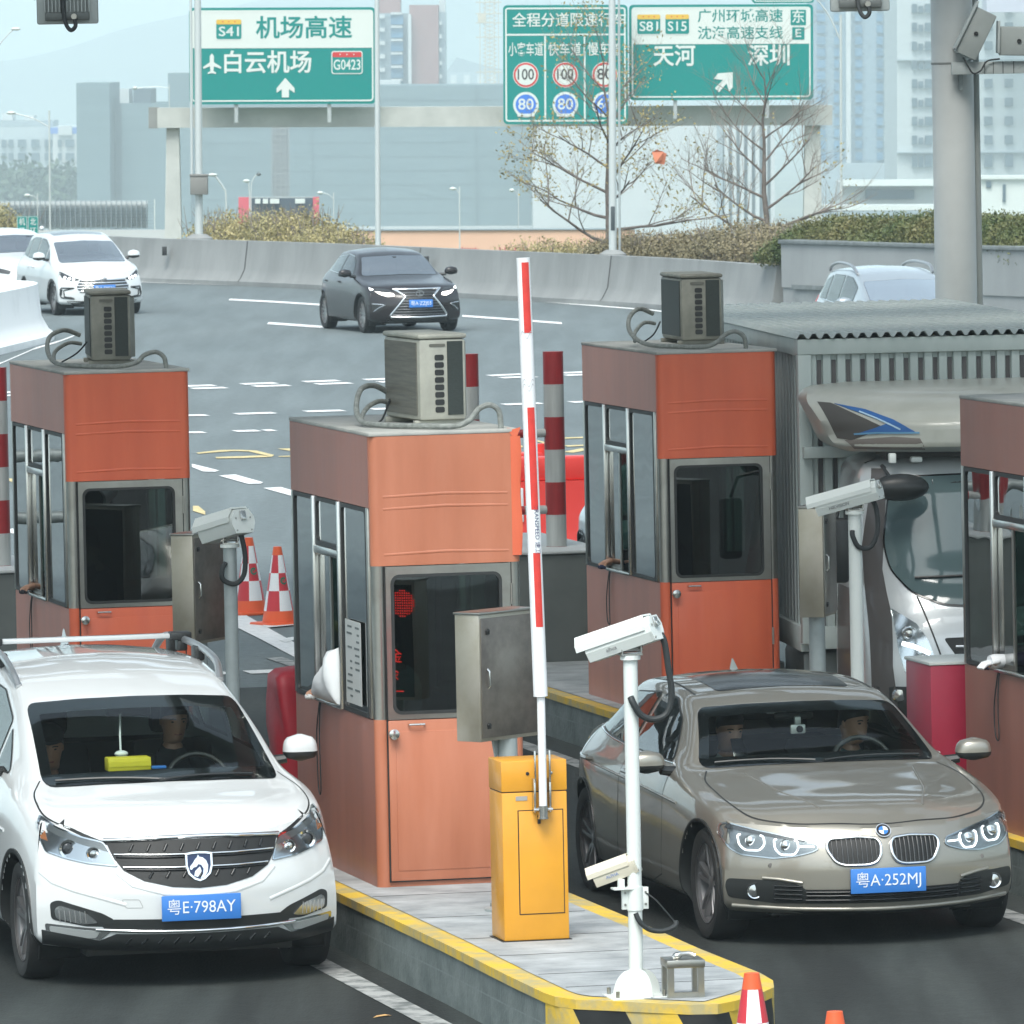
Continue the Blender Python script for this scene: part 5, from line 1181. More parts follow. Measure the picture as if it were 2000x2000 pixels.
# ---- square steel frame on the nose
fr = thing('steel_frame_post', 'short square open stainless steel frame standing beside the white pole on the nose', 'bollard', L(9.735, 38.60, IZ + .008), R(9))
q = MB(); W_ = .185
for x in (0, W_ - .032):
    for y in (0, W_ - .032): q = MB(); q.box(x, x + .032, y, y + .032, 0, .150); q.build('post', M_STEEL, fr, smooth=0)
q = MB(); q.box(-.004, W_ + .004, -.004, W_ + .004, .1505, .190, .003); q.build('top_box', M_STEEL, fr)
q = MB(); q.tube([(.04, .06, .198), (.07, .05, .217), (.12, .06, .217), (.15, .05, .205)], .012, 8); q.ball((.06, .06, .207), (.025, .02, .018)); q.build('top_clasp', M_STEELB, fr)
q = MB(); q.box(.033, W_ - .033, .002, .03, .0, .028); q.build('bottom_rail', M_STEEL, fr, smooth=0)
# ---- traffic cones
M_CONEO = mat('cone_orange', (0.75, 0.11, 0.03), 0.5); M_CONER = mat('cone_red', (0.55, 0.03, 0.045), 0.4); M_CONEW = mat('cone_white', (0.78, 0.80, 0.82), 0.4)
def cone(loc, h=.70, rz=0, label='', old=None):
    r = thing('traffic_cone', label, 'traffic cone', loc, rz, 'traffic cones')
    q = MB(); q.box(-.19, .19, -.19, .19, 0, .028, .01); q.build('base', M_CONEO, r)
    R0, R1 = .150, .036; rad = lambda z: R0 + (R1 - R0) * (z - .028) / (h - .028)
    q = MB(); q.lathe([(rad(.028), .0285), (rad(.13), .13)], n=36); q.build('skirt', M_CONEO, r)
    q = MB(); q.lathe([(rad(h - .075), h - .075), (R1, h), (0, h)], n=36); q.build('tip', M_CONEO, r)
    zs = [.13, .13 + (h - .205) * .36, .13 + (h - .205) * .68, h - .075]
    for k in range(3):
        for j in range(6):
            mm = M_CONER if (j + k) % 2 else M_CONEW; q = MB()
            q.grid([[(rad(z) * math.cos(t), rad(z) * math.sin(t), z) for t in np.linspace(2 * math.pi * j / 6, 2 * math.pi * (j + 1) / 6, 7)] for z in (zs[k], (zs[k] + zs[k + 1]) / 2, zs[k + 1])])
            o = q.build('sleeve_panel', mm, r, smooth=60)
    # round green mark and small red print on the white middle panel that faces the camera
    zc = (zs[1] + zs[2]) / 2
    a0 = R(-90)
    def on(u, w_, e=.002): rr = rad(w_) + e; t = a0 + u / rr; return (rr * math.cos(t), rr * math.sin(t), w_)
    q = MB(); q.grid([[on(rr_ * math.cos(t), zc + .01 + rr_ * math.sin(t)) for rr_ in (.018, .034)] for t in np.linspace(R(60), R(345), 20)]); q.build('green_mark', mat('mark_green', (.02, .16, .10), .5), r, smooth=0)
    q = MB(); q.grid([[on(-.012 + .03 * t, zc + .0 + .03 * t + o_) for o_ in (0, .012)] for t in np.linspace(0, 1, 5)]); q.build('green_stroke', mat('mark_green', (.02, .16, .10), .5), r, smooth=0)
    tm = text_mesh('YUEGAO', .022, .085)
    for v_ in tm.vertices: v_.co = Vector(on(v_.co.x, zc - .038 + v_.co.y))
    tm.materials.append(mat('mark_red', (.5, .06, .06), .5)); o = bpy.data.objects.new('lettering', tm); col.objects.link(o); o.parent = r
    return r
cn = cone(L(14.13, 71.3, 0), rz=R(28), label='red and white cone with a green mark, left of two on the painted line')
dup(cn, L(14.10, 69.85, 0), R(36), 'red and white cone with a green mark, against the edge of the salmon booth')
dup(cn, L(13.75, 72.6, 0), R(80), 'traffic cone mostly hidden behind the grey camera pole')
dup(cn, L(13.55, 85.5, 0), R(50), 'orange tip of a traffic cone just above the left display cabinet')
dup(cn, L(9.615, 36.5, 0), R(4), 'taller cone at the bottom edge, right beside the striped island nose')
dup(cn, L(9.58, 34.9, 0), R(70), 'orange tip of a traffic cone at the bottom edge, under the sand saloon')
# ---- crash wall and striped guard frame behind the rear booths
def guard(a0, b0, lab1, lab2):
    wl = thing('crash_wall', lab1, 'concrete block', L(a0, b0, IZ), TH, 'crash walls')
    q = MB(); q.box(0, 1.15, 0, 2.4, 0, .845, .02); q.build('block', mat('crash_grey', (.10, .115, .11), .7, scale=2, c2=(.13, .145, .14)), wl)
    q = MB(); q.box(-.02, 1.17, -.02, 2.42, .8455, .87, .008); q.build('capping', mat('cap_white', (.5, .53, .53), .6), wl)
    gd = thing('guard_frame', lab2, 'guard rail', L(a0, b0 + .55, IZ), TH, 'striped guard frames')
    px = {}
    for x in (.18, .86):
        for k in range(6):
            q = MB(); z0 = .885 + k * .255 - .02; q.cyl((x, 0, max(.872, z0)), (x, 0, z0 + .255), .080, n=28); q.build('post_band', M_REDD if k in (1, 3, 5) else M_POSTW, gd)
        q = MB(); q.cyl((x, 0, .8705), (x, 0, .8715 + .001), .081, n=28); q.build('post_foot', M_REDD, gd)
    for z in (1.16, 1.76):
        for k in range(3): q = MB(); q.cyl((.255 + k * .176, 0, z), (.255 + (k + 1) * .176, 0, z), .034, n=16); q.build('rail_band', M_REDD if k == 1 else M_POSTW, gd)
    return wl, gd
guard(13.63, 60.2, 'dark grey crash wall with a white cap behind the bright orange booth', 'red and white striped pipe guard frame behind the raised boom')
w2_, g2_ = guard(9.23, 60.2, 'dark grey crash wall with a white cap at the left edge of the picture', 'striped pipe guard frame hidden behind the deep orange booth at the left')
for i, z in enumerate((1.18, 1.66)):
    q = MB(); q.cyl((-1.2, .9, z), (.9, .9, z), .05, n=14); q.build('side_rail', M_GALV, g2_)
# ---- red water filled barriers
M_REDP = mat('red_plastic', (0.72, 0.045, 0.035), 0.4)
def water_barrier(loc, rz, label):
    r = thing('water_barrier', label, 'plastic barrier', loc, rz, 'red plastic barriers')
    q = MB(); pr = [(-.28, 0), (.28, 0), (.28, .12), (.20, .32), (.17, .78), (-.17, .78), (-.20, .32), (-.28, .12)]
    q.prism(pr, -.85, .85, 'yz'); q.build('barrier', M_REDP, r, smooth=20)
    q = MB(); q.box(-.84, .84, -.13, .13, .7805, 1.02, .03); q.build('top_rail', M_REDP, r)
    for x in (-.5, .5): q = MB(); q.box(x - .05, x + .05, -.215, -.178, .38, .72, .01); q.build('white_reflector', M_CONEW, r)
    for k in range(5): q = MB(); q.cyl((.862, 0, .2 + k * .19), (.862, 0, .34 + k * .19), .06, n=12); q.build('hinge_knuckle', M_REDP, r)
    return r
wbr = water_barrier(L(18.62, 77.6, 0), TH + R(-8), 'red plastic water barrier behind the striped guard frame')
dup(wbr, L(17.75, 78.4, 0), TH + R(12), 'red plastic water barrier partly behind the corner of the salmon booth')
# ---- red tarp behind the salmon booth and red box behind the right booth
tp = MB(); G = []
rs = np.random.RandomState(5)
for i in range(15):
    z = 1.02 * i / 14; ro = []
    for j in range(33):
        t = 2 * math.pi * j / 32; k = 1 - .04 * (i / 14) + .10 * math.sin(z * 9 + j * .9) * (.4 + .6 * math.sin(z * 5 + 1) ** 2) + .05 * math.sin(3 * t + z * 3)
        x = .21 * k * math.copysign(abs(math.cos(t)) ** .45, math.cos(t)); y = .24 * k * math.copysign(abs(math.sin(t)) ** .45, math.sin(t)); ro.append((x, y, z))
    G.append(ro)
for sc_, dz in ((.8, .035), (.4, .05), (.02, .055)): G.append([(x * sc_, y * sc_, 1.02 + dz) for x, y, z in G[14]])
tp.grid(G); o = tp.build('red_tarp', mat('red_tarpaulin', (.30, .010, .022), .55, bump=.3, bscale=6), None, smooth=60, loc=L(9.66, 47.15, IZ), rz=TH); tag(o, 'crumpled dark red tarpaulin over a machine behind the salmon booth', 'tarpaulin')
rb = thing('red_cabinet', 'crimson sheet metal cabinet behind the right edge booth', 'cabinet', L(13.59, 47.15, IZ), TH)
q = MB(); q.box(0, .72, 0, .55, 0, .93, .008); q.build('case', mat('crimson_paint', (.42, .018, .055), .4, var=.05), rb)
q = MB(); q.box(-.008, .728, -.008, .558, .9305, .95, .003); q.build('rim', M_CAMW, rb)
q = MB(); q.box(-.012, -.001, .08, .14, .15, .46, .002); q.build('hinge_plate', M_BEIGES, rb)
# ---- AC units on the booth roofs
M_ACB = mat('ac_cream', (0.40, 0.40, 0.34), 0.5, scale=5, c2=(0.30, 0.30, 0.26))
M_ACD = mat('ac_dark', (0.25, 0.25, 0.21), 0.55, scale=5, c2=(0.16, 0.16, 0.135))  # darker case colour for the units on the rear booths
M_COIL = mat('ac_coil', (0.022, 0.030, 0.027), 0.6, var=.3, scale=60, stretch=(1, 1, 6))
M_COILB = mat('ac_coil_brown', (0.16, 0.155, 0.125), 0.6, scale=8, c2=(0.11, 0.11, 0.095), stretch=(.3, .3, 7))
def ac_unit(booth_o, loc, yaw, label, coil=M_COIL, Wd=.74, Dp=.28, Ht=.48, body=None):
    M_ACB = body or globals()['M_ACB']
    """condensing unit: long axis local y, coil on the left long side, grip and slots on the front end"""
    p = booth_o.location + Vector((0, 0, BH + .022)); M0 = Matrix.Rotation(TH, 3, 'Z')
    r = thing('air_conditioner', label, 'air conditioner', p + M0 @ Vector(loc), TH + yaw, 'air conditioners on booth roofs')
    for y in (.06, Wd - .06): q = MB(); q.box(-.02, Dp + .02, y - .025, y + .025, 0, .03, .004); q.build('foot', M_ACB, r)
    q = MB(); q.box(0, Dp, 0, Wd, .0305, Ht - .03, .018); q.build('case', M_ACB, r)
    q = MB(); q.box(-.008, Dp + .008, -.008, Wd + .008, Ht - .0295, Ht, .014); q.build('top_cover', M_ACB, r)
    q = MB(); q.box(-.006, -.0005, .045, Wd - .03, .06, Ht - .05); q.build('rear_coil', coil, r, smooth=0)
    q = MB(); q.box(Dp * .60, Dp - .02, -.006, -.0005, .06, Ht - .045); q.build('side_coil', M_COIL, r, smooth=0)
    for k in range(8):
        z = .075 + k * .043; x0 = Dp * .33; q = MB(); q.prism(rrect(x0, x0 + .055, z, z + .033, .009, 2), -.004, -.0005, 'xz'); q.build('grip_slot', M_BLACK, r, smooth=0)
    q = MB(); q.prism(rrect(Dp * .22, Dp * .56, Ht - .075, Ht - .058, .006, 2), -.004, -.0005, 'xz'); q.build('grip', mat('ac_shadow', (.12, .12, .10), .6), r, smooth=0)
    q = MB(); q.grid([[(Dp + .0005, .03, z), (Dp + .035, .12, z), (Dp + .035, Wd - .12, z), (Dp + .0005, Wd - .03, z)] for z in (.05, Ht - .05)]); q.build('fan_cowl', M_ACB, r, smooth=0)
    return r
def pipes(booth_o, r_ac, paths, label):
    for k, (path, rad, mm) in enumerate(paths):
        q = MB(); P = smooth_path(path, 8); q.tube(P, rad, 10); o = q.build('conduit', mm, None); o.location = booth_o.location + Vector((0, 0, BH + .022)); o.rotation_euler = (0, 0, TH)
        tag(o, label[k], 'conduit')
a2 = ac_unit(B2, (.435, .62, 0), R(3.5), 'cream air conditioner with a brown coil on the salmon booth roof', M_COILB, Ht=.53)
pipes(B2, a2, [([(.40, 1.32, .17), (.30, 1.25, .215), (.19, 1.1, .20), (.13, .95, .10), (.12, .75, .03), (.18, .50, .020), (.35, .22, .02), (.52, .10, .02), (.60, .08, .05), (.66, .08, .115), (.725, .08, .135), (.775, .08, .10), (.785, .08, .03), (.785, .08, .0)], .0165, M_COND),
    ([(.40, 1.28, .11), (.32, 1.2, .125), (.22, 1.05, .10), (.15, .9, .05), (.14, .8, .02)], .014, M_COND), ([(.42, 1.30, .16), (.36, 1.15, .10), (.28, .95, .03), (.20, .78, .012)], .006, M_HOSE)],
    ['ribbed grey conduit looping from the air conditioner along the salmon booth roof', 'shorter grey conduit loop beside the air conditioner of the salmon booth', 'thin black cable beside the conduit loops on the salmon booth roof'])
a1 = ac_unit(B1, (.37, 1.0, 0), R(-7), 'grey air conditioner on the deep orange booth roof at the left', M_COIL, Ht=.52, body=M_ACD)
pp1 = [([(.36, 1.4, .20), (.24, 1.35, .24), (.11, 1.2, .20), (.06, 1.0, .10), (.08, .75, .03), (.20, .40, .02), (.40, .15, .02), (.52, .10, .045), (.58, .10, .095), (.66, .10, .115), (.715, .10, .08), (.73, .10, .02), (.73, .1, 0)], .0165, M_COND), ([(.36, 1.35, .14), (.26, 1.3, .15), (.14, 1.15, .10), (.10, 1.0, .04)], .014, M_COND), ([(.40, 1.35, .15), (.30, 1.2, .08), (.16, 1.0, .03)], .006, M_HOSE)]
pipes(B1, a1, pp1, ['grey conduit looping along the deep orange booth roof at the left', 'shorter conduit loop on the deep orange booth roof', 'thin black cable on the deep orange booth roof'])
a3 = ac_unit(B3, (.465, 1.10, 0), R(-3), 'air conditioner with a dark coil on the bright orange booth roof by the lorry', M_COIL, Wd=.74, Dp=.30, Ht=.51, body=M_ACD)
pp3 = [([(.34, 1.45, .22), (.22, 1.38, .26), (.10, 1.2, .20), (.06, 1.0, .10), (.10, .72, .03), (.22, .40, .02), (.38, .15, .02), (.46, .10, .05), (.53, .10, .105), (.60, .10, .125), (.66, .10, .09), (.675, .10, .03), (.675, .1, 0)], .0165, M_COND), ([(.34, 1.4, .15), (.24, 1.32, .16), (.13, 1.15, .10), (.09, 1.0, .04)], .014, M_COND), ([(.38, 1.4, .16), (.28, 1.2, .08), (.15, 1.0, .03)], .006, M_HOSE)]
pipes(B3, a3, pp3, ['grey conduit looping along the bright orange booth roof by the lorry', 'shorter conduit loop on the bright orange booth roof', 'thin black cable on the bright orange booth roof'])
# ---- floodlights hung from the canopy front
def floodlight(px0, px1, py, d, label):
    c0 = at((px0 + px1) / 2, py, d); w_ = (at(px1, py, d) - at(px0, py, d)).length
    r = thing('floodlight', label, 'floodlight', c0, 0, 'floodlights under the canopy')
    q = MB(); q.box(-w_ / 2, w_ / 2, 0, .05, 0, w_ * .85, .012); q.build('lamp_body', mat('flood_grey', (.36, .39, .38), .5, .2), r)
    for k in range(13): x = -w_ * .36 + k * w_ * .06; q = MB(); q.box(x - .003, x + .003, -.03, -.0005, w_ * .20, w_ * .8); q.build('fin', mat('flood_grey', (.36, .39, .38), .5, .2), r, smooth=0)
    q = MB(); q.box(-w_ * .36, w_ * .36, -.035, -.0005, w_ * .06, w_ * .19, .004); q.build('driver_box', mat('flood_dark', (.10, .11, .105), .5, .3), r)
    q = MB(); q.lathe([(0, .06), (.016, .06), (.018, .035), (.018, 0)], (w_ * .12, -.0355, w_ * .12), 12, axis='y'); q.build('cable_gland', M_STEEL, r)
    q = MB(); q.tube(smooth_path([(-w_ * .06, -.05, w_ * .80), (-w_ * .06, -.055, w_ * .30), (-w_ * .02, -.075, w_ * .02), (w_ * .06, -.085, -w_ * .10), (w_ * .14, -.09, -w_ * .04), (w_ * .13, -.09, w_ * .08)], 6), .012, 10); q.build('cable', M_HOSE, r)
    q = MB(); q.tube([(-w_ * .52, .02, w_ * .4), (-w_ * .52, .02, w_ * 1.2), (w_ * .52, .02, w_ * 1.2), (w_ * .52, .02, w_ * .4)], .01, 6); q.cyl((0, .02, w_ * 1.2), (0, .02, 6.9 - c0.z), .02, n=10); q.build('hanger', M_GALV, r)
floodlight(72, 192, 47, 45.5, 'grey finned floodlight hanging at the top left corner')
floodlight(1622, 1738, 22, 45.5, 'grey finned floodlight hanging at the top, right of the green sign')
# ---- bracket with antennas on the column
br = thing('camera_bracket', 'pale steel bracket arm on the round column carrying two camera housings', 'bracket', (cx, cy - .23, 0), 0)
def bz(py): return at(1900, py, 74.7).z
q = MB(); q.box(-.025, 1.2, -.14, -.02, bz(145), bz(121), .004); q.build('arm', mat('bracket_white', (.42, .46, .45), .5), br)
q = MB(); q.box(.05, .08, -.02, .03, bz(175), bz(121)); q.build('arm_stay', M_GALV, br, smooth=0)
def ant(x, z, rot, w_, h_, lab):
    r = thing('traffic_camera', lab, 'traffic camera', (cx + x, cy - .36, z), 0, 'traffic cameras on the column bracket'); r.rotation_euler = (0, R(rot), 0)
    mm = mat('antenna_grey', (.33, .36, .345), .5, var=.05)
    q = MB(); q.box(-w_ / 2, w_ / 2, -.10, .12, -h_ / 2, h_ / 2, .012); q.build('case', mm, r)
    q = MB(); q.box(-w_ / 2 - .022, -w_ / 2 - .0005, -.13, .15, -h_ / 2 + .02, h_ / 2 + .05, .004); q.build('hood_plate', mat('bracket_white', (.42, .46, .45), .5), r)
    q = MB(); q.lathe([(.0, .012), (.02, .012), (.022, .0)], (0, -.1005, 0), 14, axis='y'); q.build('lock', M_BLACK, r)
    q = MB(); q.tube([(w_ * .3, 0, -h_ / 2), (w_ * .2, 0, -h_ / 2 - .08), (0, 0, -h_ / 2 - .12)], .012, 6); q.build('mount', M_GALV, r)
ant(.20, bz(66), 27, .21, .46, 'tilted grey camera housing at the left end of the column bracket')
ant(.60, bz(82), 2, .36, .27, 'level grey camera housing at the right edge on the column bracket')
q = MB(); q.tube(smooth_path([(.08, -.17, bz(112)), (.12, -.19, bz(128)), (.17, -.19, bz(143)), (.24, -.19, bz(138)), (.30, -.18, bz(120)), (.42, -.16, bz(116))], 6), .008, 6); q.build('cable', M_HOSE, br)
for x in (.28, .36, .45, .55): q = MB(); q.box(x - .003, x + .003, -.145, -.1405, bz(145), bz(121)); q.build('cable_tie', M_HOSE, br, smooth=0)
# ---- cable loops hanging from pay windows
for bo, k, lab in ((B1, .0, 'thin black cord loop hanging from the pay window of the left booth'), (B2, .35, 'thin black cord hanging from the pay window of the salmon booth'), (B3, .0, 'thin black cord loop hanging from the pay window of the bright orange booth'), (B4, .05, 'thin black cord loop hanging under the gloved hand at the right booth')):
    q = MB(); y = 1.50
    q.tube(smooth_path([(-.012, y - .02, .97), (-.02, y, .90), (-.02, y + .06, .75), (-.018, y + .05, .60 - k * .4), (-.02, y - .03, .58 - k * .4), (-.02, y - .02, .72), (-.018, y - .03, .90), (-.012, y - .05, .97)], 6), .004, 6)
    q.build('hanging_cord', M_HOSE, bo)
# ================================================================== BOX LORRY
TY = TH - R(6.9)
lo = thing('box_lorry', 'grey corrugated box lorry with a blue arrow on its roof deflector', 'lorry', L(14.82, 54.6, 0), TY)
M_CORR = mat('container_grey', (0.37, 0.43, 0.42), 0.55, scale=2, c2=(0.46, 0.52, 0.51), stretch=(1, 1, .3))
M_CORRD = mat('container_groove_dark', (0.085, 0.08, 0.082), 0.6, var=.25, scale=3, stretch=(2, 2, .3))  # dark grey, laid as strips in the corrugation grooves
M_ROOFC = mat('container_roof', (0.36, 0.40, 0.375), 0.45, scale=3, c2=(0.46, 0.49, 0.465))
CW, CL, CZ0, CZ1 = 2.2, 6.9, .84, 3.0
bx_ = thing('box_body', None, None, (0, 0, 0), 0); bx_.parent = lo
def corr(n, length, dep, f):
    """zigzag corrugation: list of (along, depth)"""
    out = []; p = length / n
    for k in range(n):
        out += [(k * p, 0), (k * p + p * .52, 0), (k * p + p * .60, dep), (k * p + p * .92, dep)]
    return out + [(length, 0)]
fw = corr(20, CW - .12, .03, 0)
q = MB(); q.grid([[(.06 + a_, .012 + d_, z) for a_, d_ in fw] for z in (CZ0 + .12, CZ1 - .10)]); q.build('front_panel', M_CORR, bx_, smooth=0)
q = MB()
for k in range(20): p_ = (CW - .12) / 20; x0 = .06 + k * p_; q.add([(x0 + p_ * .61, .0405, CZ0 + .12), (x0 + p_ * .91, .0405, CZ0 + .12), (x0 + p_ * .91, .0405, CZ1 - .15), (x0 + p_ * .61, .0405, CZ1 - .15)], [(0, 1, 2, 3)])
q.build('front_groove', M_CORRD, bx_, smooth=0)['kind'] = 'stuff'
sw = corr(44, CL - .2, .03, 0)
for sx in (0, 1):
    X = 0 if sx == 0 else CW; sg = 1 if sx == 0 else -1
    q = MB(); q.grid([[(X + sg * (.012 + d_), .10 + a_, z) for a_, d_ in sw] for z in (CZ0 + .12, CZ1 - .10)]); q.build('side_panel', M_CORR, bx_, smooth=0)
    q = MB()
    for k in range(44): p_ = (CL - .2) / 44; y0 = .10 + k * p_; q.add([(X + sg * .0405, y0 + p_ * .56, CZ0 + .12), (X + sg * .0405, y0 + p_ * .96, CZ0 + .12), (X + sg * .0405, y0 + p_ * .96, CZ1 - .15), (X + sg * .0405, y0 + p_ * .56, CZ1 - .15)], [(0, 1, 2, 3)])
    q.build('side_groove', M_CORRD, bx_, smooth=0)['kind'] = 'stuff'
for x0, x1, y0, y1, z0, z1, nm in ((-.02, .075, -.02, .075, CZ0, CZ1 - .11, 'corner_post'), (CW - .075, CW + .02, -.02, .075, CZ0, CZ1 - .11, 'corner_post'), (-.022, CW + .022, -.022, .08, CZ1 - .11, CZ1 + .0, 'top_rail'), (-.022, .08, .081, CL, CZ1 - .12, CZ1 + .0, 'top_rail'), (CW - .08, CW + .022, .081, CL, CZ1 - .12, CZ1, 'top_rail'),
    (-.02, .08, .08, CL, CZ0 - .06, CZ0 + .12, 'bottom_rail'), (.08, CW - .08, 0, .08, CZ0 - .04, CZ0 + .12, 'bottom_rail'), (.0, CW * .9, -.10, -.022, 2.16, 2.24, 'cab_stop')):
    q = MB(); q.box(x0, x1, y0, y1, z0, z1, .006); q.build(nm, M_CORR, bx_)
q = MB(); rows_ = []
n_ = 26
prof = []
for k in range(n_):
    p_ = (CW + .06) / n_; x0 = -.03 + k * p_; prof += [(x0, .0), (x0 + p_ * .28, .035), (x0 + p_ * .55, .035), (x0 + p_ * .83, .0)]
q.grid([[(x, y, CZ1 + .004 + z) for x, z in prof] for y in (-.05, CL + .03)]); q.build('roof', M_ROOFC, bx_, smooth=0)
q = MB(); q.box(.0, CW, CL - .04, CL, CZ0, CZ1); q.build('rear_door', M_CORR, bx_, smooth=0)
q = MB(); q.box(.1, CW - .1, .1, CL - .1, CZ0 - .02, CZ0 + .02); q.build('floor', M_PLBLK, bx_, smooth=0)
# chassis and wheels
q = MB(); q.box(.7, 1.5, -1.3, CL - .3, .52, .76); q.build('chassis', M_PLBLK, lo, smooth=0)
q = MB(); q.box(.05, .65, .5, 1.4, .35, .75, .04); q.build('fuel_tank', M_GALV, lo)
for y in (1.2, 2.6): q = MB(); q.box(-.01, .02, y, y + .9, .45, .62); q.build('side_guard', M_GALV, lo)
for x, y in ((.38, -.95), (1.82, -.95), (.30, 4.6), (1.90, 4.6)): wheel(lo, x, y, .38, .25, 'single', M_ALLOYD)
# cab
def cab_rings(levels, n=9):
    rings = []
    for z, yf, hw, pw, r in levels:
        pts = []
        for i in range(41):
            t = -1 + i / 20.0; u = abs(t); pts.append((1.10 + hw * math.copysign(1 - (1 - u) ** 1.0, t) if False else 1.10 + hw * t, yf + r * u ** pw, z))
        pts = [(1.10 - hw, -.12, z), (1.10 - hw, -.5, z), (1.10 - hw, -.9, z)] + [p for p in pts if True] + [(1.10 + hw, -.9, z), (1.10 + hw, -.5, z), (1.10 + hw, -.12, z)]
        rings.append(pts)
    return rings
LV = [(.36, -1.72, .87, 5, .30), (.50, -1.80, .89, 5, .32), (.72, -1.82, .895, 5, .34), (.95, -1.79, .895, 5, .35), (1.15, -1.72, .89, 4.6, .36), (1.30, -1.62, .885, 4.4, .34), (1.60, -1.50, .875, 4.4, .32), (1.90, -1.38, .865, 4.4, .29), (2.08, -1.30, .845, 4.4, .26), (2.16, -1.20, .80, 4.4, .24), (2.20, -1.0, .70, 4.4, .2)]
LZ = [l[0] for l in LV]; zz = list(np.linspace(.36, 2.20, 50)); LD = pchip(LZ, np.array([l[1:] for l in LV]), zz)
RG = cab_rings([(z, *LD[i]) for i, z in enumerate(zz)])
q = MB(); q.ring_surface(RG)
tb = Car.__new__(Car); tb.root = lo; bm = bmesh.new(); bv = [bm.verts.new(v) for v in q.v]
for f_ in q.f:
    try: bm.faces.new([bv[i] for i in f_])
    except ValueError: pass
bmesh.ops.recalc_face_normals(bm, faces=bm.faces[:]); tb.bm = bm; tb.bvh = BVHTree.FromBMesh(bm)
M_CABW = paint('cab_silver', (0.52, 0.55, 0.56), .25, .35)
M_TAUPE = mat('cab_taupe', (0.075, 0.068, 0.066), 0.45, coat=.3)
wsl = rnd([(.37, 1.62), (.40, 1.45), (.52, 1.30), (.72, 1.215), (1.1, 1.19), (1.48, 1.215), (1.68, 1.30), (1.80, 1.45), (1.83, 1.62), (1.76, 2.07), (1.1, 2.085), (.44, 2.07)], .06)
tb.patch('side_trim', [(.235, .40), (.40, .40), (.36, .8), (.375, 1.15), (.345, 1.45), (.42, 2.13), (.33, 2.13), (.235, 1.6)], 'front', M_TAUPE, .004, .04)
tb.ring('windscreen_frame', poly_off(dens(wsl, .06), -.012), poly_off(dens(wsl, .06), .05), 'front', M_PLBLKG, .006)
tb.patch('windscreen', wsl, 'front', mat('lorry_screen', (.085, .125, .13), .06, spec=.5, coat=.3), .008, .06, skirt=0)  # base colour lightened in place of a sky reflection on the glass
hl = [(.375, 1.19), (.53, 1.085), (.60, .97), (.66, .78), (.62, .755), (.44, .755), (.405, .90)]
h_ = thing('headlamp', None, None, (0, 0, 0), 0); h_.parent = lo
tb.patch('lamp_housing', rnd(hl, .015), 'front', M_HLCHR, .005, .03, parent=h_)
for x, z, r_ in ((.47, 1.02, .052), (.545, .84, .058)):
    hp, nn = tb.hit((x, z), 'front', .004); q = MB(); q.lathe([(0, .02), (r_ * .5, .018), (r_ * .8, .0), (r_, .012), (r_ * 1.04, -.01)], tuple(hp), 20, axis='y'); q.build('reflector_bowl', M_HLCHR, h_)
tb.bead('light_bar', [(.43, .955), (.50, .935), (.605, .885)], 'front', M_DRL, .016, .012, parent=h_)
tb.patch('lamp_glass', rnd(hl, .015), 'front', M_GLLAMP, .018, .03, parent=h_)
tb.patch('grille', rnd([(.70, .99), (1.1, .995), (1.5, .99), (1.40, .84), (1.1, .80), (.80, .84)], .03), 'front', M_MESHBK, .005, .05)
for z in (.87, .93): tb.bead('grille_bar', [(.78, z), (1.1, z), (1.42, z)], 'front', M_CHROME, .012, .01)
tb.line('panel_seam', [(.55, 1.27), (.62, 1.05), (.70, .80)], 'front', M_BLACK, .012, .002)
tb.patch('bumper', [(.25, .38), (1.95, .38), (1.95, .66), (.25, .66)], 'front', M_PLBLK, .004, .06)
hp, nn = tb.hit((.40, .60), 'front', .006); q = MB(); q.lathe([(0, .015), (.04, .012), (.05, -.01)], tuple(hp), 16, axis='y'); q.build('fog_lamp', M_HLCHR, lo)
q = MB(); P = [tb.hit((x, 1.40 - .02 * abs(x - 1.0)), 'front', .02)[0] for x in np.linspace(.55, 1.2, 8)]; q.tube(P, .010, 6); q.build('wiper', M_PLBLK, lo)
dg_ = tb.patch('side_window', rnd([(-.95, 1.35), (-.25, 1.35), (-.25, 1.95), (-.80, 1.95)], .05), 'left', M_GLSIDE, .004, .08)
tb.patch('door', rnd([(-1.0, .55), (-.2, .55), (-.2, 1.28), (-1.05, 1.28)], .05), 'left', M_TAUPE, .004, .08)
q = MB(); q.ball((.46, -1.52, 2.02), (.20, .10, .095), 20, 12); q.build('front_mirror', M_PLBLK, lo); q = MB(); q.tube(smooth_path([(.40, -1.2, 2.14), (.36, -1.36, 2.16), (.40, -1.5, 2.08)], 5), .014, 6); q.build('mirror_arm', M_PLBLK, lo)
q = MB(); q.box(-.02, .14, -1.25, -1.15, 1.35, 1.80, .03); q.tube([(.06, -1.2, 1.8), (.10, -1.15, 1.95), (.28, -1.0, 2.0)], .014, 6); q.build('side_mirror', M_PLBLK, lo)
o = tb.finish_body(M_CABW, 'cab')
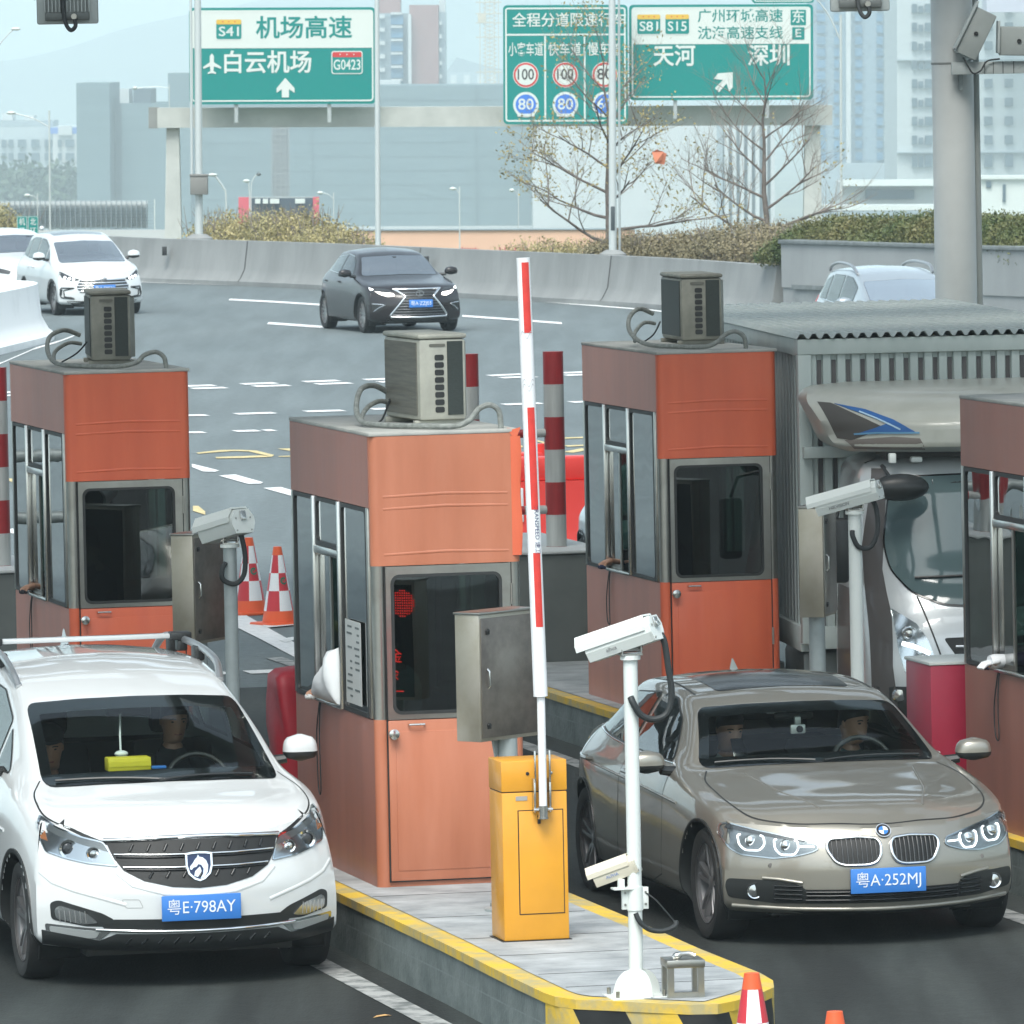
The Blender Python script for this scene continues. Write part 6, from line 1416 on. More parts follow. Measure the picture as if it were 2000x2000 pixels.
# roof deflector
FV = [(2.25, -1.38, .92, 3.0, .45), (2.30, -1.50, 1.0, 2.8, .62), (2.42, -1.50, 1.06, 2.6, .72), (2.52, -1.42, 1.11, 2.4, .74), (2.59, -1.28, 1.14, 2.2, .72), (2.645, -1.08, 1.12, 2.2, .62), (2.69, -.72, 1.0, 2.2, .40), (2.70, -.4, .8, 2.2, .2)]
fz = list(np.linspace(2.25, 2.70, 24)); FDn = pchip([l[0] for l in FV], np.array([l[1:] for l in FV]), fz)
FR = []
for i, z in enumerate(fz):
    yf, hw, pw, r_ = FDn[i]; pts = [(1.10 + hw * t, yf + r_ * abs(t) ** pw, z) for t in np.linspace(-1, 1, 41)]; FR.append([(1.10 - hw, -.15, z)] + pts + [(1.10 + hw, -.15, z)])
q = MB(); q.ring_surface(FR); M_DEFL = mat('deflector_beige', (0.33, 0.34, 0.30), 0.38, scale=1.5, c2=(0.42, 0.43, 0.39), coat=.3)
fd = Car.__new__(Car); fd.root = lo; bm = bmesh.new(); bv = [bm.verts.new(v) for v in q.v]
for f_ in q.f:
    try: bm.faces.new([bv[i] for i in f_])
    except ValueError: pass
bmesh.ops.recalc_face_normals(bm, faces=bm.faces[:]); fd.bm = bm; fd.bvh = BVHTree.FromBMesh(bm)
fd.patch('dark_flash', [(.02, 2.585), (.10, 2.58), (.40, 2.42), (.20, 2.33), (.12, 2.34)], 'front', mat('flash_dark', (.06, .055, .05), .5), .004, .03)
fd.patch('blue_arrow', [(.12, 2.575), (.30, 2.54), (.46, 2.475), (.60, 2.39), (.22, 2.37), (.42, 2.45)], 'front', mat('flash_blue', (.02, .10, .30), .4), .007, .03)
fd.line('blue_arrow_line', [(.26, 2.525), (.36, 2.48), (.50, 2.41)], 'front', mat('flash_light', (.35, .50, .62), .4), .010, .010)
fd.line('blue_arrow_line', [(.22, 2.372), (.35, 2.385), (.62, 2.388)], 'front', mat('flash_light2', (.10, .25, .40), .4), .012, .010)
fd.patch('lower_skirt', [(.16, 2.33), (.45, 2.36), (.62, 2.35), (.66, 2.27), (.22, 2.27)], 'front', mat('flash_taupe', (.16, .14, .125), .5), .003, .03)
o = fd.finish_body(M_DEFL, 'roof_deflector')
q = MB(); q.box(.45, 1.75, -1.0, -.5, 2.18, 2.26); q.build('deflector_mount', M_PLBLK, lo)
q = MB(); q.box(.42, .47, -1.30, -1.24, 2.175, 2.245, .01); q.build('roof_lamp', M_CAMW, lo); q = MB(); q.box(.58, .66, -1.26, -1.18, 2.175, 2.215, .012); q.build('roof_lamp', M_CAMW, lo)
# ================================================================== OTHER CARS
def zscale(sp, kz, kx=1.0, **kw):
    t = dict(sp)
    t['st'] = [(y, a * kz, b_ * kx, c_ * kx, d_ * kz, e_ * kx, f_ * kz, g_ * kz, h) for y, a, b_, c_, d_, e_, f_, g_, h in sp['st']]
    t['corner'] = [(x * kx, z * kz) for x, z in sp['corner']]; t['nose'] = [(y, z * kz) for y, z in sp['nose']]; t['ws_z'] = sp['ws_z'] * kz; t['dash'] = (sp['dash'][0], sp['dash'][1] * kz); t['seat_z'] = sp['seat_z'] * kz
    t.update(kw); return t
Z_ = lambda P, k: [(x, z * k) for x, z in P]
M_GLFAR = glass('far_glass', (.30, .35, .36), .01, base=.46, gain=.5)
WS_S = [(-.705, .925), (0, .942), (.705, .925), (.580, 1.222), (0, 1.243), (-.580, 1.222)]
SD_S = [[(1.74, .945), (2.62, .955), (2.58, 1.262), (2.30, 1.252), (2.02, 1.155)], [(2.70, .958), (3.30, .98), (3.66, 1.0), (3.48, 1.15), (3.22, 1.23), (2.67, 1.264)]]
def handles(c, P, ys, z):
    for y in ys:
        for md, sg in (('left', -1), ('right', 1)):
            h = c.hit((y, z), md)[0]; q = MB(); q.tube([(h.x - sg * .01, y - .09, z), (h.x + sg * .028, y - .06, z), (h.x + sg * .03, y + .06, z), (h.x - sg * .01, y + .09, z)], .013, 6); q.build('door_handle', P, c.root)
# ---- dark saloon on the far side
LEX = zscale(SED, 1.095, 1.0, wr=.335, rimm=M_ALLOY, rim='ten', gap=.045, wy=(.92, 3.70), nose=[(.08, .19), (.01, .23), (.0, .36), (-.01, .50), (.03, .66), (.09, .75)])
c = Car(LEX, .05); r = car_common(c, LEX, P_DARK, 'dark plum saloon with a wide spindle grille driving across the plaza', 'car', (-1.57, 144.05, 0), R(15.6), name='saloon_car')
interior(c, LEX); windows(c, Z_(WS_S, 1.095), [Z_(p, 1.095) for p in SD_S], LEX, wsglass=M_GLFAR)
for md in ('left', 'right'): c.bead('window_trim', [(1.7, 1.02), (2.6, 1.035), (3.65, 1.085), (3.40, 1.32), (2.6, 1.385), (2.2, 1.35)], md, M_CHROME, .007, .004)
handles(c, P_DARK, (2.45, 3.45), .90)
for sx in (-1, 1):
    f = lambda P: [(sx * x, z) for x, z in P]
    h_ = thing('headlamp', None, None, (0, 0, 0), 0); h_.parent = r
    c.patch('lamp_housing', f(rnd([(.42, .71), (.52, .80), (.82, .83), (.80, .75), (.60, .675), (.44, .665)], .02)), 'front', M_HLDK, .004, .04, parent=h_)
    c.patch('lit_strip', f(rnd([(.43, .675), (.46, .72), (.62, .735), (.74, .765), (.66, .70), (.55, .665)], .015)), 'front', mat('warm_drl', (.9, .85, .8), .3, emit=(1.0, .93, .85), es=2.6), .008, .04, parent=h_)
    c.patch('lit_upper', f(rnd([(.74, .79), (.81, .825), (.80, .77)], .01)), 'front', M_DRL, .008, .04, parent=h_)
    c.bead('grille_surround', f([(.42, .785), (.36, .745), (.26, .66), (.29, .62), (.42, .46), (.52, .33), (.50, .285)]), 'front', M_CHROME, .020, .006)
    c.patch('corner_vent', f(rnd([(.62, .53), (.82, .56), (.80, .42), (.70, .40)], .02)), 'front', M_PLBLK, .004, .05)
    c.bead('vent_trim', f([(.62, .52), (.72, .53), (.80, .535)]), 'front', M_CHROME, .010, .007); c.bead('vent_trim', f([(.60, .515), (.70, .47), (.78, .40)]), 'front', M_CHROME, .008, .007)
    mirror(c, 1.0, 1.55, 1.07, P_DARK, sx, (.12, .08, .075))
g_ = thing('spindle_grille', None, None, (0, 0, 0), 0); g_.parent = r
c.patch('grille_mesh', [(-.38, .77), (.38, .77), (.27, .65), (.42, .46), (.52, .31), (-.52, .31), (-.42, .46), (-.27, .65)], 'front', M_MESHBK, .004, .06, parent=g_)
for k in range(9): z = .34 + k * .048; w_ = .50 - abs(.30 - z) * .1 if z < .5 else .36; w_ = np.interp(z, [.31, .46, .65, .77], [.50, .40, .25, .36]); c.bead('grille_bar', [(-w_, z), (0, z), (w_, z)], 'front', mat('bar_grey', (.18, .19, .20), .3, .8), .007, .007, parent=g_)
c.bead('grille_surround', [(-.44, .79), (0, .785), (.44, .79)], 'front', M_CHROME, .018, .006); c.bead('grille_surround', [(-.51, .30), (0, .288), (.51, .30)], 'front', M_CHROME, .020, .006)
hp, nn = c.hit((0, .70), 'front', .02); q = MB(); ringpoly(q, [(.075 * math.cos(t), .055 * math.sin(t)) for t in np.linspace(0, 2 * math.pi, 24, False)], [(.062 * math.cos(t), .043 * math.sin(t)) for t in np.linspace(0, 2 * math.pi, 24, False)], -.012, .0); q.box(-.012, .002, -.012, 0, -.035, .038); q.box(-.012, .045, -.0125, -.001, -.035, -.018); q.build('oval_badge', M_CHROME, r, loc=tuple(hp))
plate(c, .535, '粤A\u00b7ZZJ03', y=-.035)
c.patch('under_lip', [(-.6, .27), (.6, .27), (.55, .21), (-.55, .21)], 'front', M_PLBLK, .004, .06)
c.finish_body(P_DARK)
# ---- white people mover at the far left
WS_M = [(-.665, 1.045), (0, 1.068), (.665, 1.045), (.595, 1.43), (0, 1.458), (-.595, 1.43)]
SD_M = [[(1.62, 1.085), (1.98, 1.085), (1.98, 1.30)], [(2.06, 1.085), (2.92, 1.095), (2.88, 1.50), (2.50, 1.475), (2.06, 1.34)], [(3.0, 1.095), (3.75, 1.11), (3.72, 1.50), (2.96, 1.505)], [(3.83, 1.12), (4.30, 1.16), (4.15, 1.42), (3.80, 1.49)]]
BYD = zscale(MPV, .985, 1.0, rimm=M_ALLOY, rim='double')
c = Car(BYD, .05); r = car_common(c, BYD, P_WHITE, 'white people mover with a wide chrome barred grille, behind the left booth', 'car', (-7.93, 157.4, 0), R(14.5), name='people_carrier')
interior(c, BYD); windows(c, Z_(WS_M, .985), [Z_(p, .985) for p in SD_M], BYD, wsglass=M_GLFAR)
c.patch('dark_roof', rnd([(-.50, 2.45), (.50, 2.45), (.52, 4.0), (-.52, 4.0)], .08), 'top', mat('roof_grey_glass', (.10, .12, .13), .1), .004, .1)
for sx in (-1, 1):
    f = lambda P: [(sx * x, z) for x, z in P]
    h_ = thing('headlamp', None, None, (0, 0, 0), 0); h_.parent = r
    c.patch('lamp_housing', f(rnd([(.46, .72), (.56, .745), (.76, .87), (.785, .84), (.76, .745), (.60, .685), (.48, .69)], .015)), 'front', M_HLDK, .004, .04, parent=h_)
    for x, z in ((.56, .715), (.63, .73), (.70, .75)): hp, nn = c.hit((sx * x, z), 'front', .006); q = MB(); q.lathe([(0, .02), (.025, .014), (.03, -.01)], tuple(hp), 12, axis='y'); q.build('lamp_cell', M_DRL, h_)
    c.bead('air_curtain', f(rnd([(.56, .545), (.79, .55), (.815, .42), (.79, .36), (.56, .33), (.60, .355), (.74, .375), (.75, .50)], .02)), 'front', M_PLBLK, .013, .004, True)
    c.patch('air_slot', f(rnd([(.765, .52), (.815, .53), (.82, .42), (.785, .40)], .01)), 'front', M_PLBLK, .005, .03)
    mirror(c, .96, 1.70, 1.15, P_WHITE, sx, (.12, .09, .085))
g_ = thing('grille', None, None, (0, 0, 0), 0); g_.parent = r
c.patch('grille_mesh', rnd([(-.44, .715), (.44, .715), (.52, .56), (.46, .45), (-.46, .45), (-.52, .56)], .02), 'front', M_MESHBK, .004, .05, parent=g_)
for z in (.70, .645, .59, .535, .48): w_ = np.interp(z, [.45, .56, .715], [.46, .52, .44]) - .005; c.bead('chrome_bar', [(-w_, z), (-w_ * .5, z - .004), (0, z - .005), (w_ * .5, z - .004), (w_, z)], 'front', M_CHROME, .018, .008, parent=g_)
hp, nn = c.hit((0, .70), 'front', .02); q = MB(); q.ball(tuple(hp), (.07, .02, .04), 16, 8); q.build('oval_badge', M_ALLOY, r)
plate(c, .53, '粤A\u00b7F0S21', y=-.04)
c.patch('under_lip', [(-.7, .29), (.7, .29), (.66, .22), (-.66, .22)], 'front', M_PLBLK, .004, .06)
handles(c, P_WHITE, (2.75, 3.2), .92); c.finish_body(P_WHITE)
q = MB(); q.ball((-.45, 3.9, 1.66), (.05, .07, .05)); q.build('aerial', P_WHITE, r)
# ---- second white car at the left edge
WB = zscale(SED, 1.13, 1.0, wr=.345, rimm=M_ALLOY, rim='ten')
c = Car(WB, .06); r = car_common(c, WB, P_WHITE, 'white car cut off by the left edge behind the white people mover', 'car', (-9.75, 165.2, 0), R(17), name='saloon_car')
interior(c, WB); windows(c, Z_(WS_S, 1.13), [Z_(p, 1.13) for p in SD_S], WB, wsglass=M_GLFAR)
for sx in (-1, 1): c.patch('headlamp', [(sx * x, z) for x, z in rnd([(.45, .70), (.80, .80), (.80, .68), (.5, .63)], .02)], 'front', M_HLDK, .004, .05); mirror(c, 1.0, 1.6, 1.08, P_WHITE, sx)
c.finish_body(P_WHITE)
# ---- pale blue grey utility car on the slip road at the right
SU = zscale(MPV, 1.015, 1.0, rimm=M_ALLOY)
c = Car(SU, .05); r = car_common(c, SU, P_SILVER, 'pale silver utility car with roof rails half hidden behind the box lorry', 'car', (6.35, 119.2, 0), R(11), name='utility_car')
interior(c, SU); windows(c, Z_(WS_M, 1.015), [Z_(p, 1.015) for p in SD_M[1:]], SU, wsglass=glass('bright_glass', (.3, .35, .36), .01, base=.85, gain=.15))
for md in ('left', 'right'): c.bead('window_trim', [(1.9, 1.09), (2.9, 1.10), (4.1, 1.15)], md, M_CHROME, .008, .004)
for sx in (-1, 1):
    mirror(c, .97, 1.72, 1.16, P_SILVER, sx, (.12, .09, .08))
    q = MB(); q.tube(smooth_path([(sx * .585, 2.40, 1.56), (sx * .60, 2.6, 1.66), (sx * .59, 3.0, 1.70), (sx * .58, 3.6, 1.71), (sx * .57, 4.1, 1.66), (sx * .56, 4.3, 1.58)], 5), .024, 8); q.build('roof_rail', M_ALLOY, r)
    c.patch('tail_lamp', [(4.45, 1.0), (4.62, 1.02), (4.60, 1.2), (4.5, 1.18)], 'left' if sx < 0 else 'right', mat('tail_red', (.4, .03, .03), .3), .006, .05)
handles(c, P_SILVER, (2.8, 3.4), .95); c.finish_body(P_SILVER)
# ---- silver car behind the bright orange booth
c = Car(SED, .06); r = car_common(c, SED, P_SILVER, 'silver car mostly hidden between the bright orange booth and the guard frame', 'car', (2.30, 69.6, 0), TH, name='saloon_car')
interior(c, SED); windows(c, WS_S, SD_S, SED)
for md in ('left', 'right'): c.bead('window_trim', [(1.7, .932), (2.6, .945), (3.7, .985)], md, M_CHROME, .007, .004)
for sx in (-1, 1): c.patch('headlamp', [(sx * x, z) for x, z in rnd([(.45, .60), (.80, .68), (.80, .58), (.5, .54)], .02)], 'front', M_HLDK, .004, .05); mirror(c, .985, 1.6, .955, P_SILVER, sx)
c.finish_body(P_SILVER)
# ================================================================== BEYOND THE PARAPET
FT = ROLL * 0.8
class Far:
    """a far thing surveyed in photo pixels at one depth; local x right, z up, y away"""
    def __init__(s, name, label, cat, px, py, d, group=None):
        s.s = d / FPX; s.px = px; s.py = py; s.r = thing(name, label, cat, at(px, py, d), 0, group); s.r.rotation_euler = (0, FT, 0)
    def X(s, px): return (px - s.px) * s.s
    def Z(s, py): return -(py - s.py) * s.s
    def box(s, name, m, x0, x1, y0, y1, dep=(0, 10), parent=None, bev=0):
        q = MB(); q.box(s.X(x0), s.X(x1), dep[0], dep[1], s.Z(y1), s.Z(y0), bev); return q.build(name, m, parent or s.r, smooth=0 if not bev else 35)
    def pane(s, name, m, rects, y, th, parent=None, kind=None):
        q = MB()
        for x0, x1, y0, y1 in rects: q.box(s.X(x0), s.X(x1), y - th, y, s.Z(y1), s.Z(y0))
        o = q.build(name, m, parent or s.r, smooth=0)
        if kind: o['kind'] = kind
        return o
M_SIGNG = mat('sign_green', (0.0, 0.205, 0.185), 0.55, spec=.25)
M_SIGNW = mat('sign_white', (0.56, 0.61, 0.58), 0.5)
M_SIGNK = mat('sign_black', (0.03, 0.03, 0.03), 0.5)
M_SIGNR = mat('sign_red', (0.50, 0.03, 0.03), 0.5); M_SIGNB = mat('sign_blue', (0.03, 0.16, 0.56), 0.5); M_SIGNY = mat('sign_yellow', (0.62, 0.40, 0.05), 0.5)
M_BEAM = mat('gantry_grey', (0.36, 0.38, 0.36), 0.6, scale=.6, c2=(0.48, 0.50, 0.47))
GD = 262.0
ga = Far('sign_gantry', 'long grey concrete gantry beam on two tapered legs behind the parapet, under the green signs', 'gantry', 1000, 240, GD)
ga.box('beam', M_BEAM, 308, 1625, 208, 247, (0, 1.6)); ga.box('beam_end', mat('gantry_end', (.20, .21, .20), .7, var=.15, scale=.8), 291, 307.7, 207, 248, (.02, 1.58))
for x0, x1, x2, x3 in ((325, 349, 317, 356), (1573, 1602, 1566, 1608)):
    q = MB(); q.add([(ga.X(x0), .3, ga.Z(248)), (ga.X(x1), .3, ga.Z(248)), (ga.X(x1), 1.1, ga.Z(248)), (ga.X(x0), 1.1, ga.Z(248)), (ga.X(x2), .1, ga.Z(620)), (ga.X(x3), .1, ga.Z(620)), (ga.X(x3), 1.3, ga.Z(620)), (ga.X(x2), 1.3, ga.Z(620))], [(0, 1, 5, 4), (1, 2, 6, 5), (2, 3, 7, 6), (3, 0, 4, 7), (0, 3, 2, 1), (4, 5, 6, 7)]); q.build('leg', M_BEAM, ga.r, smooth=0)
def sign(label, x0, x1, y0, y1, d=GD - 1.2):
    f = Far('road_sign', label, 'road sign', (x0 + x1) / 2, (y0 + y1) / 2, d, 'overhead green road signs')
    q = MB(); q.prism(rrect(f.X(x0), f.X(x1), f.Z(y1), f.Z(y0), .14), 0, .08, 'xz'); q.build('sign_panel', M_SIGNG, f.r, smooth=0)
    for k in (.25, .75): xx = f.X(x0) + (f.X(x1) - f.X(x0)) * k; q = MB(); q.box(xx - .06, xx + .06, .085, .30, f.Z(y1) - .6, f.Z(y0)); q.build('back_post', M_GALV, f.r, smooth=0)
    return f
def sborder(f, x0, x1, y0, y1, t=3.0, r=.10, m=None, off=-.004):
    q = MB(); k = t * f.s; a, b, c_, d_ = f.X(x0), f.X(x1), f.Z(y1), f.Z(y0); ringpoly(q, rrect(a, b, c_, d_, r), rrect(a + k, b - k, c_ + k, d_ - k, max(.02, r - k)), off - .004, off); q.build('border', m or M_SIGNW, f.r, smooth=0)
def spanel(f, nm, m, x0, x1, y0, y1, r=.06, off=-.004): q = MB(); q.prism(rrect(f.X(x0), f.X(x1), f.Z(y1), f.Z(y0), r), off - .004, off, 'xz'); return q.build(nm, m, f.r, smooth=0)
def stext(f, body, xc, yc, hpx, m, wpx=None, bold=.012, off=-.014):
    bold = min(bold, (.019 if hpx >= 40 else .011) * hpx * f.s)
    return lettering(body, hpx * f.s * 1.0, m, f.r, (f.X(xc), off, f.Z(yc)), width=wpx * f.s if wpx else None, bold=bold)
def badge(f, x0, x1, y0, y1, top, body, g=None):
    spanel(f, 'route_badge', M_SIGNW, x0, x1, y0, y1, .08, -.0135); spanel(f, 'badge_field', M_SIGNG, x0 + 2, x1 - 2, y0 + 2, y1 - 2, .06, -.018); spanel(f, 'badge_band', top, x0 + 2, x1 - 2, y0 + 2, y0 + (y1 - y0) * .27, .05, -.0225)
    stext(f, body, (x0 + x1) / 2, y0 + (y1 - y0) * .62, (y1 - y0) * .62, M_SIGNW, (x1 - x0) * (.74 if len(body) == 3 else .86), .02, -.024)
    for k in range(3): xx = x0 + (x1 - x0) * (.28 + .22 * k); spanel(f, 'badge_dot', M_SIGNW if top is M_SIGNR else M_SIGNR, xx - 1, xx + 1, y0 + (y1 - y0) * .12, y0 + (y1 - y0) * .18, .01, -.0265)
def arrow(f, pts, nm='arrow'):
    q = MB(); q.prism([(f.X(x), f.Z(y)) for x, y in pts], -.022, -.014, 'xz'); r_ = q.build(nm, M_SIGNW, f.r, smooth=0); return r_
# left sign
f = sign('green and white airport expressway sign with an upward arrow, leftmost on the gantry', 370, 733, 15, 203)
spanel(f, 'white_field', M_SIGNW, 374, 729, 20, 94, .10, -.0045)
sborder(f, 374, 729, 20, 198, 3, .12, off=-.010)
badge(f, 421, 474, 36, 78, M_SIGNY, 'S41')
stext(f, '机场高速', 594, 57, 46, M_SIGNG, 188, .03)
stext(f, '白云机场', 523, 124, 46, M_SIGNW, 170, .045)
arrow(f, [(414, 104), (418, 109), (418, 121), (432, 130), (432, 134), (418, 129), (417, 138), (422, 141), (422, 144), (414, 142), (406, 144), (406, 141), (411, 138), (410, 129), (397, 134), (397, 130), (410, 121), (410, 109)], 'plane_symbol')
badge(f, 647, 708, 100, 145, M_SIGNR, 'G0423')
arrow(f, [(557, 152), (575, 172), (575, 181), (564, 174), (564, 190), (550, 190), (550, 174), (540, 181), (540, 172)])
# speed limit sign
f = sign('green lane speed limit sign with round number discs, middle of the overhead signs', 983, 1226, 10, 242, GD - 2.0)
sborder(f, 987, 1222, 15, 237, 3.2, .10)
for x0, x1, y0, y1 in ((990, 1219, 66, 69.5), (1063, 1066.5, 70, 234), (1140, 1143.5, 70, 234)): spanel(f, 'divider', M_SIGNW, x0, x1, y0, y1, .01, -.0045)
stext(f, '全程分道限速行车', 1112, 41, 29, M_SIGNW, 222, .02)
for body, xc, wp in (('小客车道', 1027, 68), ('快车道', 1103, 64), ('慢车道', 1180, 64)): stext(f, body, xc, 98, 28, M_SIGNW, wp, .02)
for xc, a_, b_ in ((1027, '100', '80'), (1104, '100', '80'), (1181, '80', '60')):
    for yc, m1, m2, tx, tm in ((146, M_SIGNR, M_SIGNW, a_, M_SIGNK), (204, M_SIGNW, M_SIGNB, b_, M_SIGNW)):
        q = MB(); R_ = 25 * f.s; q.lathe([(0, .009), (R_, .009), (R_, 0)], (f.X(xc), -.004, f.Z(yc)), 32, axis='y'); q.build('disc', M_SIGNW, f.r, smooth=0)
        q = MB(); q.lathe([(0, .0125), (R_ * .95, .0125), (R_ * .95, .0095)], (f.X(xc), -.004, f.Z(yc)), 32, axis='y'); q.build('disc_rim', m1, f.r, smooth=0)
        q = MB(); q.lathe([(0, .016), (R_ * .80, .016), (R_ * .80, .013)], (f.X(xc), -.004, f.Z(yc)), 32, axis='y'); q.build('disc_face', m2 if m2 is not M_SIGNB else M_SIGNB, f.r, smooth=0)
        stext(f, tx, xc, yc, 30, tm, 32 if len(tx) == 3 else 30, .035, -.024)
        if m2 is M_SIGNB: spanel(f, 'disc_foot', M_SIGNW, xc - 17, xc + 17, yc + 17.5, yc + 23, .01, -.0225)
# right sign
f = sign('green and white sign with two yellow topped badges and a slanted arrow, rightmost', 1229, 1588, 9, 195)
spanel(f, 'white_field', M_SIGNW, 1234, 1583, 14, 86, .10, -.0045); sborder(f, 1234, 1583, 14, 190, 3, .12, off=-.010)
badge(f, 1243, 1292, 26, 68, M_SIGNY, 'S81'); badge(f, 1298, 1348, 26, 68, M_SIGNY, 'S15')
stext(f, '广州环城高速', 1446, 33, 27, M_SIGNG, 166, .012); stext(f, '沈海高速支线', 1446, 66, 27, M_SIGNG, 166, .012)
spanel(f, 'direction_box', M_SIGNG, 1544, 1574, 20, 50, .02, -.0135); stext(f, '东', 1559, 35, 27, M_SIGNW, 24, .03, -.02); spanel(f, 'direction_box', M_SIGNG, 1547, 1571, 54, 78, .02, -.0135); stext(f, 'E', 1559, 66, 22, M_SIGNW, 11, .012, -.02)
stext(f, '天河', 1317, 111, 44, M_SIGNW, 82, .05); stext(f, '深圳', 1501, 111, 44, M_SIGNW, 82, .05)
arrow(f, [(1431, 141), (1431, 170), (1424, 179), (1419, 163), (1404, 180), (1396, 172), (1412, 156), (1394, 154), (1402, 143)])
f = Far('road_sign', 'bottom edge of a further green sign above the rightmost overhead sign', 'road sign', 1530, 3, GD - 1.2, 'overhead green road signs'); q = MB(); q.prism(rrect(f.X(1469), f.X(1590), f.Z(6), f.Z(-60), .1), 0, .08, 'xz'); q.build('sign_panel', M_SIGNG, f.r, smooth=0); sborder(f, 1472, 1587, -57, 3, 2, .1)
# small sign by the left edge
f = Far('road_sign', 'small double green direction sign above the white people mover at the left', 'road sign', 54, 445, 215); 
for x0, x1, a_, b_ in ((33, 53.3, '机', '场'), (54.5, 75, '北', '环')):
    q = MB(); q.box(f.X(x0), f.X(x1), 0, .05, f.Z(470), f.Z(422)); q.build('sign_panel', M_SIGNG, f.r, smooth=0); sborder(f, x0 + .6, x1 - .6, 423, 469, .8, .01)
    stext(f, a_, (x0 + x1) / 2, 434, 15, M_SIGNW, 12, .012); stext(f, b_, (x0 + x1) / 2, 452, 15, M_SIGNW, 12, .012)
q = MB(); q.box(f.X(52), f.X(56), .06, .12, f.Z(640), f.Z(470)); q.build('post', M_GALV, f.r, smooth=0)
# ------------------------------------------------------------------ lamp posts
M_POLE = mat('lamp_pole', (0.50, 0.54, 0.53), 0.4, .2)
def tall_pole(px, pyb, wpx, d, label, ped=True, conduit=False, thin=None, box=None, slot=None):
    f = Far('lamp_post', label, 'lamp post', px, pyb, d, 'tall lamp posts'); k = f.s
    q = MB(); q.tube([(0, 0, 0), (0, 0, f.Z(-160))], [wpx * k * .56, wpx * k * .44], 20); q.build('pole', M_POLE, f.r)
    if ped: q = MB(); q.lathe([(0, f.Z(pyb - 17)), (wpx * k * 1.0, f.Z(pyb - 17)), (wpx * k * 1.9, f.Z(pyb - 9)), (wpx * k * 2.0, f.Z(pyb + 6)), (wpx * k * 2.0, f.Z(pyb + 60))], (0, 0, 0), 24); q.build('pedestal', M_BARR, f.r)
    if conduit: q = MB(); q.tube([(f.X(px - wpx * .95), -.05, f.Z(340)), (f.X(px - wpx * .95), -.05, f.Z(-160))], 2.6 * k, 8); q.build('conduit', M_POLE, f.r)
    if thin: q = MB(); q.tube([(f.X(thin), .4, f.Z(pyb + 20)), (f.X(thin), .4, f.Z(-160))], 2.3 * k, 8); q.build('slim_pole', M_POLE, f.r)
    if box: q = MB(); q.box(f.X(box[0]), f.X(box[1]), -.30, .18, f.Z(box[3]), f.Z(box[2]), .02); q.box(f.X(box[0] - 1), f.X(box[1] + 1), -.32, .2, f.Z(box[2] + 4), f.Z(box[2]), .01); q.build('control_box', mat('box_brown_grey', (.20, .20, .185), .6), f.r)
    if slot: q = MB(); q.box(f.X(slot[0]), f.X(slot[1]), -wpx * k * .62, -wpx * k * .45, f.Z(slot[3]), f.Z(slot[2]), .01); q.build('hatch', mat('hatch_dark', (.05, .065, .07), .5), f.r)
    q = MB(); q.tube(smooth_path([(0, 0, f.Z(-160)), (0, 0, f.Z(-190)), (-1.5, 0, f.Z(-215))], 4), .05, 8); q.build('lamp_arm', M_POLE, f.r)
    return f
tall_pole(389, 474, 14, 179.5, 'tall lamp post with a grey control box beside the left green sign', conduit=True, box=(373, 407, 340, 380))
tall_pole(738.5, 486, 10, 169.5, 'tall slim lamp post at the right end of the left green sign', ped=False)
tall_pole(1197, 505, 14, 158.0, 'tall lamp post with a dark hatch in front of the middle green sign', thin=1211, slot=(1193, 1201, 403, 450))
def street_lamp(x, yt, yb, hx, hy, d, label, w_=2.2, curved=False, dark=False):
    f = Far('street_lamp', label, 'street lamp', x, yb, d, 'small street lamps in the distance'); k = f.s; m = M_POLE
    yb2 = yb + 40
    if curved: P = smooth_path([(0, 0, f.Z(yb2)), (0, 0, f.Z(yt + 30)), (f.X(x + (hx - x) * .25), 0, f.Z(yt + 8)), (f.X(hx), 0, f.Z(hy))], 8)
    else: P = [(0, 0, f.Z(yb2)), (0, 0, f.Z(yt))]
    q = MB(); q.tube(P, [w_ * k * .6] * len(P), 8); q.build('pole', m, f.r)
    if not curved: q = MB(); q.tube(smooth_path([(0, 0, f.Z(yt + (yb - yt) * .13)), (f.X(x + (hx - x) * .45), 0, f.Z(hy + (yt + (yb - yt) * .13 - hy) * .45 - 2)), (f.X(hx), 0, f.Z(hy))], 6), w_ * k * .4, 6); q.build('lamp_arm', m, f.r)
    sg = 1 if hx > x else -1
    q = MB(); q.ball((f.X(hx + sg * 4), 0, f.Z(hy - .5)), (7 * k * (w_ / 2.2), 5 * k, 3.4 * k), 14, 8); q.build('lamp_head', mat('lamp_head_dark', (.10, .12, .12), .4) if dark else M_SIGNW, f.r)
for a_ in ((98, 216, 470, 28, 221, 300, 'street lamp with a long arm left of the white apartment block', 3), (74, 378, 470, 58, 382, 280, 'double headed street lamp above the small green sign', 2), (442, 358, 470, 420, 342, 300, 'curved street lamp beside the control box of the left lamp post', 3, True), (491, 345, 470, 502, 341, 330, 'dark headed street lamp over the billboard', 1.6, True, True), (488, 366, 470, 486, 354, 331, 'short white street lamp beside the dark headed one', 2.2, True), (652, 376, 470, 630, 377, 300, 'street lamp right of the billboard', 2.0), (898, 365, 490, 889, 369, 320, 'street lamp in the middle of the grey netted building', 2.2), (1013, 370, 495, 1004, 372, 340, 'faint street lamp left of the left bare tree', 1.6), (331, 165, 215, 268, 172, 420, 'street lamp arm above the left end of the gantry beam', 1.6), (1643, 30, 430, 1592, -6, 290, 'white street lamp right of the rightmost green sign', 4), (-12, 62, 470, 30, 58, 300, 'street lamp arm reaching in at the top left edge', 3)): street_lamp(*a_)
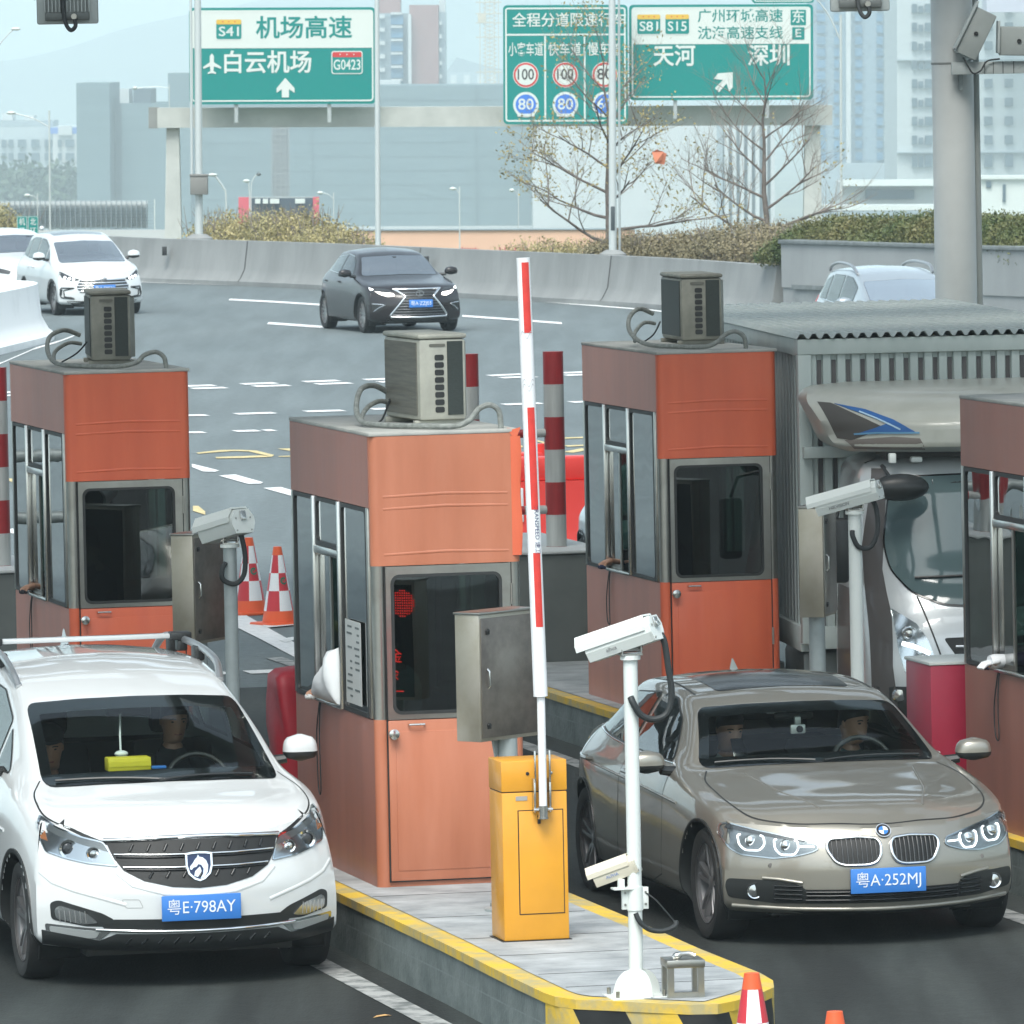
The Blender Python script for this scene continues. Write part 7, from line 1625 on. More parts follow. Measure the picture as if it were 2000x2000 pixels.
# ------------------------------------------------------------------ buildings
M_NET = mat('scaffold_net', (0.085, 0.135, 0.150), 0.9, scale=.06, c2=(0.11, 0.165, 0.18), stretch=(.6, 1, 8), detail=8)
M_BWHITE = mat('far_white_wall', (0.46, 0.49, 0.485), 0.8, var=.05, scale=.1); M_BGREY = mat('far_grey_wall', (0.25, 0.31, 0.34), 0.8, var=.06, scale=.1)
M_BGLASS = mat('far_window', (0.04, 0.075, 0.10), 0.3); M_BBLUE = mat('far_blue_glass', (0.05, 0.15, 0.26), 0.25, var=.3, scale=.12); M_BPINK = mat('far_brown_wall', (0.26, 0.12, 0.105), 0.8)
BB = 760
FD = 2.0
def bld(label, x0, x1, y0, y1, d, m, dep=60, cat='building'):
    d = d * FD; y1 = y1 + 0
    f = Far('building', label, cat, (x0 + x1) / 2, y1, d); f.box('wall', m, x0, x1, y0, y1 + BB * 50 / d * 0 + 60, (0, dep)); return f
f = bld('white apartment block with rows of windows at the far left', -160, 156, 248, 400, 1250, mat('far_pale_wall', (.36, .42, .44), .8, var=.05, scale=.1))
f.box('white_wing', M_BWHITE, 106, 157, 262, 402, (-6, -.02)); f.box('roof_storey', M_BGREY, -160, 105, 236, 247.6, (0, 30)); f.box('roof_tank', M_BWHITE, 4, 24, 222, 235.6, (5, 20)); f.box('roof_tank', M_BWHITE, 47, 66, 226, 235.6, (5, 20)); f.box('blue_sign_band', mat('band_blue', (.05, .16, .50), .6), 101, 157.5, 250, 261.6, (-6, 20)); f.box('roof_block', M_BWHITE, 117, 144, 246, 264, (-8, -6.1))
for y in (273, 299, 326, 350):
    for x in (-20, 4, 18, 36, 62, 88): 
        f.box('window', M_BGLASS, x, x + (16 if x > 30 else 9), y, y + 15, (-1.2, -.01))
    for x, w_ in ((116, 7), (131, 17)): f.box('window', M_BGLASS, x, x + w_, y, y + 14, (-7.5, -6.01))
f = bld('huge grey building wrapped in scaffold netting behind the gantry', 375, 1040, 168, 455, 1000, M_NET, 90)
f.box('netted_wing', M_NET, 157, 221, 160, 515, (-14, 40)); f.box('recess', mat('net_recess', (.06, .10, .13), .9), 221.3, 240, 190, 515, (12, 30)); f.box('netted_wing', M_NET, 240, 374.6, 200, 515, (-3, 60)); f.box('roof_block', M_NET, 330, 374.6, 142, 199.8, (0, 40)); f.box('roof_block', mat('net_dark', (.03, .05, .07), .9), 262, 297, 172, 199.8, (0, 30)); f.box('roof_block', M_BWHITE, 236, 254, 172, 199.8, (0, 20))
for k in range(9): f.box('scaffold_band', mat('net_line', (.075, .12, .135), .9), 375, 1040, 196 + k * 27.5, 196.6 + k * 27.5, (-.12, -.01))
for x in (610, 930): f.box('net_joint', mat('net_line', (.075, .12, .135), .9), x, x + 1.6, 168, 455, (-.5, -.01))
f.box('base_strip', M_BWHITE, 640, 1040, 442, 449, (-3, -.6))
f = Far('hoist_mast', 'brownish construction hoist mast on the netted building', 'hoist', 548, 380, 1980)
M_HOIST = mat('hoist_brown', (.15, .125, .11), .8)
q = MB()
for x in (531, 538, 548, 558, 565): q.box(f.X(x - .8), f.X(x + .8), 0, .6, f.Z(500), f.Z(246))
for k in range(12): y = 252 + k * 11; q.box(f.X(531), f.X(565), .1, .5, f.Z(y + .8), f.Z(y - .8))
q.box(f.X(533), f.X(563), .7, 3, f.Z(500), f.Z(246)); q.build('mast', M_HOIST, f.r, smooth=0)
f = bld('pale white hall beside the netted building behind the left bare tree', 1041, 1400, 228, 450, 960, M_BWHITE, 80)
f.box('grey_panel', M_BGREY, 1400, 1412, 236, 500, (0, 40)); 
for k in range(7): f.box('fin', M_BWHITE, 1415 + k * 15, 1423 + k * 15, 240, 500, (-2, 30))
f.box('backing', M_BGREY, 1412.5, 1520, 238, 500, (31, 45))
for k in range(6): f.box('fence_band', mat('fence_white', (.5, .54, .54), .8), 1000, 1440, 390 + k * 12, 393 + k * 12, (-60, -59)) if False else None
f = bld('brown slab tower with balconies behind the gap between the left and middle signs', 800, 857, 10, 178, 1050, M_BPINK, 40)
f.box('balcony_bay', M_BGREY, 740, 799.5, 26, 240, (5, 30)); f.box('side_bay', M_BGREY, 857.5, 871, 24, 240, (3, 30)); f.box('roof_block', M_BWHITE, 858, 870, -30, 23.6, (6, 28)); f.box('upper_slab', M_BPINK, 735, 782, -40, 25.6, (8, 30)); f.box('edge_fin', M_BWHITE, 798, 804, 28, 240, (-4, -.1))
for k in range(7):
    y = 24 + k * 26; f.box('balcony', M_BBLUE, 764, 788, y + 5, y + 24, (1, 4.9)); f.box('slab_edge', M_BWHITE, 764, 786, y, y + 4.5, (0, 4.9)); f.box('balcony', M_BWHITE, 741, 752, y + 4, y + 12, (2, 4.9)); f.box('window_box', M_BWHITE, 858.5, 863.5, y + 18, y + 25, (0, 2.9))
f.box('podium', M_BWHITE, 742, 784, 156, 240, (-30, 4))
f = bld('low grey hall with a pitched roof behind the lattice mast', 872, 990, 140, 178, 1900, M_BGREY, 40); q = MB(); q.prism([(f.X(872), f.Z(140)), (f.X(892), f.Z(112)), (f.X(930), f.Z(124)), (f.X(990), f.Z(138))], 0, 40, 'xz'); q.build('roof', mat('far_roof', (.20, .25, .28), .8), f.r, smooth=0)
for k in range(4): f.box('window_bay', M_BWHITE, 880 + k * 26, 892 + k * 26, 146, 170, (-1, -.01))
f = Far('lattice_mast', 'pale yellow lattice construction mast left of the middle sign', 'crane', 957, 170, 2500)
M_MAST = mat('mast_yellow', (.50, .42, .28), .7); q = MB(); 
for x in (938, 948, 957, 966, 974): q.box(f.X(x - .7), f.X(x + .7), 0, .5, f.Z(260), f.Z(-20))
for k in range(24): y = -16 + k * 8; q.tube([(f.X(944), .2, f.Z(y)), (f.X(970), .2, f.Z(y + 8))], .55 * f.s, 4); q.tube([(f.X(970), .3, f.Z(y)), (f.X(944), .3, f.Z(y + 8))], .55 * f.s, 4)
for y in (4, 26, 44, 72, 140): q.box(f.X(930), f.X(980), -.2, .8, f.Z(y + 2), f.Z(y))
q.box(f.X(934), f.X(950), -.5, 2, f.Z(45), f.Z(26)); q.build('mast', M_MAST, f.r, smooth=0)
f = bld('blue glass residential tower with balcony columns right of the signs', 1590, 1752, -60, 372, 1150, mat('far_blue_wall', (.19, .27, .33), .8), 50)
for k in range(18):
    y = -40 + k * 22.5
    for x, w_ in ((1596, 16), (1629, 10), (1670, 14), (1712, 12)): f.box('window_bay', M_BBLUE, x, x + w_, y, y + 15, (-1.5, -.01))
for x in (1652, 1742): f.box('vertical_fin', M_BWHITE, x, x + 9, -60, 330, (-4, -.1))
f.box('podium', M_BGREY, 1600, 1752, 318, 460, (-8, -4.1)); f.box('end_bay', M_BGREY, 1733, 1751, -60, 372, (-6, -4.1))
for k in range(11): y = 64 + k * 24.5; f.box('window_bay', M_BBLUE, 1735, 1748, y, y + 17, (-7.2, -6.01))
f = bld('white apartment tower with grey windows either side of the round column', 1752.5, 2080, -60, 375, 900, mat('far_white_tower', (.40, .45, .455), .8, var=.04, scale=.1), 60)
for k in range(9):
    y = 8 + k * 36.6
    for x, w_ in ((1781, 10), (1794, 9), (1806, 15), (1846, 14), (1922, 16), (1962, 16), (2010, 16)): f.box('window', M_BGLASS, x, x + w_, y + (4 if x == 1794 else 0), y + 17 + (8 if k == 8 else 0), (-1.2, -.01))
for y in (116, 296): f.box('cornice', M_BGREY, 1752, 2080, y, y + 2.2, (-1.8, -.01))
f.box('upper_block', mat('far_lilac', (.42, .42, .50), .8), 1912, 2100, -80, 26, (-30, -12))
f = bld('long low white industrial roofs behind the hedge', 1640, 2080, 355, 440, 560, M_BWHITE, 14)
f.box('canopy_shade', M_BGLASS, 1690, 1785, 370, 388, (-.6, -.01)); f.box('roof_edge', M_SIGNW, 1640, 1830, 350, 362, (-3, -.01)); f.box('low_roof', M_SIGNW, 1600, 1830, 396, 406, (-16, -8)); f.box('grey_strip', M_BGREY, 1600, 2080, 407, 460, (-16, -8.1))
f = bld('small white flat roofed hut right of the round column', 1916, 2080, 350, 440, 500, M_SIGNW, 8); f.box('window', M_BGLASS, 1926, 1936, 354, 366, (-.3, -.01)); f.box('doorway', M_BGLASS, 1958, 1964, 360, 394, (-.3, -.01)); f.box('roof', M_SIGNW, 1914, 2082, 344, 349.7, (-.6, 8.4))
# peach hoarding wall, white wall, screen fence, billboard
f = Far('hoarding', 'long peach coloured hoarding wall just above the parapet in the middle', 'wall', 900, 470, 330)
f.box('board', mat('peach_paint', (.62, .40, .28), .8, var=.05, scale=.4), 560, 1240, 450, 560, (0, .3)); f.box('coping', M_BGREY, 560, 1240, 447, 449.6, (-.1, .35))
q = MB(); rs = np.random.RandomState(8)
for x in list(range(892, 935, 5)) + list(range(975, 1030, 5)): q.box(f.X(x), f.X(x + 2 + rs.rand() * 2), -.02, -.001, f.Z(495), f.Z(482 + rs.rand() * 4))
q.build('red_mark', mat('mark_red2', (.42, .10, .10), .6), f.r, smooth=0)['kind'] = 'stuff'
f = Far('low_wall', 'low cream wall behind the parapet at the left', 'wall', 250, 470, 300); f.box('wall', M_BWHITE, -160, 322, 449, 560, (0, .3))
f = Far('screen_fence', 'white louvred noise screen fence on grey posts at the left', 'fence', 140, 430, 320)
f.box('screen', mat('screen_white', (.62, .67, .67), .7), -160, 288, 393, 446, (0.3, .35))
for k in range(45): x = -150 + k * 9.9; f.box('post', M_BGREY, x, x + .9, 391, 560, (.05, .25))
q = MB()
for k in range(9): y = 394 + k * 6.2; q.box(f.X(-160), f.X(302), .08, .18, f.Z(y + .7), f.Z(y))
q.build('rail', M_BGREY, f.r, smooth=0)['kind'] = 'stuff'; f.box('end_frame', M_SIGNW, 301, 302.5, 390, 470, (0, .25))
f = Far('billboard', 'dark billboard with red ends and white lamps above the ochre bushes', 'billboard', 545, 400, 420)
f.box('board', mat('board_dark', (.06, .085, .11), .5), 491, 611, 387, 430, (0, .4)); f.box('red_end', mat('board_red', (.55, .10, .13), .6), 466, 490.7, 385, 440, (-.1, .6)); f.box('red_end', mat('board_red', (.55, .10, .13), .6), 611.3, 623, 385, 440, (-.1, .6)); f.box('frame', M_GALV, 490, 612, 384.5, 386.7, (0, .4))
for x, w_ in ((499, 10), (514, 10), (528, 18), (577, 19)): f.box('lamp', M_SIGNW, x, x + w_, 388, 397, (-.6, -.2))
for x in (500, 600): f.box('post', M_GALV, x, x + 4, 430.3, 640, (.1, .35))
# ================================================================== TREES AND HEDGES
M_BARK = mat('bark_grey', (0.13, 0.11, 0.095), 0.9, var=.3, scale=4)
M_TWIG = mat('twig_grey', (0.20, 0.17, 0.145), 0.9, var=.2, scale=2)
def leaf_mat(name, c, c2, tr=.25): return mat(name, c, 0.6, scale=.9, c2=c2, lo=.3, hi=.7, detail=8)
M_LEAFO = leaf_mat('leaf_olive', (0.20, 0.19, 0.06), (0.38, 0.29, 0.11))
M_LEAFG = leaf_mat('leaf_hedge', (0.035, 0.085, 0.016), (0.17, 0.15, 0.055))
M_LEAFB = leaf_mat('leaf_brown_bush', (0.16, 0.145, 0.075), (0.27, 0.225, 0.13))
M_LEAFY = leaf_mat('leaf_ochre', (0.24, 0.225, 0.10), (0.42, 0.35, 0.16))
M_LEAFD = leaf_mat('leaf_dark', (0.03, 0.06, 0.03), (0.06, 0.10, 0.05))
def leaves(mb, pts, size, rs, n=1, spread=.1):
    for p in pts:
        for _ in range(n):
            c_ = np.array(p) + rs.randn(3) * spread; a = rs.randn(3); a /= np.linalg.norm(a); b = np.cross(a, rs.randn(3)); b /= np.linalg.norm(b); s_ = size * (.6 + .8 * rs.rand())
            mb.add([c_ - a * s_, c_ + b * s_ * .5, c_ + a * s_, c_ - b * s_ * .5], [(0, 1, 2, 3)])
def bare_tree(px, pyb, d, hpx, wpx, seed, label, nleaf, lean=0.0):
    rs = np.random.RandomState(seed); k = d / FPX; H = hpx * k; Wd = wpx * k / 2
    f = thing('tree', label, 'tree', at(px, pyb, d), 0, 'bare trees behind the parapet')
    tr = MB(); tips = []; tw = MB()
    def branch(p, dirv, ln, r, depth):
        n = 5; P = [p]; q = p; dv = dirv
        for i in range(n):
            dv = dv + Vector(rs.randn(3)) * .09 + Vector((0, 0, .035)); dv.normalize(); q = q + dv * ln / n; P.append(q)
        (tr if depth < 2 else tw).tube(P, [r * (1 - .62 * i / n) for i in range(n + 1)], 7 if depth < 2 else 4)
        if depth >= 4: tips.extend([P[3], P[4], P[5]]); return
        if depth >= 2: tips.extend(P[2:])
        m = rs.randint(4, 7) if depth < 3 else 3
        for j in range(m):
            t = .28 + .72 * (j + rs.rand() * .8) / m; t = min(t, .98); i = min(n - 1, int(t * n)); b0 = P[i].lerp(P[i + 1], t * n - i); az = rs.rand() * 6.28
            side = Vector((math.cos(az), math.sin(az), 0)); nd = (dv * .75 + side * (.72 - .05 * depth) + Vector((0, 0, .10))).normalized()
            branch(b0, nd, ln * (.50 + .22 * rs.rand()), r * (.50 - .05 * depth), depth + 1)
    # trunk with flat tiers of limbs
    TP = [Vector((0, 0, -3.0))] + [Vector((lean * H * t + rs.randn() * .03 * H * t * .5, rs.randn() * .04, H * t)) for t in np.linspace(0, 1, 9)]
    tr.tube(TP, [.021 * H] + [.018 * H * (1 - t * .93) + .005 for t in np.linspace(0, 1, 9)], 10)
    nb = 15
    for j in range(nb):
        t = .10 + .86 * (j / (nb - 1)); i = 1 + min(7, int(t * 8)); p = TP[i].lerp(TP[min(i + 1, 9)], t * 8 - int(t * 8) if t < 1 else 1)
        az = (0 if j % 2 else math.pi) + rs.randn() * .75; el = R(14 + 38 * t + rs.randn() * 6)
        ln = Wd * (1.08 - .55 * t) * (.8 + .35 * rs.rand()); branch(p, Vector((math.cos(az) * math.cos(el), math.sin(az) * math.cos(el), math.sin(el))), ln * .72, .0085 * H * (1.15 - .8 * t), 1)
    tr.build('trunk', M_BARK, f, smooth=60); tw.build('branches', M_TWIG, f, smooth=60)
    lf = MB(); tips = [t_ for t_ in tips if t_.z < .70 * H or rs.rand() < .25]; sel = [tips[i] for i in rs.choice(len(tips), min(len(tips), nleaf), replace=False)]; leaves(lf, sel, .034 * d / 165, rs, 5, .085); lf.build('leaves', M_LEAFO, f, smooth=0)
    return f
bare_tree(1191, 515, 166, 400, 480, 4, 'half bare tree with sparse yellow leaves behind the middle lamp post', 620)
bare_tree(1502, 516, 168, 375, 440, 9, 'bare leafless tree in front of the right leg of the gantry', 40, -.03)
q = MB(); q.add([(0, 0, 0), (.14, .04, -.05), (.10, .08, -.22), (-.04, .02, -.28), (-.1, .04, -.05)], [(0, 1, 2, 3, 4)]); q.add([(0, .06, 0), (.2, .1, -.09), (.15, .14, -.32), (-.04, .08, -.28), (-.1, .1, -.05)], [(4, 3, 2, 1, 0)])
tag(q.build('plastic_bag', mat('orange_bag', (.65, .22, .12), .6), None, smooth=0, loc=at(1283, 292, 164)), 'orange plastic bag caught in the branches of the half bare tree', 'bag')
def bush(px0, px1, pyt, pyb, d0, d1, n, size, m, seed, label, name='bush', cat='bush', group=None, rough=.25, twigs=0, depth=2.0, kindparts=True):
    """leaf clumps filling an uneven mound between two surveyed corners"""
    rs = np.random.RandomState(seed); A = at(px0, pyb, d0); B = at(px1, pyb, d1); H = at(px0, pyt, d0).z - A.z; f = thing(name, label, cat, A, 0, group)
    mb = MB(); tw = MB(); D_ = B - A; ln = D_.length; nn = Vector((-D_.y, D_.x, 0)).normalized()
    hump = np.convolve(rs.rand(60), np.ones(4) / 4, 'same')
    clumps = []
    for i in range(n):
        u = rs.rand(); v = rs.rand(); hh = H * (1 - rough + rough * 1.6 * hump[int(u * 59)]) * min(1, .35 + 6 * min(u, 1 - u)); w_ = rs.rand() ** .6
        p = D_ * u + nn * (v - .5) * depth + Vector((0, 0, hh * w_ * (1 - .5 * (2 * v - 1) ** 2)))
        clumps.append(p)
    for p in clumps: leaves(mb, [tuple(p)], size, rs, 5, size * 2.0)
    mb.build('foliage', m, f, smooth=0)
    if twigs:
        for i in range(twigs):
            u = rs.rand(); p = D_ * u + nn * (rs.rand() - .5) * depth * .6; hh = H * (.6 + .55 * rs.rand()); e = p + Vector((rs.randn() * .25 * H, rs.randn() * .1, hh)); mid = p.lerp(e, .5) + Vector((rs.randn() * .06, 0, .04)) * H
            tw.tube([p, mid, e], [.016 * H, .011 * H, .004 * H], 4)
        tw.build('stems', M_TWIG, f, smooth=60)
    return f
bush(1556, 2080, 424, 512, 148.6, 139.0, 24000, .030, M_LEAFG, 3, 'long clipped green and reddish hedge on top of the right retaining wall', 'hedge', 'hedge', rough=.12, depth=1.8)
bush(1175, 1430, 452, 525, 160, 158, 5000, .030, M_LEAFB, 5, 'dry brown thicket behind the parapet right of the middle lamp post', 'bush', 'bush', 'brown thickets behind the parapet', .35, 300)
bush(1400, 1590, 438, 525, 157, 153, 3800, .030, M_LEAFB, 6, 'dry brown thicket between the bare tree and the clipped hedge', 'bush', 'bush', 'brown thickets behind the parapet', .35, 220)
bush(408, 560, 412, 500, 230, 226, 2000, .045, M_LEAFY, 7, 'ochre yellow bushy tree under the red end of the billboard', 'bush', 'bush', 'ochre bushes behind the parapet', .6, 130)
bush(520, 640, 410, 500, 225, 222, 1800, .045, M_LEAFY, 8, 'ochre yellow bushy tree under the dark billboard', 'bush', 'bush', 'ochre bushes behind the parapet', .6, 120)
bush(600, 705, 446, 500, 222, 220, 1000, .042, M_LEAFY, 9, 'low ochre bush right of the billboard', 'bush', 'bush', 'ochre bushes behind the parapet', .6, 90)
bush(1000, 1190, 470, 525, 172, 168, 1500, .03, M_LEAFY, 10, 'low yellowish bush left of the middle lamp post', 'bush', 'bush', None, .6, 120)
bush(-60, 48, 408, 490, 300, 300, 1800, .06, M_LEAFY, 12, 'dry yellow tree behind the small green sign at the left edge', 'bush', 'bush', None, .5, 60)
bush(-120, 170, 345, 420, 2000, 2000, 2600, 1.2, M_LEAFD, 13, 'belt of dark green trees in front of the white apartment block', 'tree_belt', 'trees', None, .4, 0, 20)['kind'] = 'stuff'
# ================================================================== PEOPLE
M_SKIN = mat('skin', (0.42, 0.235, 0.155), 0.5, var=.06, scale=20)
M_HAIR = mat('hair_black', (0.012, 0.010, 0.010), 0.45)
def head_mesh(c, yaw, pitch, s=1.0):
    """rings from the neck up to the crown, face towards -y"""
    M0 = Matrix.Translation(c) @ Matrix.Rotation(yaw, 4, 'Z') @ Matrix.Rotation(pitch, 4, 'X'); rings = []
    prof = [(-.135, .052, .055, .018), (-.112, .056, .072, .0), (-.095, .056, .082, -.006), (-.07, .062, .089, -.004), (-.04, .069, .093, 0), (-.01, .073, .096, .002), (.03, .075, .098, .004), (.065, .071, .094, .006), (.095, .056, .075, .008), (.113, .034, .045, .010), (.120, .006, .008, .010)]
    for z, rx, ry, oy in prof:
        rg = []
        for j in range(28):
            t = 2 * math.pi * j / 28; x, y = rx * math.sin(t), -ry * math.cos(t) + oy; f = max(0, math.cos(t)) ** 6
            ax = abs(x)
            y -= .024 * math.exp(-(x / .011) ** 2) * math.exp(-((z + .035) / .020) ** 2) * (f > .2)          # nose
            y -= .010 * math.exp(-(x / .010) ** 2) * math.exp(-((z + .010) / .022) ** 2) * (f > .2)
            y += .010 * math.exp(-((ax - .031) / .015) ** 2) * math.exp(-((z - .004) / .013) ** 2) * (math.cos(t) > .4)  # eye sockets
            y -= .006 * math.exp(-(x / .024) ** 2) * math.exp(-((z + .068) / .010) ** 2) * (math.cos(t) > .4)  # lips
            y -= .008 * math.exp(-(x / .02) ** 2) * math.exp(-((z + .104) / .014) ** 2) * (math.cos(t) > .4)   # chin
            rg.append(tuple(M0 @ Vector((x * s, y * s, z * s))))
        rings.append(rg)
    return rings, M0
def person(label, par_o, loc, head=(0, -.05, .70), hyaw=0, hpitch=0, hands=None, coat=(.03, .03, .035), hair='short', legs=True, face=None, size=1.0, phone=False, glove=None, elbows=None):
    """seated figure; loc is the hip point in the frame of the thing it sits in, facing local -y"""
    base = par_o.location + Matrix.Rotation(par_o.rotation_euler.z, 3, 'Z') @ Vector(loc)
    r = thing('person', label, 'person', base, par_o.rotation_euler.z + (face or 0), 'people in the cars and booths')
    V = []; E_ = []
    def nd(p, rad, prev=None):
        V.append((Vector(p), rad)); i = len(V) - 1
        if prev is not None: E_.append((prev, i))
        return i
    hx, hy, hz = head
    pel = nd((0, 0, .02), .135); wa = nd((0, .02, .18), .125, pel); ch = nd((hx * .3, .02, .37), .14, wa); nb = nd((hx * .7, hy * .4 + .01, .505), .075, ch); nt_ = nd((hx, hy * .9 + .02, hz - .10), .052, nb)
    hands = hands or {-1: (-.16, -.36, .18), 1: (.16, -.36, .18)}; wr = {}
    for sx in (-1, 1):
        sh = nd((sx * .17 + hx * .4, .02, .445), .062, ch); hp_ = Vector(hands[sx]); s0 = V[sh][0]
        el = Vector(elbows[sx]) if elbows and sx in elbows else (s0 + hp_) / 2 + Vector((sx * .07, .05, -.14))
        e = nd(el, .046, sh); w_ = nd(el.lerp(hp_, .88), .030, e); pm = nd(hp_, .030, w_); wr[sx] = (w_, pm)
        dv = (hp_ - el).normalized(); up = Vector((0, 0, 1)); sd = dv.cross(up).normalized(); up = sd.cross(dv)
        for k, (o, ln) in enumerate(((-.024, .055), (-.008, .066), (.008, .062), (.024, .048))):
            a = nd(hp_ + dv * .028 + sd * o, .0095, pm); b = nd(hp_ + dv * (.028 + ln * .6) + sd * o * 1.1 - up * .012, .0085, a); nd(hp_ + dv * (.028 + ln * .9) + sd * o * 1.1 - up * .034, .0075, b)
        t1 = nd(hp_ + sd * (-sx) * .030 + dv * .008 - up * .006, .011, pm); nd(hp_ + sd * (-sx) * .045 + dv * .040 - up * .016, .0095, t1)
    if legs:
        for sx in (-1, 1):
            h1 = nd((sx * .09, -.04, -.0), .085, pel); k_ = nd((sx * .13, -.42, .05), .062, h1); an = nd((sx * .13, -.54, -.24), .042, k_); nd((sx * .13, -.66, -.26), .036, an)
    me = bpy.data.meshes.new('body'); me.from_pydata([tuple(v[0]) for v in V], E_, []); o = bpy.data.objects.new('body', me); col.objects.link(o)
    md = o.modifiers.new('skin', 'SKIN'); md.use_smooth_shade = True; md.branch_smoothing = .3
    for i, sv in enumerate(me.skin_vertices[0].data): sv.radius = (V[i][1], V[i][1] * (.72 if i in (pel, wa, ch) else 1)); sv.use_root = (i == pel)
    o.modifiers.new('sub', 'SUBSURF').levels = 1
    dg = bpy.context.evaluated_depsgraph_get(); me2 = bpy.data.meshes.new_from_object(o.evaluated_get(dg)); bpy.data.objects.remove(o)
    rings, M0 = head_mesh(Vector(head), hyaw, hpitch, size)
    bm = bmesh.new(); bm.from_mesh(me2)
    hb = [[bm.verts.new(p) for p in rg] for rg in rings]
    for i in range(len(hb) - 1):
        for j in range(28): bm.faces.new((hb[i][j], hb[i][(j + 1) % 28], hb[i + 1][(j + 1) % 28], hb[i + 1][j]))
    for sx in (-1, 1):      # ears
        e0 = [bm.verts.new(M0 @ Vector((sx * (.070 + .012 * math.sin(t) ** 2 * (k > 0)), .008 + .017 * math.cos(t) * (1 - .25 * k), -.012 + .030 * math.sin(t) * (1 - .25 * k)))) if False else bm.verts.new(M0 @ Vector((sx * (.069 + .012 * k), .010 + .017 * math.cos(t) * (1 - .4 * k), -.010 + .030 * math.sin(t) * (1 - .4 * k)))) for k in (0, 1) for t in np.linspace(0, 2 * math.pi, 8, False)]
        for j in range(8): bm.faces.new((e0[j], e0[(j + 1) % 8], e0[8 + (j + 1) % 8], e0[8 + j]))
        bm.faces.new(e0[8:])
    bmesh.ops.recalc_face_normals(bm, faces=bm.faces[:])
    # clothing: torso, sleeves and legs lifted off the body
    wp = [V[wr[sx][0]][0] for sx in (-1, 1)]; tips = [V[wr[sx][1]][0] for sx in (-1, 1)]
    def clothed(cn):
        if cn.z > .515 + hy * 0 and (cn - Vector((hx * .7, 0, cn.z))).length < .11: return False
        if cn.z > hz - .14: return (cn - Vector(head)).length > .17 and all((cn - t).length > .115 for t in tips)
        return all((cn - t).length > .085 for t in tips)
    keep = [f for f in bm.faces if clothed(f.calc_center_median())]
    cb = bmesh.new(); mp = {}
    bm.normal_update()
    for f in keep:
        vs = []
        for v in f.verts:
            if v not in mp: mp[v] = cb.verts.new(v.co + v.normal * .011)
            vs.append(mp[v])
        try: cb.faces.new(vs)
        except ValueError: pass
    m1 = bpy.data.meshes.new('body'); bm.to_mesh(m1); bm.free(); m1.materials.append(M_SKIN); bo = bpy.data.objects.new('body', m1); col.objects.link(bo); bo.parent = r; m1.polygons.foreach_set('use_smooth', [True] * len(m1.polygons))
    m2_ = bpy.data.meshes.new('jacket'); cb.to_mesh(m2_); cb.free(); m2_.materials.append(mat('cloth_%d_%d_%d' % tuple(int(x * 1000) for x in coat), coat, .85, var=.15, scale=14)); co = bpy.data.objects.new('jacket', m2_); col.objects.link(co); co.parent = r; m2_.polygons.foreach_set('use_smooth', [True] * len(m2_.polygons))
    # hair, brows, eyes, mouth
    hr = MB(); rg = []
    for z, rx, ry, oy in ((.0, .078, .100, .005), (.03, .081, .103, .006), (.065, .077, .100, .007), (.098, .061, .081, .009), (.118, .036, .048, .011), (.127, .004, .005, .011)):
        ro = []
        for j in range(28):
            t = 2 * math.pi * j / 28; zz = z
            if z < .05: zz = z + (.050 * max(0, math.cos(t)) ** .7 if math.cos(t) > .15 else -.055 * max(0, -math.cos(t)) - .01)
            ro.append(tuple(M0 @ Vector((rx * math.sin(t) * size, (-ry * math.cos(t) + oy) * size, zz * size))))
        rg.append(ro)
    hr.ring_surface(rg, caps=False)
    if hair == 'tied': hr.ball(tuple(M0 @ Vector((0, .105, .02))), .038, 12, 8)
    hr.build('hair', M_HAIR, r, smooth=60)
    if hair == 'cap':
        cp = MB(); rg = []
        for z, rx, ry in ((.045, .084, .106), (.07, .083, .104), (.10, .070, .088), (.125, .040, .05), (.132, .004, .005)): rg.append([tuple(M0 @ Vector((rx * math.sin(t), -ry * math.cos(t) + .006, z))) for t in np.linspace(0, 2 * math.pi, 24, False)])
        cp.ring_surface(rg, caps=False); cp.add([tuple(M0 @ Vector((x, -.09 - .06 * (1 - (x / .07) ** 2), .048))) for x in (-.07, -.04, 0, .04, .07)] + [tuple(M0 @ Vector((x, -.085, .058))) for x in (.07, -.07)], [(0, 1, 2, 3, 4, 5, 6)]); cp.build('cap', mat('cap_dark', (.02, .02, .022), .8), r, smooth=50)
    for sx in (-1, 1):
        q = MB(); q.ball(tuple(M0 @ Vector((sx * .031 * size, -.0815 * size, .003 * size))), (.010, .006, .0055), 10, 6); q.build('eye', M_HAIR, r)
        q = MB(); q.tube([tuple(M0 @ Vector((sx * x * size, y * size, z * size))) for x, y, z in ((.016, -.093, .020), (.032, -.090, .024), (.048, -.078, .018))], .0035, 6); q.build('eyebrow', M_HAIR, r)
    q = MB(); q.tube([tuple(M0 @ Vector((x * size, (-.098 + 14 * x * x) * size, -.068 * size))) for x in (-.022, -.010, 0, .010, .022)], .0045, 6); q.build('mouth', mat('lips', (.26, .09, .08), .5), r)
    if phone:
        hp_ = Vector(hands[1]); q = MB(); q.box(-.036, .036, -.004, .004, -.01, .13, .004, M=Matrix.Translation(hp_ + Vector((-.02, -.03, .03))) @ Matrix.Rotation(R(-35), 4, 'X')); q = q.build('phone', M_PLBLKG, None); q.location = r.location; q.rotation_euler = r.rotation_euler; tag(q, 'dark mobile phone in the hand of the woman in the sand saloon', 'phone')
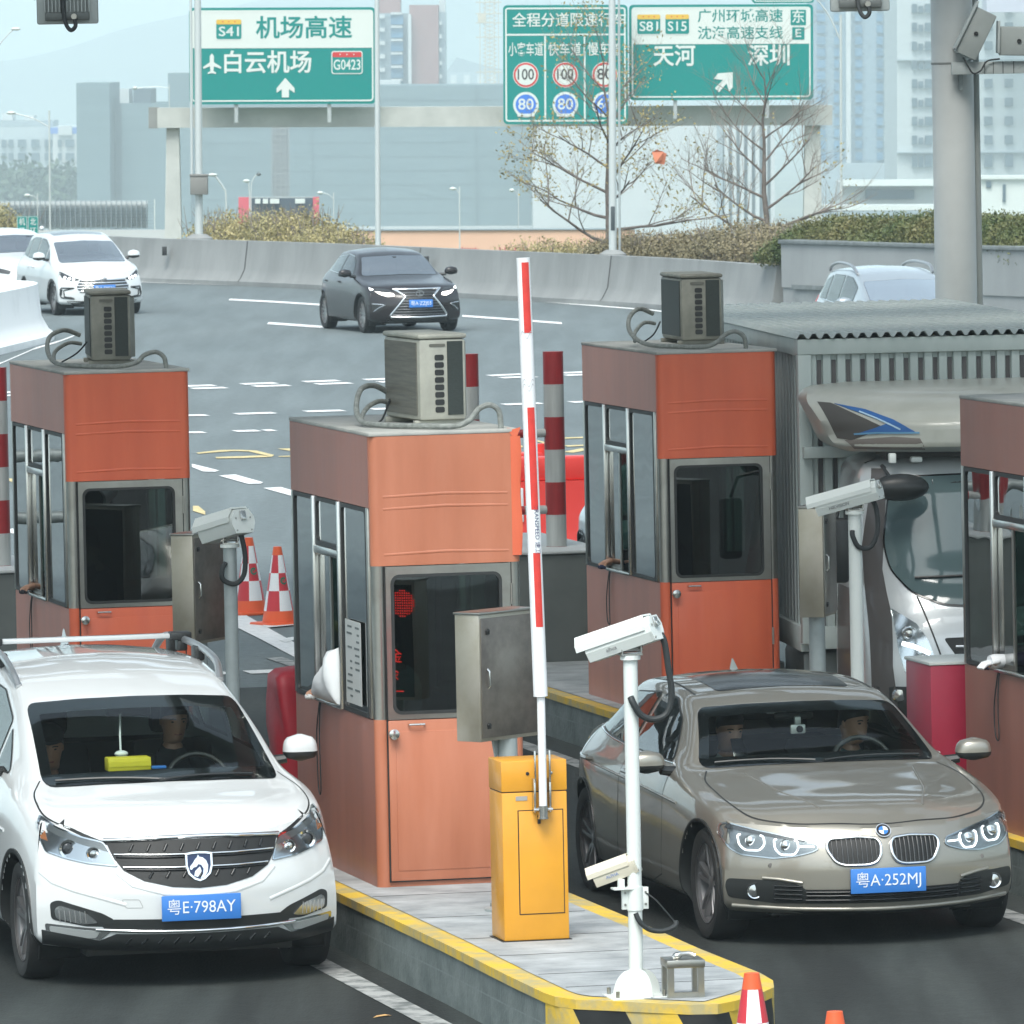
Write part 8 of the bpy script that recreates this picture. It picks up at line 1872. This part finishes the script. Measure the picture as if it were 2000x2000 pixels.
    if glove: 
        for sx in glove:
            hp_ = Vector(hands[sx]); el = V[wr[sx][0]][0]; dv = (hp_ - el).normalized(); q = MB(); q.tube([hp_ - dv * .07, hp_ - dv * .02, hp_ + dv * .02, hp_ + dv * .05], [.040, .043, .046, .040], 12)
            sd = dv.cross(Vector((0, 0, 1))).normalized()
            for o_ in (-.028, -.009, .009, .028): q.tube([hp_ + dv * .03 + sd * o_, hp_ + dv * .085 + sd * o_ * 1.1 - Vector((0, 0, .01)), hp_ + dv * .115 + sd * o_ * 1.1 - Vector((0, 0, .035))], [.014, .013, .010], 8)
            q.tube([hp_ - sd * sx * .03, hp_ - sd * sx * .055 + dv * .03, hp_ - sd * sx * .058 + dv * .06], [.015, .014, .011], 8); q.build('glove', M_CONEW, r, smooth=60)
    return r
SR, VR = SEDAN.root, VAN.root
person('woman with tied back hair looking down at a phone in the sand saloon', SR, (-.34, 2.24, .395), head=(0, -.09, .69), hyaw=R(8), hpitch=R(14), hands={-1: (-.10, -.27, .42), 1: (.03, -.24, .50)}, coat=(.42, .45, .44), hair='tied', phone=True, legs=False)
person('man in a dark jacket looking aside at the wheel of the sand saloon', SR, (.40, 2.24, .395), head=(.02, -.08, .70), hyaw=R(28), hpitch=R(8), hands={-1: (-.17, -.47, .47), 1: (.13, -.48, .46)}, coat=(.06, .09, .09), legs=False)
person('man in dark clothes at the wheel of the white people carrier', VR, (.31, 2.42, .60), head=(0, -.10, .69), hyaw=R(6), hpitch=R(10), hands={-1: (-.14, -.50, .40), 1: (.16, -.50, .40)}, coat=(.02, .022, .025), legs=False)
person('man in a dark cap slumped in the passenger seat of the white people carrier', VR, (-.42, 2.42, .475), head=(0, -.12, .69), hyaw=R(-10), hpitch=R(12), coat=(.02, .022, .022), hair='cap', legs=False)
for bo, lab, coat, gl, hy in ((B1, 'booth attendant in dark clothes behind the pay window of the left booth', (.02, .022, .03), None, 0), (B2, 'booth attendant in white sleeves behind the pay window of the salmon booth', (.55, .57, .57), None, 0), (B3, 'booth attendant in a navy jacket behind the pay window of the bright orange booth', (.015, .022, .06), None, 0), (B4, 'booth attendant with a dark sleeve and a white glove at the right edge booth', (.022, .020, .05), (1,), 0)):
    z0 = .62
    person(lab, bo, (.50, 1.62, z0), head=(0, -.10, .70), hyaw=R(-5), hpitch=R(8), face=R(-90), hands={1: (.28, -.36, .40), -1: (.14, -.535, .405)} if gl is None else {-1: (-.12, -.30, .30), 1: (.17, -.53, .41)}, elbows={-1: (-.10, -.30, .40)} if gl is None else {1: (.12, -.24, .42)}, coat=coat, legs=False, glove=gl)
for bo, lab in ((B1, 'dark office chair inside the left booth'), (B2, 'dark office chair inside the salmon booth'), (B3, 'dark office chair inside the bright orange booth'), (B4, 'dark office chair inside the right edge booth')):
    q = MB(); q.box(.30, .72, 1.40, 1.84, .50, .56, .02); q.box(.70, .76, 1.42, 1.82, .58, .98, .02); q.cyl((.50, 1.62, .031), (.50, 1.62, .50), .03, n=10); q.box(.66, .75, 1.58, 1.66, .50, .70)
    o = q.build('office_chair', M_DARKI, None, loc=bo.location, rz=TH); tag(o, lab, 'chair')
# white cloth bundle in the pay window of the salmon booth
q = MB(); rs = np.random.RandomState(2); rg = []
for i in range(15):
    t = i / 14; y = .90 + .62 * t; e_ = min(1, 6 * t + .15) * min(1, 5 * (1 - t) + .1); h_ = (.30 * (1 - t) ** 1.3 + .10) * e_ * (1 + .08 * math.sin(i * 2.1)); w_ = .075 * e_ ** .5
    rg.append([(-.01 + w_ * math.cos(a) * (1 + .1 * math.sin(2 * a + i)), y, .985 + h_ * (.5 + .5 * math.sin(a) * (1 + .06 * math.sin(4 * a + i * 1.3)))) for a in np.linspace(0, 2 * math.pi, 18, False)])
q.ring_surface(rg); o = q.build('white_cloth', mat('cloth_white', (.66, .69, .70), .9, bump=.3, bscale=8), None, smooth=60, loc=B2.location, rz=TH); tag(o, 'white cloth bundle resting in the pay window of the salmon booth', 'cloth')
# things behind the windscreens
def inside(o, lab, cat, car): o.location = car.location; o.rotation_euler = (0, 0, car.rotation_euler.z); return tag(o, lab, cat)
q = MB(); q.box(-.225, .02, 1.50, 1.62, 1.075, 1.15, .006); q.box(-.224, .019, 1.497, 1.4995, 1.10, 1.13); inside(q.build('tissue_box', mat('box_yellow', (.72, .62, .04), .5), None), 'yellow cardboard box on the dashboard of the white people carrier', 'box', VR)
q = MB(); q.tube([(-.07, 1.95, 1.36), (-.10, 1.80, 1.25), (-.12, 1.68, 1.175)], .006, 6); q.ball((-.12, 1.66, 1.16), (.04, .03, .02)); inside(q.build('hanging_charm', M_CAMW, None), 'white beaded charm hanging from the mirror of the white people carrier', 'charm', VR)
q = MB(); q.box(-.13, .13, 2.05, 2.09, 1.335, 1.395, .015); inside(q.build('rear_view_mirror', M_PLBLK, None), 'rear view mirror inside the white people carrier', 'mirror', VR)
q = MB(); q.box(.02, .10, 1.46, 1.50, 1.085, 1.10, .003); inside(q.build('number_card', M_PLATEB, None), 'small dark number card beside the yellow box in the white people carrier', 'card', VR)
q = MB(); q.box(-.12, .12, 1.96, 2.0, 1.135, 1.18, .015); inside(q.build('rear_view_mirror', M_PLBLK, None), 'rear view mirror inside the sand saloon', 'mirror', SR)
dc = thing('dash_camera', 'grey dash camera hanging behind the windscreen of the sand saloon', 'camera', SR.location, TH)
q = MB(); q.box(-.045, .045, 1.865, 1.89, 1.06, 1.115, .008); q.box(-.018, .018, 1.87, 1.90, 1.116, 1.16, .004); q.build('case', mat('cam_silver', (.50, .52, .50), .35, .4), dc); q = MB(); q.lathe([(0, .012), (.014, .012), (.020, .006), (.021, 0)], (.008, 1.8645, 1.088), 18, axis='y'); q.build('lens', M_PLBLKG, dc)
q = MB(); q.box(-.15, -.03, 2.015, 2.03, 1.17, 1.205, .006); inside(q.build('toll_tag', M_CONEW, None), 'small white toll tag stuck behind the windscreen of the sand saloon', 'toll tag', SR)
q = MB(); q.box(-.58, -.40, 1.47, 1.475, .905, .93, .001); inside(q.build('phone_number_card', M_CONEW, None), 'white number card at the foot of the windscreen in the sand saloon', 'card', SR)

lp_ = gnd(745, 1988); q = MB(); q.add([(-.05, 0, .004), (-.02, .02, .012), (.03, .022, .016), (.06, .004, .008), (.03, -.016, .014), (-.02, -.015, .010)], [(0, 1, 2, 3, 4, 5)]); tag(q.build('fallen_leaf', mat('leaf_fallen', (.50, .30, .12), .7), None, smooth=0, loc=lp_, rz=.4), 'dry orange leaf lying on the lane at the bottom edge', 'leaf')
bpy.context.view_layer.update()
# ------------------------------------------------------------------ haze
hz = MB(); hz.box(-9500, 9500, -400, 16500, -67, 420)
hm = bpy.data.materials.new('haze_air'); hm.use_nodes = True
n = hm.node_tree.nodes; n.remove(n['Principled BSDF']); pv = n.new('ShaderNodeVolumePrincipled')
pv.inputs['Color'].default_value = (0.80, 0.95, 1.0, 1); pv.inputs['Density'].default_value = 0.0003; pv.inputs['Anisotropy'].default_value = 0.0
hm.node_tree.links.new(pv.outputs[0], n['Material Output'].inputs['Volume'])
tag(hz.build('haze', hm, smooth=0), kind='stuff')
